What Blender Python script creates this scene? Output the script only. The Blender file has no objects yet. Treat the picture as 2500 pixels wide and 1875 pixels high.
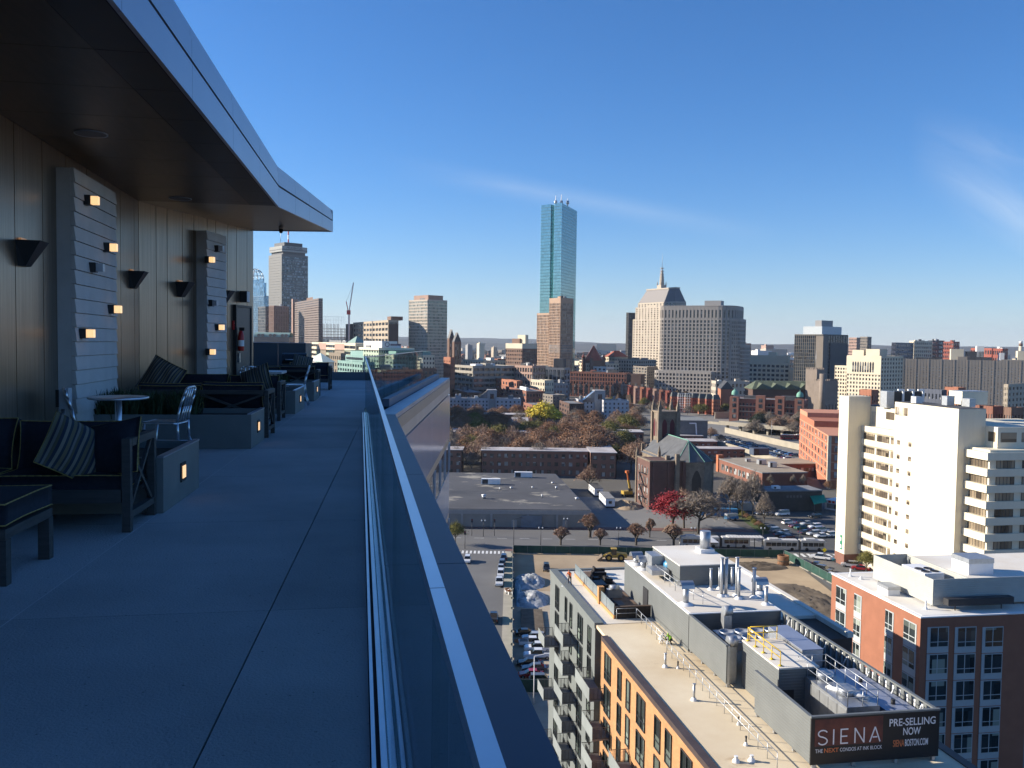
import bpy, bmesh, math, random
from mathutils import Vector, Matrix
sc = bpy.context.scene
col = sc.collection
random.seed(7)
PI = math.pi
# ---------------------------------------------------------------- camera, sky, sun, exposure
H = 60.0                       # eye height above the street (m)
F, ROLL, PITCH = 2165.0, 0.0130, math.atan((937.5-836.5)/2165.0)
cam_d = bpy.data.cameras.new('camera'); cam = bpy.data.objects.new('camera', cam_d); col.objects.link(cam)
cam_d.sensor_width = 36; cam_d.lens = 36*F/2500; cam_d.clip_start = 0.05; cam_d.clip_end = 60000
cam.matrix_world = Matrix.Translation((0, 0, H)) @ Matrix.Rotation(PI/2-PITCH, 4, 'X') @ Matrix.Rotation(ROLL, 4, 'Z')
sc.camera = cam
SUN_AZ, SUN_EL = math.radians(-78), math.radians(21)     # from +Y, clockwise
sv = Vector((math.sin(SUN_AZ)*math.cos(SUN_EL), math.cos(SUN_AZ)*math.cos(SUN_EL), math.sin(SUN_EL)))
world = bpy.data.worlds.new('World'); sc.world = world; world.use_nodes = True
wn = world.node_tree; wn.nodes.clear()
def N(t, typ, **kw):
    n = t.nodes.new(typ)
    for k, v in kw.items(): setattr(n, k, v)
    return n
def math_n(t, op, a, b=None, c=None, clamp=False):
    n = t.nodes.new('ShaderNodeMath'); n.operation = op; n.use_clamp = clamp
    for i, q in enumerate((a, b, c)):
        if q is None: continue
        if isinstance(q, (int, float)): n.inputs[i].default_value = q
        else: t.links.new(q, n.inputs[i])
    return n.outputs[0]
sky = N(wn, 'ShaderNodeTexSky', sky_type='NISHITA', sun_disc=False, sun_elevation=SUN_EL, sun_rotation=SUN_AZ,
        altitude=0, air_density=1.0, dust_density=0.0, ozone_density=9.5)
bg = N(wn, 'ShaderNodeBackground'); bg.inputs[1].default_value = 0.094
out = N(wn, 'ShaderNodeOutputWorld')
tc = N(wn, 'ShaderNodeTexCoord'); sep = N(wn, 'ShaderNodeSeparateXYZ'); wn.links.new(tc.outputs['Generated'], sep.inputs[0])
ysafe = math_n(wn, 'MAXIMUM', sep.outputs[1], 0.05)
cu = math_n(wn, 'DIVIDE', sep.outputs[0], ysafe); cv = math_n(wn, 'DIVIDE', sep.outputs[2], ysafe)
def streak(u0, v0, slope, u1, u2, width, fade, nscale, stretch, seed, amt):
    # thin high cloud along a straight line in the sky: v = v0 + slope*(u-u0)
    line = math_n(wn, 'MULTIPLY_ADD', math_n(wn, 'SUBTRACT', cu, u0), slope, v0)
    d = math_n(wn, 'SUBTRACT', cv, line)
    comb = N(wn, 'ShaderNodeCombineXYZ'); wn.links.new(math_n(wn, 'MULTIPLY', cu, 1.0/stretch), comb.inputs[0]); wn.links.new(d, comb.inputs[1]); comb.inputs[2].default_value = seed
    nz = N(wn, 'ShaderNodeTexNoise'); nz.inputs['Scale'].default_value = nscale; nz.inputs['Detail'].default_value = 6; nz.inputs['Roughness'].default_value = .62; nz.inputs['Distortion'].default_value = .6
    wn.links.new(comb.outputs[0], nz.inputs['Vector'])
    dd = math_n(wn, 'ADD', math_n(wn, 'ABSOLUTE', d), math_n(wn, 'MULTIPLY', math_n(wn, 'SUBTRACT', nz.outputs[0], .5), width*1.6))
    band = math_n(wn, 'SUBTRACT', 1.0, math_n(wn, 'DIVIDE', dd, width), clamp=True)
    band = math_n(wn, 'POWER', band, 1.5)
    e1 = math_n(wn, 'DIVIDE', math_n(wn, 'SUBTRACT', cu, u1), fade, clamp=True)
    e2 = math_n(wn, 'DIVIDE', math_n(wn, 'SUBTRACT', u2, cu), fade, clamp=True)
    m = math_n(wn, 'MULTIPLY', math_n(wn, 'MULTIPLY', band, math_n(wn, 'MULTIPLY', math_n(wn, 'SUBTRACT', nz.outputs[0], .28), 1.9, clamp=True)), math_n(wn, 'MULTIPLY', e1, e2))
    return math_n(wn, 'MULTIPLY', m, amt)
c1 = streak(.046, .165, -.17, -.16, .30, .018, .16, 9, 6, 1.3, .34)
c2 = streak(.555, .155, -.55, .44, 1.2, .050, .12, 34, 4.5, 4.2, .70)
c3 = streak(.53, .222, -.30, .44, .62, .035, .09, 36, 4, 7.7, .28)
cl = math_n(wn, 'ADD', math_n(wn, 'ADD', c1, c2), c3, clamp=True)
mixc = N(wn, 'ShaderNodeMix', data_type='RGBA'); wn.links.new(cl, mixc.inputs[0]); hs = N(wn, 'ShaderNodeHueSaturation'); hs.inputs['Saturation'].default_value = 1.02; wn.links.new(sky.outputs[0], hs.inputs['Color']); wn.links.new(hs.outputs[0], mixc.inputs[6]); mixc.inputs[7].default_value = (5.6, 6.0, 6.4, 1)
hzf = math_n(wn, 'MULTIPLY', math_n(wn, 'POWER', 2.718, math_n(wn, 'MULTIPLY', math_n(wn, 'MAXIMUM', sep.outputs[2], 0.0), -17.0)), .72)   # pale ground haze all round the horizon
mixh = N(wn, 'ShaderNodeMix', data_type='RGBA'); wn.links.new(hzf, mixh.inputs[0]); wn.links.new(mixc.outputs[2], mixh.inputs[6]); mixh.inputs[7].default_value = (4.6, 4.85, 4.85, 1)
wn.links.new(mixh.outputs[2], bg.inputs[0]); wn.links.new(bg.outputs[0], out.inputs[0])
sun_d = bpy.data.lights.new('sun', 'SUN'); sun_d.energy = 5.0; sun_d.angle = math.radians(.53); sun_d.color = (1.0, .91, .77)
sun = bpy.data.objects.new('sun', sun_d); col.objects.link(sun); sun.rotation_euler = sv.to_track_quat('Z', 'Y').to_euler()
vs = sc.view_settings; vs.view_transform = 'Standard'; vs.look = 'None'; vs.gamma = 1; vs.use_curve_mapping = False; vs.exposure = 0.85
cy = sc.cycles; cy.use_denoising = True; cy.max_bounces = 6; cy.diffuse_bounces = 3; cy.glossy_bounces = 4; cy.transmission_bounces = 6; cy.transparent_max_bounces = 16
cy.caustics_reflective = False; cy.caustics_refractive = False; cy.sample_clamp_indirect = 6

# ---------------------------------------------------------------- helpers
def ray(px, py):
    dx, dy = px-1250, py-937.5
    x = (dx*math.cos(ROLL)+dy*math.sin(ROLL))/F; y = (-dx*math.sin(ROLL)+dy*math.cos(ROLL))/F
    c, s = math.cos(PITCH), math.sin(PITCH)
    return x, c-y*s, -s-y*c
def G(px, py, z=0.0):                 # where a sight line meets the level z
    d = ray(px, py); t = (z-H)/d[2]; return d[0]*t, d[1]*t
def at(px, py, Y):                    # point of a sight line at distance Y
    d = ray(px, py); t = Y/d[1]; return d[0]*t, Y, H+d[2]*t
GA = math.radians(9.72)               # direction of the near street and of the terrace
def BA(b, a): return b*math.cos(GA)-a*math.sin(GA), b*math.sin(GA)+a*math.cos(GA)

class MB:
    def __init__(s): s.v = []; s.f = []; s.m = []; s.sm = []
    def add(s, vs, fs, mi=0, smooth=False):
        o = len(s.v); s.v += [tuple(p) for p in vs]
        for f in fs: s.f.append([i+o for i in f]); s.m.append(mi); s.sm.append(smooth)
        return s
    def box(s, x0, x1, y0, y1, z0, z1, mi=0):
        return s.add([(x0,y0,z0),(x1,y0,z0),(x1,y1,z0),(x0,y1,z0),(x0,y0,z1),(x1,y0,z1),(x1,y1,z1),(x0,y1,z1)],
              [(3,2,1,0),(4,5,6,7),(0,1,5,4),(1,2,6,5),(2,3,7,6),(3,0,4,7)], mi)
    def quad(s, a, b, c, d, mi=0): return s.add([a,b,c,d], [(0,1,2,3)], mi)
    def prism(s, poly, z0, z1, mi=0, mtop=None):
        n = len(poly)
        z0s = z0 if isinstance(z0, (list, tuple)) else [z0]*n; z1s = z1 if isinstance(z1, (list, tuple)) else [z1]*n
        vs = [(p[0],p[1],z) for p, z in zip(poly, z0s)]+[(p[0],p[1],z) for p, z in zip(poly, z1s)]
        s.add(vs, [tuple(range(n-1,-1,-1))]+[(i,(i+1)%n,(i+1)%n+n,i+n) for i in range(n)], mi)
        o = len(s.v)-2*n; s.f.append([o+n+i for i in range(n)]); s.m.append(mi if mtop is None else mtop); s.sm.append(False)
        return s
    def cyl(s, p0, p1, r0, r1=None, n=10, mi=0, caps=True, smooth=True):
        r1 = r0 if r1 is None else r1; p0, p1 = Vector(p0), Vector(p1); d = (p1-p0)
        if d.length < 1e-6: return s
        q = d.to_track_quat('Z', 'Y'); vs = []
        for P, r in ((p0, r0), (p1, r1)):
            for i in range(n):
                t = 2*PI*i/n; vs.append(P+q@Vector((r*math.cos(t), r*math.sin(t), 0)))
        s.add(vs, [(i,(i+1)%n,(i+1)%n+n,i+n) for i in range(n)], mi, smooth)
        if caps:
            o = len(s.v)-2*n; s.f += [[o+n-1-i for i in range(n)], [o+n+i for i in range(n)]]; s.m += [mi, mi]; s.sm += [False, False]
        return s
    def tube(s, pts, r, n=6, mi=0, smooth=True):
        for a, b in zip(pts[:-1], pts[1:]): s.cyl(a, b, r, r, n, mi, True, smooth)
        return s
    def bar(s, p0, p1, w, h, mi=0):          # rectangular bar between two points
        p0, p1 = Vector(p0), Vector(p1); d = (p1-p0); q = d.to_track_quat('Z', 'Y') if abs(d.normalized().z) < .999 else Matrix.Identity(3).to_quaternion()
        if abs(d.normalized().z) >= .999: ex, ey = Vector((1,0,0)), Vector((0,1,0))
        else:
            ex = d.cross(Vector((0,0,1))).normalized(); ey = ex.cross(d).normalized()
        vs = []
        for P in (p0, p1):
            for i, j in ((-1,-1),(1,-1),(1,1),(-1,1)): vs.append(P+ex*(i*w/2)+ey*(j*h/2))
        return s.add(vs, [(3,2,1,0),(4,5,6,7),(0,1,5,4),(1,2,6,5),(2,3,7,6),(3,0,4,7)], mi)
    def lathe(s, prof, c=(0,0,0), n=16, mi=0):
        k = len(prof); vs = []
        for i in range(n):
            t = 2*PI*i/n
            for r, z in prof: vs.append((c[0]+r*math.cos(t), c[1]+r*math.sin(t), c[2]+z))
        fs = [(i*k+j, ((i+1)%n)*k+j, ((i+1)%n)*k+j+1, i*k+j+1) for i in range(n) for j in range(k-1)]
        return s.add(vs, fs, mi, True)
    def xf(s, M):
        s.v = [tuple(M @ Vector(p)) for p in s.v]; return s
    def mesh(s, name, mats):
        me = bpy.data.meshes.new(name); me.from_pydata(s.v, [], s.f)
        for m in (mats if isinstance(mats, (list, tuple)) else [mats]): me.materials.append(m)
        me.polygons.foreach_set('material_index', s.m); me.polygons.foreach_set('use_smooth', s.sm); me.update()
        return me
    def build(s, name, mats, parent=None, kind=None, loc=None):
        o = bpy.data.objects.new(name, s.mesh(name, mats)); col.objects.link(o)
        if parent is not None: o.parent = parent
        if kind: o['kind'] = kind
        if loc: o.location = loc
        return o
def inst(name, me, parent=None, loc=(0,0,0), rot=(0,0,0), scale=None):
    o = bpy.data.objects.new(name, me); col.objects.link(o); o.parent = parent; o.location = loc; o.rotation_euler = rot
    if scale: o.scale = scale if isinstance(scale, (tuple, list)) else (scale,)*3
    return o
def tag(o, label, cat, group=None):
    o['label'] = label; o['category'] = cat
    if group: o['group'] = group
    return o
def thing(name, label, cat, loc=(0,0,0), rz=0.0, group=None, scale=None):
    o = bpy.data.objects.new(name, None); col.objects.link(o); o.location = loc; o.rotation_euler = (0,0,rz); o.empty_display_size = .5
    if scale: o.scale = (scale,)*3
    return tag(o, label, cat, group)
def struct(o): o['kind'] = 'structure'; return o
def copy_tree(o, parent=None):
    c = o.copy(); col.objects.link(c); c.parent = parent
    for ch in o.children: copy_tree(ch, c)
    return c
ORD = ['first','second','third','fourth','fifth','sixth','seventh','eighth','ninth','tenth','eleventh','twelfth','thirteenth','fourteenth','fifteenth','sixteenth','seventeenth','eighteenth','nineteenth','twentieth']
ORD += ['twenty-'+w for w in ORD[:9]]+['thirtieth']+['thirty-'+w for w in ORD[:9]]+['fortieth']

# ---------------------------------------------------------------- materials
MATS = {}
def mat(name, c, rough=.75, var=.12, scale=.6, metal=0.0, bump=0.0, bscale=20., stretch=None, spec=.4, c2=None, emit=None, alpha=None, coat=0, detail=5):
    if name in MATS: return MATS[name]
    m = bpy.data.materials.new(name); m.use_nodes = True; t = m.node_tree; b = t.nodes['Principled BSDF']
    b.inputs['Roughness'].default_value = rough; b.inputs['Metallic'].default_value = metal; b.inputs['Specular IOR Level'].default_value = spec
    if coat: b.inputs['Coat Weight'].default_value = coat; b.inputs['Coat Roughness'].default_value = .05
    c = tuple(c)+(1,)
    if var or c2:
        tc = N(t, 'ShaderNodeTexCoord'); mp = N(t, 'ShaderNodeMapping'); t.links.new(tc.outputs['Object'], mp.inputs[0])
        if stretch: mp.inputs['Scale'].default_value = stretch
        nz = N(t, 'ShaderNodeTexNoise'); nz.inputs['Scale'].default_value = scale; nz.inputs['Detail'].default_value = detail; nz.inputs['Roughness'].default_value = .6
        t.links.new(mp.outputs[0], nz.inputs['Vector'])
        mr = N(t, 'ShaderNodeMapRange'); mr.inputs[1].default_value = .32; mr.inputs[2].default_value = .68; t.links.new(nz.outputs[0], mr.inputs[0])
        mx = N(t, 'ShaderNodeMix', data_type='RGBA'); t.links.new(mr.outputs[0], mx.inputs[0])
        if c2: mx.inputs[6].default_value = c; mx.inputs[7].default_value = tuple(c2)+(1,)
        else:
            mx.inputs[6].default_value = tuple(x*(1-var) for x in c[:3])+(1,); mx.inputs[7].default_value = tuple(min(1, x*(1+var)) for x in c[:3])+(1,)
        t.links.new(mx.outputs[2], b.inputs['Base Color'])
    else: b.inputs['Base Color'].default_value = c
    if bump:
        tc2 = N(t, 'ShaderNodeTexCoord'); nb = N(t, 'ShaderNodeTexNoise'); nb.inputs['Scale'].default_value = bscale; nb.inputs['Detail'].default_value = 4
        if stretch:
            mp2 = N(t, 'ShaderNodeMapping'); mp2.inputs['Scale'].default_value = stretch; t.links.new(tc2.outputs['Object'], mp2.inputs[0]); t.links.new(mp2.outputs[0], nb.inputs['Vector'])
        else: t.links.new(tc2.outputs['Object'], nb.inputs['Vector'])
        bp = N(t, 'ShaderNodeBump'); bp.inputs['Strength'].default_value = bump; bp.inputs['Distance'].default_value = .02
        t.links.new(nb.outputs[0], bp.inputs['Height']); t.links.new(bp.outputs[0], b.inputs['Normal'])
    if emit: b.inputs['Emission Color'].default_value = tuple(emit[:3])+(1,); b.inputs['Emission Strength'].default_value = emit[3]
    MATS[name] = m; return m
def glass_sheet(name, tint=(.75,.85,.83), thick=.08):
    m = bpy.data.materials.new(name); m.use_nodes = True; t = m.node_tree; t.nodes.clear()
    o = N(t, 'ShaderNodeOutputMaterial'); tr = N(t, 'ShaderNodeBsdfTransparent'); tr.inputs[0].default_value = tint+(1,)
    gl = N(t, 'ShaderNodeBsdfGlossy'); gl.inputs['Roughness'].default_value = .015; gl.inputs[0].default_value = (.9,.95,1,1)
    fr = N(t, 'ShaderNodeFresnel'); fr.inputs[0].default_value = 1.22
    mx = N(t, 'ShaderNodeMixShader'); t.links.new(math_n(t, 'MULTIPLY', fr.outputs[0], .55), mx.inputs[0]); t.links.new(tr.outputs[0], mx.inputs[1]); t.links.new(gl.outputs[0], mx.inputs[2]); t.links.new(mx.outputs[0], o.inputs[0])
    MATS[name] = m; return m
def window_mat(name, c=(.02,.025,.03), blind=(.35,.33,.28), cell=(3.,3.,3.3), pb=.25, rough=.08, metal=0., spec=.8, tint_var=.5):
    # glazing: dark glass with some blinds drawn, different from pane to pane
    if name in MATS: return MATS[name]
    m = bpy.data.materials.new(name); m.use_nodes = True; t = m.node_tree; b = t.nodes['Principled BSDF']
    tc = N(t, 'ShaderNodeTexCoord'); mp = N(t, 'ShaderNodeMapping'); mp.inputs['Scale'].default_value = tuple(1/x for x in cell); mp.inputs['Location'].default_value = (.013,.017,.011)
    t.links.new(tc.outputs['Object'], mp.inputs[0])
    fl = N(t, 'ShaderNodeVectorMath', operation='FLOOR'); t.links.new(mp.outputs[0], fl.inputs[0])
    wnz = N(t, 'ShaderNodeTexWhiteNoise'); t.links.new(fl.outputs[0], wnz.inputs['Vector'])
    g = math_n(t, 'LESS_THAN', wnz.outputs['Value'], pb)
    sp = N(t, 'ShaderNodeSeparateColor'); t.links.new(wnz.outputs['Color'], sp.inputs[0])
    k = math_n(t, 'MULTIPLY_ADD', sp.outputs[1], tint_var*2, 1-tint_var)
    mc = N(t, 'ShaderNodeMix', data_type='RGBA', blend_type='MULTIPLY'); mc.inputs[0].default_value = 1; mc.inputs[6].default_value = tuple(c)+(1,)
    cc = N(t, 'ShaderNodeCombineColor'); [t.links.new(k, cc.inputs[i]) for i in range(3)]; t.links.new(cc.outputs[0], mc.inputs[7])
    mx = N(t, 'ShaderNodeMix', data_type='RGBA'); t.links.new(math_n(t, 'MULTIPLY', g, sp.outputs[2]), mx.inputs[0]); t.links.new(mc.outputs[2], mx.inputs[6]); mx.inputs[7].default_value = tuple(blind)+(1,)
    t.links.new(mx.outputs[2], b.inputs['Base Color']); b.inputs['Roughness'].default_value = rough; b.inputs['Metallic'].default_value = metal; b.inputs['Specular IOR Level'].default_value = spec
    MATS[name] = m; return m
def brick_mat(name, c, c2, mortar, scale=1.0, bw=.22, bh=.075, rough=.85, bump=.25):
    if name in MATS: return MATS[name]
    m = mat(name, c, rough=rough, c2=c2, scale=.35); t = m.node_tree; b = t.nodes['Principled BSDF']
    return m
# ================================================================ roof terrace we stand on (street frame: x = across, y = along)
TF = H-1.45                    # terrace floor level
RZ = GA
M_conc = mat('terrace_concrete', (.385,.385,.39), rough=.75, var=.13, scale=.9, bump=.35, bscale=90)
def speckle(m, c, s=55., th=.70):
    t = m.node_tree; b = t.nodes['Principled BSDF']; src = b.inputs['Base Color'].links[0].from_socket
    tc = N(t, 'ShaderNodeTexCoord'); nz = N(t, 'ShaderNodeTexNoise'); nz.inputs['Scale'].default_value = s; nz.inputs['Detail'].default_value = 2; t.links.new(tc.outputs['Object'], nz.inputs['Vector'])
    g = math_n(t, 'MULTIPLY', math_n(t, 'SUBTRACT', nz.outputs[0], th), 14, clamp=True)
    mx = N(t, 'ShaderNodeMix', data_type='RGBA'); t.links.new(g, mx.inputs[0]); t.links.new(src, mx.inputs[6]); mx.inputs[7].default_value = tuple(c)+(1,); t.links.new(mx.outputs[2], b.inputs['Base Color'])
speckle(M_conc, (.12,.12,.12), 42., .69)
M_concs = [M_conc]
for nm_, k_ in (('terrace_concrete_pale',1.08),('terrace_concrete_dull',.92)):
    mm_ = mat(nm_, (.385*k_,.385*k_,.39*k_), rough=.75, var=.13, scale=.9, bump=.35, bscale=90); speckle(mm_, (.12,.12,.12), 42., .69); M_concs.append(mm_)
slr = random.Random(5)
M_joint = mat('joint_dark', (.03,.03,.035), var=0)
M_bronze = mat('bronze_panel', (.27,.215,.165), rough=.30, var=.20, scale=2.2, metal=.80, stretch=(14,14,.35), bump=.06, bscale=6)
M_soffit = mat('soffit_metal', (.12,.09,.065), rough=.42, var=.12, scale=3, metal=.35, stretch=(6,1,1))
M_soffit2 = mat('soffit_plank', (.22,.18,.14), rough=.38, var=.15, scale=3, metal=.35, stretch=(1,8,1))  # paler than the level soffit: the horizon's reflection is put into the colour
M_alu = mat('anodised_aluminium', (.40,.43,.50), rough=.34, var=.05, metal=.75)
M_alu2 = mat('brushed_aluminium', (.68,.70,.74), rough=.30, var=.06, scale=4, metal=.9)
M_dark = mat('dark_metal', (.035,.038,.042), rough=.45, var=.1, metal=.3)
M_coping = mat('coping_metal', (.055,.065,.095), rough=.45, var=.10, scale=1.5, metal=.3)
M_stone = mat('precast_stone', (.52,.50,.48), rough=.85, var=.08, scale=3, bump=.2, bscale=60)
M_lit = mat('lit_glass', (1,.85,.6), rough=.4, var=0, emit=(1.0,.60,.26,.62))
M_unlit = mat('frosted_glass', (.42,.45,.5), rough=.3, var=0)
M_glass = glass_sheet('railing_glass', (.80,.88,.87))
M_planter = mat('planter_metal', (.20,.215,.215), rough=.5, var=.1, scale=2, metal=.25)
M_soil = mat('planter_soil', (.045,.035,.025), rough=.95, var=.4, scale=12, bump=.8, bscale=30)
M_fabric = mat('navy_canvas', (.018,.020,.030), rough=.9, var=.2, scale=30)
M_piping = mat('yellow_piping', (.38,.28,.10), rough=.8, var=.1)
M_teak = mat('stained_wood_frame', (.060,.058,.058), rough=.6, var=.25, scale=3, stretch=(1,1,9))
M_white_panel = mat('white_glass_panel', (.66,.63,.66), rough=.12, var=.05, scale=.4, spec=.6)
M_tan = mat('tan_metal', (.36,.30,.25), rough=.45, var=.06, metal=.3)
M_wing_glass = window_mat('own_window_glass', (.03,.045,.05), (.4,.4,.38), (1.5,1.5,3.1), .3, rough=.05)

floor = struct(thing('terrace_floor', '', 'floor', rz=RZ)); del floor['label']; del floor['category']
L1 = lambda a: -1.74+.042*(a-5.3)
L2 = lambda a: -.55+.0443*(a-3.07)
def redge(a): return .10 if a < 19.4 else .10+.16*(a-19.4)
MB().prism([(-6.5,-2.5),(.10,-2.5),(.10,19.4),(redge(33.4),33.4),(-6.5,33.4)], TF-.35, TF-.015).build('screed', M_joint, floor)
g_ = .0018
for k in range(-1, 14):
    a0, a1 = k*2.42+g_, (k+1)*2.42-g_; a1 = min(a1, 33.0)
    MB().prism([(-6.4,a0),(L1(a0)-.004,a0),(L1(a1)-.004,a1),(-6.4,a1)], TF-.014, TF).build('paving_slab', slr.choice(M_concs), floor)
    if a0 < 15.0:
        e = min(a1, 15.2)
        MB().prism([(L1(a0)+.004,a0),(L2(a0)-.004,a0),(L2(e)-.004,e),(L1(e)+.004,e)], TF-.014, TF).build('paving_slab', slr.choice(M_concs), floor)
        MB().prism([(L2(a0)+.004,a0),(.04,a0),(.04,e),(min(L2(e)+.004,.039),e)], TF-.014, TF).build('paving_slab', slr.choice(M_concs), floor)
        if a1 > 15.2: MB().prism([(L1(e)+.004,e),(redge(e)-.01,e),(redge(a1)-.01,a1),(L1(a1)+.004,a1)], TF-.014, TF).build('paving_slab', slr.choice(M_concs), floor)
    else:
        MB().prism([(L1(a0)+.004,a0),(redge(a0)-.01,a0),(redge(a1)-.01,a1),(L1(a1)+.004,a1)], TF-.014, TF).build('paving_slab', slr.choice(M_concs), floor)

M_seal = mat('joint_sealant', (.55,.55,.55), rough=.7)
MB().prism([(L1(-2.4)-.0035,-2.4),(L1(-2.4)+.0035,-2.4),(L1(33)+.0035,33),(L1(33)-.0035,33)], TF-.013, TF-.0005).build('joint_sealant', M_seal, floor)
# --- railing: glass panes under a slim metal cap
CAP = H-.345
def railing(label, pts, capm, base=True, pane=1.52, z0=TF-.02, post=False):
    r = thing('glass_railing', label, 'railing', rz=RZ)
    for (p, q) in zip(pts[:-1], pts[1:]):
        p, q = Vector(p), Vector(q); L = (q-p).length; d = (q-p)/L; n = Vector((d.y,-d.x)); k = max(1, round(L/pane))
        for i in range(k):
            s0, s1 = p+d*(L*i/k+.004), p+d*(L*(i+1)/k-.004)
            c0, c1 = s0+n*.006, s1+n*.006; e0, e1 = s0-n*.006, s1-n*.006
            MB().prism([tuple(e0),tuple(c0),tuple(c1),tuple(e1)], z0, CAP-.012).build('glass_pane', M_glass, r)
        c0, c1, e0, e1 = p+n*.0105, q+n*.0105, p-n*.0105, q-n*.0105
        kc = max(1, round(L/3.04))
        for i in range(kc):
            s0, s1 = p+d*(L*i/kc+.0015), p+d*(L*(i+1)/kc-.0015); MB().prism([tuple(s0-n*.0105),tuple(s0+n*.0105),tuple(s1+n*.0105),tuple(s1-n*.0105)], CAP-.02, CAP).build('cap_rail', capm, r)
    return r
r1 = railing('long glass balustrade with bright metal cap beside the walkway, running away from the viewer', [(.108,-1.8),(.108,19.4)], M_alu2)
for (b0, b1, z) in ((.045,.060,.012),(.076,.098,.016)):
    MB().box(b0,b1,-1.8,18.0,TF-.012,TF+z).build('base_channel', M_alu2, r1)
MB().box(.0605,.0755,-1.8,18.0,TF-.013,TF-.004).build('drain_slot', M_joint, r1)
r2 = railing('glass balustrade turning right beyond the bend of the terrace', [(.112,19.43),(redge(33),33)], M_alu2)
r3 = railing('low dark-capped glass rail across the far end of the terrace', [(redge(33)-.03,33.05),(-1.62,33.05)], M_dark, z0=TF+.30)
par = MB().box(-6.4,redge(33)-.02,33.12,33.32,TF-.01,TF+.29).build('parapet', mat('parapet_grey', (.13,.15,.17), rough=.6), None); par.rotation_euler = (0,0,RZ)
tag(par, 'low grey kerb wall closing the far end of the terrace', 'wall')

# --- the tower under the terrace
tw = thing('apartment_tower', 'tall residential tower with white glass spandrel panels carrying the roof terrace', 'building', rz=RZ)
M_tower = mat('tower_render', (.45,.43,.43), rough=.6, var=.06)
MB().prism([(-24,-30),(.66,-30),(.66,17.75),(3.5,35.75),(-24,35.75)], 0, TF-.36).build('wall', M_tower, tw)
jo = [-30,-12,-6,-2.1,1.85,5.75,9.7,13.2]
for a0, a1 in zip(jo, jo[1:]+[17.70]):
    MB().prism([(.135,a0+.006),(.69,a0+.006),(.69,a1-.006),(.135,a1-.006)], TF-.14, TF-.005).build('coping_panel', M_coping, tw)
w0, w1 = Vector((.69,17.72)), Vector((3.57,35.8)); wd = (w1-w0).normalized(); wnrm = Vector((wd.y,-wd.x)); WL = (w1-w0).length
def wq(s0, s1, t0, t1): return [tuple(w0+wd*s0+wnrm*t0), tuple(w0+wd*s0+wnrm*t1), tuple(w0+wd*s1+wnrm*t1), tuple(w0+wd*s1+wnrm*t0)]
for i in range(5):
    MB().prism(wq(WL*i/5+.005, WL*(i+1)/5-.005, -.36, .0), TF-.10, TF-.005).build('coping_panel', mat('coping_pale', (.33,.36,.42), rough=.4, metal=.4), tw)
MB().prism(wq(2.2, WL-.4, -.56, -.40), TF-.02, TF+.16).build('cap_pipe', mat('blue_membrane', (.10,.14,.20), rough=.5), tw)
MB().prism(wq(0, WL, -.03, .012), TF-.36, TF-.105).build('tan_band', M_tan, tw)
MB().prism(wq(0, WL, -.03, .008), TF-.62, TF-.365).build('pale_band', mat('pale_tan_metal', (.50,.45,.41), rough=.4, metal=.3), tw)
for fl in range(3):
    zt = TF-.66-fl*3.1
    for i in range(2):
        MB().prism(wq(WL*i/2+.008, WL*(i+1)/2-.008, -.03, .02), zt-1.72, zt).build('spandrel_panel', M_white_panel, tw)
    MB().prism(wq(0, WL, -.03, .014), zt-1.98, zt-1.73).build('tan_band', M_tan, tw)
    for i in range(7):
        MB().prism(wq(WL*i/7+.06, WL*(i+1)/7-.06, -.05, .006), zt-3.08, zt-1.99).build('window', M_wing_glass, tw)
        MB().prism(wq(WL*(i+1)/7-.058, WL*(i+1)/7+.058, -.05, .05), zt-3.085, zt-1.985).build('mullion', M_white_panel, tw)

for fl in range(3):                      # street front below the coping
    zt = TF-.66-fl*3.1
    for i in range(12):
        a0 = -30+i*3.97
        MB().box(.661,.69,a0+.01,a0+3.96,zt-1.72,zt).build('spandrel_panel', M_white_panel, tw); MB().box(.661,.675,a0+.12,a0+3.85,zt-3.08,zt-1.76).build('window', M_wing_glass, tw)
# --- penthouse: bronze wall, deep soffit and folded fascia
ph = thing('penthouse', 'dark bronze clad penthouse with a deep overhanging roof above the terrace', 'building', rz=RZ)
SZ, SZ2, TOPZ = H+2.25, H+2.44, H+2.91
WB = -3.61
bend, wend, fend = 15.53, (-2.38,20.72), (-.62,20.42)
fasc = lambda a: -1.37+.0285*(a-15.53)
def wall_run(p, q, widths, ztop0, ztop1):
    p, q = Vector(p), Vector(q); L = (q-p).length; d = (q-p)/L; n = Vector((d.y,-d.x)); s = 0; i = 0
    while s < L-.02:
        w = min(widths[i % len(widths)], L-s); i += 1
        a, b = p+d*(s+.009), p+d*(s+w-.009); za, zb = ztop0+(ztop1-ztop0)*s/L, ztop0+(ztop1-ztop0)*(s+w)/L
        MB().prism([tuple(a-n*.03),tuple(a),tuple(b),tuple(b-n*.03)], TF, [za,za,zb,zb]).build('wall_panel', M_bronze, ph); s += w
wall_run((WB,-2.4), (WB,bend), [.84], SZ-.004, SZ-.004)
wall_run((WB,bend), wend, [.62,.42,.62,.5], SZ-.004, SZ2-.004)
MB().prism([(-9.5,-2.4),(WB-.035,-2.4),(WB-.035,bend),(wend[0]-.035,wend[1]),(-9.5,wend[1])], TF, SZ-.1).build('core_wall', M_dark, ph)
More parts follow.
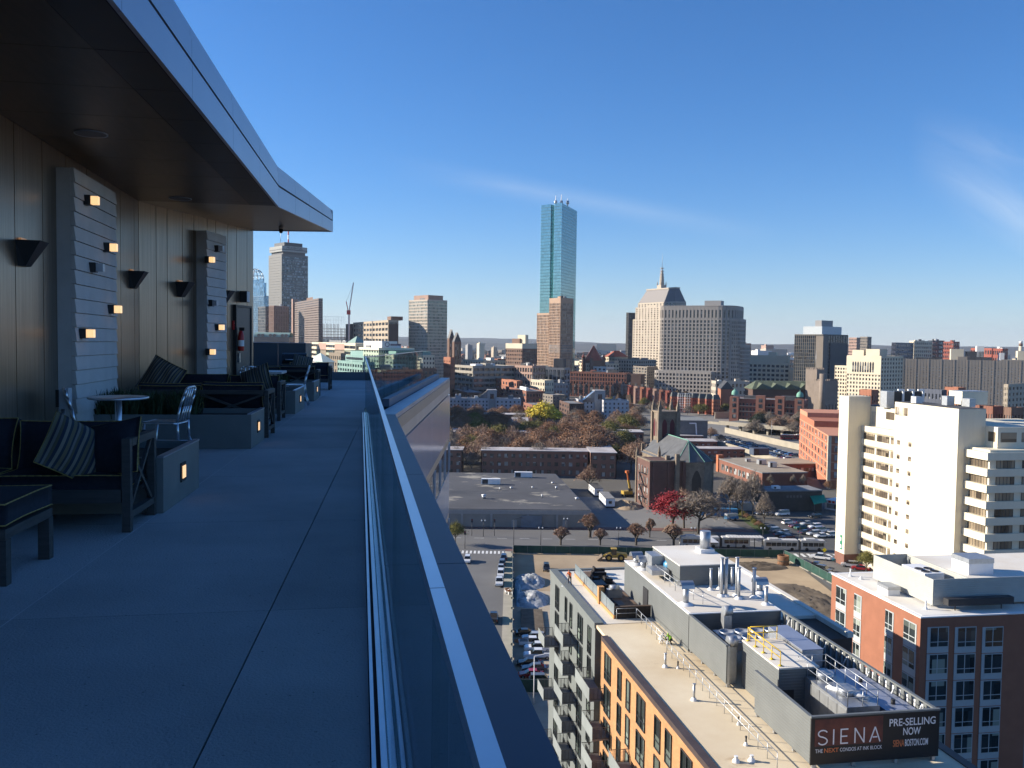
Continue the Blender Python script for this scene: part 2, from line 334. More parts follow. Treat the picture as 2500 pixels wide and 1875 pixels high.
# soffit panels
a = -2.4
while a < bend-.01:
    e = min(a+1.1, bend)
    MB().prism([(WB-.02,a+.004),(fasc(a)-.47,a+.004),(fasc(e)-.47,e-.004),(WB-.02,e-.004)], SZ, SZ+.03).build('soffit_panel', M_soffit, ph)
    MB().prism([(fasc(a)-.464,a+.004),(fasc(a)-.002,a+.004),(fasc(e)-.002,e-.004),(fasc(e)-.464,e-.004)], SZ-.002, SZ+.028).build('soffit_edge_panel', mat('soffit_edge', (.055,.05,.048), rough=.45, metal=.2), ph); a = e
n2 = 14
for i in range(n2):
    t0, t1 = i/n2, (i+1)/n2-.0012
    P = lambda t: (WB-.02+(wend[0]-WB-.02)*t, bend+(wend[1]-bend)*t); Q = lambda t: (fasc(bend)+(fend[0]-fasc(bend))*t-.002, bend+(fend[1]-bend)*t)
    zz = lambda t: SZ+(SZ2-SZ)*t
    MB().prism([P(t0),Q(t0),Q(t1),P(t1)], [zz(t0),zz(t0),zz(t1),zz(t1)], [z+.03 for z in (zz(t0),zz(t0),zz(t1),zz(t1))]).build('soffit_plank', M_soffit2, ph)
MB().prism([(-9.5,-2.4),(fasc(-2.4)-.05,-2.4),(fasc(bend)-.05,bend),(fend[0]-.05,fend[1]-.03),(wend[0],wend[1]-.03),(-9.5,wend[1])], SZ2+.04, TOPZ-.05).build('roof', mat('roof_membrane', (.35,.35,.36), rough=.8), ph)
def fascia_run(p, q, zb0, zb1, segs):
    p, q = Vector(p), Vector(q); L = (q-p).length; d = (q-p)/L; n = Vector((d.y,-d.x))
    for i in range(segs):
        for (f0, f1, out_, nm) in ((0,.49,0.,'fascia_panel'),(.545,.83,-.004,'fascia_panel'),(.85,1.0,-.02,'cap_panel')):
            s0, s1 = i/segs, (i+1)/segs; a, b = p+d*(L*s0+.004), p+d*(L*s1-.004)
            zl = [zb0+(zb1-zb0)*s for s in (s0, s1)]; zb = [z+(TOPZ-z)*f0 for z in zl]; zt = [z+(TOPZ-z)*f1 for z in zl]
            MB().prism([tuple(a-n*.04+n*out_),tuple(a+n*out_),tuple(b+n*out_),tuple(b-n*.04+n*out_)], [zb[0],zb[0],zb[1],zb[1]], [zt[0],zt[0],zt[1],zt[1]]).build(nm, M_alu, ph)
    a, b = p, q
    MB().prism([tuple(a-n*.06),tuple(a-n*.03),tuple(b-n*.03),tuple(b-n*.06)], [zb0+.01,zb0+.01,zb1+.01,zb1+.01], TOPZ-.03).build('reveal', M_joint, ph)
fascia_run((fasc(-2.4),-2.4), (fasc(bend),bend), SZ-.015, SZ-.015, 8)
fascia_run((fasc(bend),bend), fend, SZ-.015, SZ2-.015, 4)
fascia_run(fend, wend, SZ2-.015, SZ2-.015, 1)
# unseen block added behind the penthouse to keep the afternoon sun off the walkway
ms = MB().prism([(-22,-14),(-9.6,-14),(-9.6,44),(-22,44)], TF-.4, TF+9).build('sun_blocker', mat('sun_blocker_grey', (.3,.3,.31)), None); ms.rotation_euler = (0,0,RZ)
tag(ms, 'unseen grey block added behind the penthouse to shade the terrace', 'building')

def on_wall(px, py, p, q):          # point of the wall line p-q (street frame) in the direction of a pixel
    k = ray(px, py); k0 = k[0]/k[1]
    p, q = Vector(p), Vector(q); P, Q = Vector(BA(*p)), Vector(BA(*q)); d = Q-P
    s = (k0*P.y-P.x)/(d.x-k0*d.y); X = P+d*s
    return s*(q-p).length, at(px, py, X.y)[2]
W1 = ((WB,0),(WB,bend)); W2 = ((WB,bend), wend)
def on_run(run): 
    p, q = Vector(run[0]), Vector(run[1]); d = (q-p).normalized(); return p, d, math.atan2(d.y, d.x)
# --- stone piers with lapped courses
def pier(label, run, s0, s1, proud, ztop):
    p, d, ang = on_run(run); o = p+d*s0; X, Y = BA(o.x, o.y)
    t = thing('stone_pier', label, 'pier', (X,Y,TF), RZ+ang); w = s1-s0; n = 20; h = (ztop-TF)/n     # local x along wall, -y outward
    MB().box(0,w,-proud+.04,-.002,0,ztop-TF-.01).build('core', M_stone, t)
    me = MB().add([(0,-proud+.038,0),(w,-proud+.038,0),(w,-proud-.020,.0),(0,-proud-.020,.0),(0,-proud+.038,h-.006),(w,-proud+.038,h-.006),(w,-proud+.0,h-.006),(0,-proud+.0,h-.006)],
                  [(0,1,2,3),(7,6,5,4),(3,2,6,7),(1,5,6,2),(0,3,7,4)]).mesh('stone_course', M_stone)
    for i in range(n): inst('stone_course', me, t, (0,0,i*h))
    return t
pier('large pale stone pier with lapped courses, nearest on the bronze wall', W1, 11.5, 13.35, .20, H+2.04)
s20, _ = on_wall(474, 700, *W2); s21, _ = on_wall(528, 700, *W2)
pier('smaller pale stone pier with lapped courses, further along the bronze wall', W2, s20+.1, s21, .20, H+2.06)
def box_light(px, py, run, lit, label, proud=.235):
    p, d, ang = on_run(run); n = Vector((d.y,-d.x)); r2 = (tuple(Vector(run[0])+n*proud), tuple(Vector(run[1])+n*proud))
    s, z = on_wall(px, py, *r2); o = Vector(r2[0])+d*s; X, Y = BA(o.x, o.y)
    t = thing('wall_light', label, 'wall light', (X,Y,z), RZ+ang, 'box lights on the stone piers')
    MB().box(-.052,.052,-.05,.03,-.062,.062).build('housing', M_dark, t)
    MB().box(-.043,.043,-.135,-.051,-.05,.05).build('glass_block', M_lit if lit else M_unlit, t)
for i, (px, py, lit) in enumerate([(213,489,1),(260,604,1),(226,653,0),(271,755,1),(202,814,1)]):
    box_light(px, py, W1, lit, ['lit box light at the top of the near stone pier','lit box light second from the top at the right edge of the near pier','unlit box light in the middle of the near stone pier','lit box light low at the right edge of the near pier','lowest lit box light on the near stone pier'][i])
for i, (px, py, lit) in enumerate([(529,607,0),(506,634,1),(514,740,0),(530,799,1),(508,859,1)]):
    box_light(px, py, W2, lit, ['unlit box light at the top right of the far stone pier','lit box light near the top of the far stone pier','unlit box light in the middle of the far stone pier','lit box light at the right edge of the far pier','lowest lit box light on the far stone pier'][i])
def sconce(px, py, run, label):
    s, z = on_wall(px, py, *run); p, d, ang = on_run(run); o = p+d*s; X, Y = BA(o.x, o.y)
    t = thing('wedge_sconce', label, 'wall light', (X,Y,z), RZ+ang, 'black wedge sconces on the bronze wall')
    w, v, h, pr = .17, .10, .27, .24
    MB().add([(-w,-.002,h),(w,-.002,h),(w*.8,-pr,h),(-w*.8,-pr,h),(-v,-.002,0),(v,-.002,0),(v*.8,-.07,0),(-v*.8,-.07,0)],
        [(3,2,1,0)[::-1],(4,5,6,7)[::-1],(0,1,5,4)[::-1],(1,2,6,5)[::-1],(2,3,7,6)[::-1],(3,0,4,7)[::-1]]).build('shade', M_dark, t)
    MB().box(-.08,.08,-.03,-.004,.28,.30).build('lamp_strip', mat('sconce_lamp', (.8,.5,.3), var=0, emit=(1,.5,.2,.12)), t)
sconce(52,650,W1,'black wedge sconce nearest the viewer on the bronze wall'); sconce(320,704,W1,'black wedge sconce just beyond the near stone pier')
sconce(438,725,W2,'black wedge sconce just before the far stone pier'); sconce(540,742,W2,'black wedge sconce beyond the far stone pier near the door')
M_red = mat('red_paint', (.45,.02,.02), rough=.35, var=.1)
def wall_bit(name, label, cat, px, py, run, fn):
    s, z = on_wall(px, py, *run); p, d, ang = on_run(run); o = p+d*s; X, Y = BA(o.x, o.y)
    t = thing(name, label, cat, (X,Y,z), RZ+ang); fn(t)
wall_bit('wall_speaker', 'small black loudspeaker box above the terrace door', 'speaker', 588, 738, W2, lambda t: (MB().box(-.09,.09,-.16,-.01,0,.24).build('cabinet', M_dark, t), MB().box(-.08,.08,-.168,-.161,.01,.23).build('grille', M_unlit, t)))
wall_bit('fire_alarm', 'red fire alarm horn on the bronze wall', 'fire alarm', 536, 760, W2, lambda t: (MB().box(-.10,.10,-.10,-.003,0,.12).build('housing', M_red, t), MB().box(-.03,.03,-.13,-.101,.03,.09).build('strobe', M_unlit, t)))
wall_bit('fire_sign', 'square red sign beside the terrace door', 'sign', 571, 805, W2, lambda t: (MB().box(-.11,.11,-.03,-.003,0,.19).build('plate', M_red, t), MB().box(-.018,.018,-.034,-.0305,.04,.13).build('emblem', mat('sign_white', (.8,.8,.8), var=0), t), MB().box(-.045,.045,-.034,-.0305,.13,.15).build('emblem', MATS['sign_white'], t)))
def ext(t):
    MB().lathe([(.0,.1),(.06,.1),(.065,.12),(.065,.42),(.05,.48),(.03,.53),(0,.53)], (0,-.12,0), 14).build('cylinder', M_red, t)
    MB().box(-.025,.025,-.20,-.09,.53,.60).build('valve', M_dark, t)
    MB().lathe([(.0655,.20),(.066,.21),(.066,.32),(.0655,.33)], (0,-.12,0), 14).build('label_band', MATS['sign_white'], t)
wall_bit('fire_extinguisher', 'red fire extinguisher hanging beside the terrace door', 'extinguisher', 575, 868, W2, ext)
def door(t):
    MB().box(-.42,.42,-.05,-.004,0,2.13).build('leaf', mat('door_dark', (.05,.055,.06), rough=.4), t)
    MB().box(-.47,-.425,-.07,-.003,0,2.18).build('jamb', M_dark, t); MB().box(.425,.47,-.07,-.003,0,2.18).build('jamb', M_dark, t); MB().box(-.424,.424,-.07,-.003,2.135,2.18).build('lintel', M_dark, t)
    MB().box(-.36,-.32,-.10,-.051,.95,1.15).build('handle', M_alu2, t)
sd, _ = on_wall(589, 760, *W2); p_, d_, ang_ = on_run(W2); o_ = p_+d_*sd; X_, Y_ = BA(o_.x, o_.y)
door(thing('terrace_door', 'dark metal door at the far end of the bronze wall', 'door', (X_,Y_,TF), RZ+ang_))
for px, py, lb in ((222,325,'round ceiling speaker in the soffit nearest the viewer'),(440,484,'round ceiling speaker in the soffit near the fold')):
    x, y = G(px, py, SZ); t = thing('ceiling_speaker', lb, 'speaker', (x,y,SZ-.012))
    MB().cyl((0,0,0),(0,0,.011),.16,.16,24).build('grille', mat('speaker_grey', (.20,.19,.18), rough=.6), t); MB().lathe([(.16,0),(.175,-.004),(.175,.011)],n=24).build('rim', M_unlit, t)
x, y = G(686, 556, SZ2-.06); t = thing('dome_camera', 'small dark dome camera under the soffit end', 'camera', (x,y,SZ2-.09))
MB().lathe([(0,-.09),(.03,-.08),(.042,-.05),(.042,0),(.0,0)],n=12).build('dome', M_dark, t); MB().cyl((0,0,0),(0,0,.09),.05,.05,10).build('mount', M_tan, t)
for px, py, lb, run in ((103,945,'pale electrical outlet box on a stub pole before the near pier',W1),(457,892,'pale electrical outlet box before the far pier',W1)):
    s, z = on_wall(px, py, *run); X, Y = BA(WB+.25, s if run is W1 else s); t = thing('outlet_box', lb, 'outlet box', (X,Y,TF), RZ)
    MB().box(-.05,.05,-.07,.07,.62,.86).build('cover', mat('outlet_grey', (.5,.52,.55), rough=.4), t); MB().box(-.052,-.09,-.06,.06,.64,.84).build('back_plate', M_dark, t); MB().cyl((-.03,0,0),(-.03,0,.62),.022).build('conduit', M_alu, t)

# --- planters
M_grass = [mat('grass_dark', (.03,.055,.022), rough=.8, var=.4, scale=9), mat('grass_olive', (.055,.075,.03), rough=.8, var=.4, scale=9)]
def tuft(mb, x, y, z, h, rng, n=10, spread=.12):
    for _ in range(n):
        an = rng.uniform(0, 2*PI); l = rng.uniform(.4, 1.)*h; w = .006+.006*rng.random(); dx, dy = math.cos(an), math.sin(an); o = spread*rng.random(); c = rng.uniform(.1,.5)
        p0 = Vector((x+dx*o*.4, y+dy*o*.4, z)); p1 = p0+Vector((dx*c*l*.4, dy*c*l*.4, l*.65)); p2 = p0+Vector((dx*c*l, dy*c*l, l*.95)); s = Vector((-dy*w, dx*w, 0)); mi = rng.randint(0,1)
        mb.add([p0-s,p0+s,p1+s*.8,p1-s*.8,p2], [(0,1,2,3),(3,2,4)], mi)
def planter(label, b0, b1, a0, a1, h, ang, plants, light=True, lt=.5):
    X, Y = BA(b1, a0); t = thing('planter', label, 'planter', (X,Y,TF), RZ+ang, 'grey metal planters along the walkway'); w = b1-b0; d = a1-a0; th = .035
    MB().box(-w,0,0,th,.002,h).build('side_panel', M_planter, t); MB().box(-w,0,d-th,d,.002,h).build('side_panel', M_planter, t)
    MB().box(-th,0,th+.001,d-th-.001,.002,h).build('end_panel', M_planter, t); MB().box(-w,-w+th,th+.001,d-th-.001,.002,h).build('end_panel', M_planter, t)
    MB().box(-.05,.004,-.004,d+.004,h+.001,h+.016).build('rim', M_alu, t)
    MB().box(-w+th,-th,th,d-th,h-.14,h-.07).build('soil', M_soil, t)
    if light:
        MB().box(.001,.012,d*lt-.085,d*lt+.085,h*.55-.085,h*.55+.085).build('light_frame', M_dark, t); MB().box(.0125,.018,d*lt-.055,d*lt+.055,h*.55-.055,h*.55+.055).build('light_lens', M_lit, t)
    rng = random.Random(int(a0*100)); mb = MB()
    for _ in range(plants[0]):
        tuft(mb, rng.uniform(-w*.97,-w*plants[2]), rng.uniform(.08,d-.08), h-.08, plants[1]*rng.uniform(.6,1.1), rng, plants[3], .2)
    if plants[0]:
        q = mb.build('grass', M_grass, t); q['kind'] = 'stuff'
    return t
A2 = -math.atan(.042)
planter('grey metal planter with a lit step light just behind the nearest sofa', -3.55, -1.60, 7.66, 8.98, .46, A2, (26,.22,.35,8))
planter('long grey metal planter with dark grasses behind the cafe table', -3.55, -1.42, 12.1, 13.26, .45, A2, (330,.42,.42,16))
planter('third grey metal planter along the walkway, before the dining table', -2.7, -1.25, 17.75, 19.45, .45, A2, (120,.4,.45,14))
planter('fourth and farthest grey metal planter along the walkway', -3.0, -1.08, 21.45, 22.95, .45, A2, (90,.3,.4,14))

# --- furniture
crg = random.Random(77)
def cushion_mb(w, d, h, puff=.05, nx=16, ny=12):
    mb = MB(); vs = []; fs = []; ph_ = [(crg.uniform(3,7), crg.uniform(3,7), crg.uniform(0,6.3), crg.uniform(.3,1)) for _ in range(5)]; wk = min(.014, puff*.28); sg_ = crg.uniform(.2,.8)
    for side in (1,-1):
        for j in range(ny+1):
            for i in range(nx+1):
                u, v = i/nx*2-1, j/ny*2-1; e = (1-abs(u)**2.6)*(1-abs(v)**2.6); q = sum(a3*math.sin(a0*u+a1*v*.7+a2) for a0, a1, a2, a3 in ph_)/2.2
                z = h/2*.72+e*puff*(1-.25*math.exp(-((u-sg_+.5)**2+v*v)*3))+wk*q*(.35+.65*e)
                k = 1-.035*(1-u*u)*abs(v)**3; k2 = 1-.035*(1-v*v)*abs(u)**3; vs.append((u*w/2*k2, v*d/2*k, side*z))
    for sd, side in enumerate((1,-1)):
        o = sd*(nx+1)*(ny+1)
        for j in range(ny):
            for i in range(nx):
                a = o+j*(nx+1)+i; q = (a,a+1,a+nx+2,a+nx+1); fs.append(q if side > 0 else q[::-1])
    m = (nx+1)*(ny+1); per = [(i,0) for i in range(nx)]+[(nx,j) for j in range(ny)]+[(i,ny) for i in range(nx,0,-1)]+[(0,j) for j in range(ny,0,-1)]
    idx = [j*(nx+1)+i for i, j in per]
    for a, b in zip(idx, idx[1:]+idx[:1]): fs.append((a, a+m, b+m, b)[::-1])
    mb.add(vs, fs, 0, True); mb.rim = [(vs[a], vs[a+m]) for a in idx]; return mb
def cushion(name, parent, w, d, h, loc, rot=(0,0,0), puff=.05, m=None, pipe=True):
    cm_ = cushion_mb(w, d, h, puff); o = cm_.build(name, m or M_fabric, parent); o.location = loc; o.rotation_euler = rot
    if pipe:
        mb = MB()
        for s in (0,1): mb.tube([q[s] for q in cm_.rim]+[cm_.rim[0][s]], .0045, 5)
        mb.build('piping', M_piping, o)
    return o
def arm_frame(t, x, d, h):
    n = MB(); a = .03
    n.box(x-a,x+a,0,.06,0,h); n.box(x-a,x+a,d-.06,d,0,h)
    n.box(x-a-.002,x+a+.002,.061,d-.061,h-.06,h-.002); n.box(x-a+.004,x+a-.004,.061,d-.061,.10,.15)
    n.bar((x,.06,.15),(x,d-.06,h-.06),.025,.03); n.bar((x+.001,d-.06,.15),(x+.001,.06,h-.06),.022,.03)
    n.build('arm_frame', M_teak, t)
def sofa(label, b, a, ang, L, seats=2, depth=.72, group='dark outdoor sofas on the terrace'):
    # right front corner at local (0,0); seat faces local -y, sofa runs to local -x
    X, Y = BA(b, a); t = thing('sofa', label, 'sofa', (X,Y,TF), RZ+ang, group)
    arm_frame(t, -.032, depth, .70); arm_frame(t, -L+.032, depth, .70)
    MB().box(-L+.07,-.07,.005,.05,.22,.32).build('front_rail', M_teak, t)
    m = MB(); m.box(-L+.07,-.07,depth-.045,depth-.005,.22,.30).box(-L+.07,-.07,depth-.046,depth-.004,.64,.70)
    k = L/2; 
    for s in (0,1): m.bar((-L+.07+s*(k-.07),depth-.025,.30),(-k+s*(k-.07),depth-.025,.64),.03,.035); m.bar((-L+.07+s*(k-.07),depth-.024,.64),(-k+s*(k-.07),depth-.024,.30),.026,.03)
    m.build('back_frame', M_teak, t)
    MB().box(-L+.07,-.07,.055,depth-.055,.24,.27).build('seat_deck', M_dark, t)
    w = (L-.16)/seats
    for i in range(seats):
        cushion('seat_cushion', t, w-.01, depth-.08, .17, (-.08-w*(i+.5), depth/2, .36), puff=.02)
        cushion('back_cushion', t, w-.02, .40, .18, (-.08-w*(i+.5), depth-.19, .58+.02*(i%2)), (math.radians(76-3*i),0,.03*(1-2*i)), puff=.075)
    return t
sofa('dark outdoor sofa with X-framed arm nearest the viewer', -1.68, 6.93, A2, 1.95)
sofa('dark outdoor sofa with its cross-braced back to the viewer, behind the long planter', -1.30-1.95, 14.25, PI+A2, 1.95)
sofa('dark outdoor sofa facing the viewer beyond the long planter', -1.40, 16.25, A2, 1.95)
sofa('dark outdoor sofa with its back to the viewer behind the farthest planter', -1.02-1.9, 23.7, PI+A2, 1.9)
sofa('farthest dark outdoor sofa near the end of the terrace', -.86, 26.3, A2, 1.3, 1)
X, Y = BA(-2.02, 5.50); t = thing('ottoman', 'dark cushioned ottoman with yellow piping in the lower left corner', 'ottoman', (X,Y,TF), RZ+A2)
for x, y in ((-.03,.03),(-.03,.67),(-.77,.03),(-.77,.67)): MB().box(x-.035,x+.035,y-.035,y+.035,0,.27).build('leg', M_teak, t)
MB().box(-.80,.002,-.002,.70,.272,.33).build('frame', M_teak, t); cushion('cushion', t, .80, .70, .17, (-.40,.35,.415), puff=.02)
# striped throw pillows
M_stripe = bpy.data.materials.new('striped_canvas'); M_stripe.use_nodes = True
tt = M_stripe.node_tree; bb = tt.nodes['Principled BSDF']; bb.inputs['Roughness'].default_value = .9
tc_ = N(tt, 'ShaderNodeTexCoord'); sx = N(tt, 'ShaderNodeSeparateXYZ'); tt.links.new(tc_.outputs['Object'], sx.inputs[0])
rp = N(tt, 'ShaderNodeValToRGB'); rp.color_ramp.interpolation = 'CONSTANT'
for i, (p_, c_) in enumerate([(0,(.20,.18,.14)),(.16,(.03,.035,.05)),(.30,(.13,.115,.07)),(.48,(.03,.03,.045)),(.58,(.17,.16,.14)),(.70,(.09,.08,.05)),(.84,(.025,.03,.05))]):
    e = rp.color_ramp.elements[i] if i < 2 else rp.color_ramp.elements.new(p_); e.position = p_; e.color = c_+(1,)
fr_ = math_n(tt, 'FRACT', math_n(tt, 'MULTIPLY', sx.outputs[0], 7.5)); tt.links.new(fr_, rp.inputs[0]); tt.links.new(rp.outputs[0], bb.inputs['Base Color'])
def pillow(label, b, a, z, rot, s=.46, m=None):
    X, Y = BA(b, a); cm_ = cushion_mb(s, s, .03, .10); o = cm_.build('throw_pillow', m or M_stripe); o.location = (X,Y,TF+z); o.rotation_euler = (rot[0], rot[1], RZ+rot[2]); tag(o, label, 'pillow', 'striped pillows on the sofas')
    mb = MB(); mb.tube([tuple((a+b)/2 for a, b in zip(*q)) for q in cm_.rim+cm_.rim[:1]], .0055, 5); mb.build('piping', M_piping, o)
pillow('striped pillow leaning on the nearest sofa', -2.12, 7.12, .60, (math.radians(60), math.radians(30), .5), .46)
pillow('dark pillow with yellow piping against the arm of the nearest sofa', -1.86, 7.18, .60, (math.radians(66), math.radians(-12), -.35), .44, M_fabric)
pillow('left striped pillow on the sofa behind the long planter', -2.95, 14.05, .84, (math.radians(70), math.radians(25), -.3), .56)
pillow('right striped pillow on the sofa facing the viewer', -1.85, 16.55, .70, (math.radians(65), math.radians(-22), -.2), .54)
pillow('striped pillow on the sofa behind the farthest planter', -1.5, 23.75, .82, (math.radians(60), .2, 0), .5)
# aluminium chairs
def chair(label, b, a, rz):
    X, Y = BA(b, a); t = thing('metal_chair', label, 'chair', (X,Y,TF), RZ+rz, 'brushed aluminium chairs')
    w, d, sh, bh = .20, .20, .46, .87
    s = cushion_mb(.42,.41,.035,.004,6,6).build('seat', M_alu2, t); s.location = (0,0,sh-.012)
    for sx_ in (-1,1):
        MB().cyl((sx_*w,-d+.02,sh-.02),(sx_*(w+.01),-d-.02,0),.016,.013,8).build('leg', M_alu2, t)
        MB().tube([(sx_*(w-.01),d+.09,0),(sx_*(w-.012),d+.01,.25),(sx_*(w-.015),d-.005,sh)], .016, 8).build('leg', M_alu2, t)
    MB().tube([(-w+.015,d-.005,sh),(-w+.015,d+.03,sh+.18),(-w+.02,d+.075,bh-.10),(-w+.05,d+.095,bh-.02),(-w+.10,d+.10,bh),(w-.10,d+.10,bh),(w-.05,d+.095,bh-.02),(w-.02,d+.075,bh-.10),(w-.015,d+.03,sh+.18),(w-.015,d-.005,sh)], .015, 8).build('back_frame', M_alu2, t)
    for k in (-1,0,1): MB().tube([(k*.075,d-.01,sh),(k*.075,d+.04,sh+.18),(k*.075,d+.098,bh-.008)], .011, 6).build('back_slat', M_alu2, t)
    MB().tube([(-w,-d,.20),(w,-d,.20)],.009,6).tube([(-w,-d,.2),(-w,d+.03,.2)],.009,6).tube([(w,-d,.2),(w,d+.03,.2)],.009,6).build('stretcher', M_alu2, t)
    return t
x, y = G(289, 968, TF+.74)
t = thing('cafe_table', 'small round cafe table with pedestal between two metal chairs', 'table', (x,y,TF))
MB().lathe([(0,.71),(.33,.71),(.345,.715),(.345,.735),(.33,.74),(0,.74)],n=36).build('table_top', M_alu2, t); MB().cyl((0,0,.03),(0,0,.71),.038,.038,14).build('pedestal', M_alu2, t); MB().lathe([(.25,0),(.25,.012),(.06,.03),(0,.03)],n=24).build('base', M_alu2, t)
TB = (x*math.cos(GA)+y*math.sin(GA), -x*math.sin(GA)+y*math.cos(GA))
chair('metal chair to the left of the round cafe table', TB[0]-.14, TB[1]-.52, PI/2+.35); chair('metal chair to the right of the round cafe table', TB[0]+.58, TB[1]-.16, -PI/2-.15)
x, y = BA(-2.62, 20.35); t = thing('dining_table', 'long pale dining table with slanted legs before the far enclosure', 'table', (x,y,TF), RZ+A2)
M_tab = mat('pale_table', (.52,.53,.55), rough=.5)
MB().box(-.95,.95,-.45,.45,.70,.75).build('table_top', M_tab, t)
for sx_, sy_ in ((-1,-1),(-1,1),(1,-1),(1,1)): MB().bar((sx_*.70,sy_*.33,.70),(sx_*.80,sy_*.40,0),.06,.06).build('leg', M_tab, t)
for (b, a, rz, lb) in ((-3.75,20.1,PI/2,'metal chair at the left end of the dining table'),(-2.95,19.65,PI,'left metal chair with its back to the viewer at the dining table'),(-2.35,19.72,PI+.1,'right metal chair with its back to the viewer at the dining table'),(-2.65,21.1,0,'metal chair on the far side of the dining table'),(-1.42,20.3,-PI/2,'metal chair at the walkway end of the dining table')): chair(lb, b, a, rz)
# enclosure and grill at the far end
X, Y = BA(-5.9, 28.6); t = thing('screen_enclosure', 'dark panelled screen enclosure with pale top edge at the terrace end', 'enclosure', (X,Y,TF), RZ)
for i in range(5): MB().box(i*.84+.006,(i+1)*.84-.006,0,.04,0,1.34).build('panel', mat('enclosure_panel', (.07,.08,.09), rough=.5, metal=.2), t)
MB().box(4.16,4.20,.042,3.6,0,1.34).build('panel', MATS['enclosure_panel'], t); MB().box(-.02,4.22,-.02,.06,1.341,1.365).build('top_trim', M_alu, t)
X, Y = BA(-1.98, 27.9); t = thing('grill', 'black hooded grill standing before the dark enclosure', 'grill', (X,Y,TF), RZ)
MB().box(-.36,.36,-.25,.25,.02,.72).build('cabinet', M_dark, t)
m_ = MB()
for i in range(9):
    p = PI*i/9; q = PI*(i+1)/9; m_.quad((-.36,-.27*math.cos(p),.725+.33*math.sin(p)),(.36,-.27*math.cos(p),.725+.33*math.sin(p)),(.36,-.27*math.cos(q),.725+.33*math.sin(q)),(-.36,-.27*math.cos(q),.725+.33*math.sin(q)))
m_.add([(-.36,-.27*math.cos(PI*i/9),.725+.33*math.sin(PI*i/9)) for i in range(10)],[tuple(range(10))]); m_.add([(.36,-.27*math.cos(PI*i/9),.725+.33*math.sin(PI*i/9)) for i in range(10)],[tuple(range(9,-1,-1))])
m_.build('hood', mat('black_enamel', (.012,.012,.012), rough=.15, var=0), t); MB().tube([(-.26,-.31,.85),(.26,-.31,.85)],.014,8).build('handle', M_alu2, t)
# ================================================================ building generators
def obox(mb, o, u, n, s0, s1, d0, d1, z0, z1, mi=0):
    # box on a vertical face: o origin (x,y), u along, n outward, s along, d outward
    o, u, n = Vector(o), Vector(u), Vector(n); P = lambda s, d: o+u*s+n*d
    q = [P(s0,d0),P(s0,d1),P(s1,d1),P(s1,d0)]
    if u.x*n.y-u.y*n.x > 0: q = q[::-1]
    mb.prism([(p.x,p.y) for p in q], z0, z1, mi)
def facade(mb, o, u, n, L, z0, z1, nb, nf, pf=.35, sf=.4, d=.3, top=0, base=0, vert=True, mi=0, lo=-.05, edge=None):
    # piers and spandrels standing proud of the glazing behind; openings between them are the windows
    bw = L/nb; fh = (z1-z0-top-base)/nf; dv, dh = (d, d-.05) if vert else (d-.05, d)
    if pf > 0:
        for i in range(nb+1):
            w = bw*pf/2 if edge is None or 0 < i < nb else edge
            s0, s1 = max(0, i*bw-w), min(L, i*bw+w); obox(mb, o, u, n, s0, s1, lo, dv, z0, z1, mi)
    if sf > 0:
        for j in range(nf+1):
            c = z0+base+j*fh; h = fh*sf/2; a, b = max(z0, c-h), min(z1-.01, c+h)
            if j == 0: a = z0
            if j == nf: b = z1-.01
            obox(mb, o, u, n, .01, L-.01, lo, dh, a, b, mi)
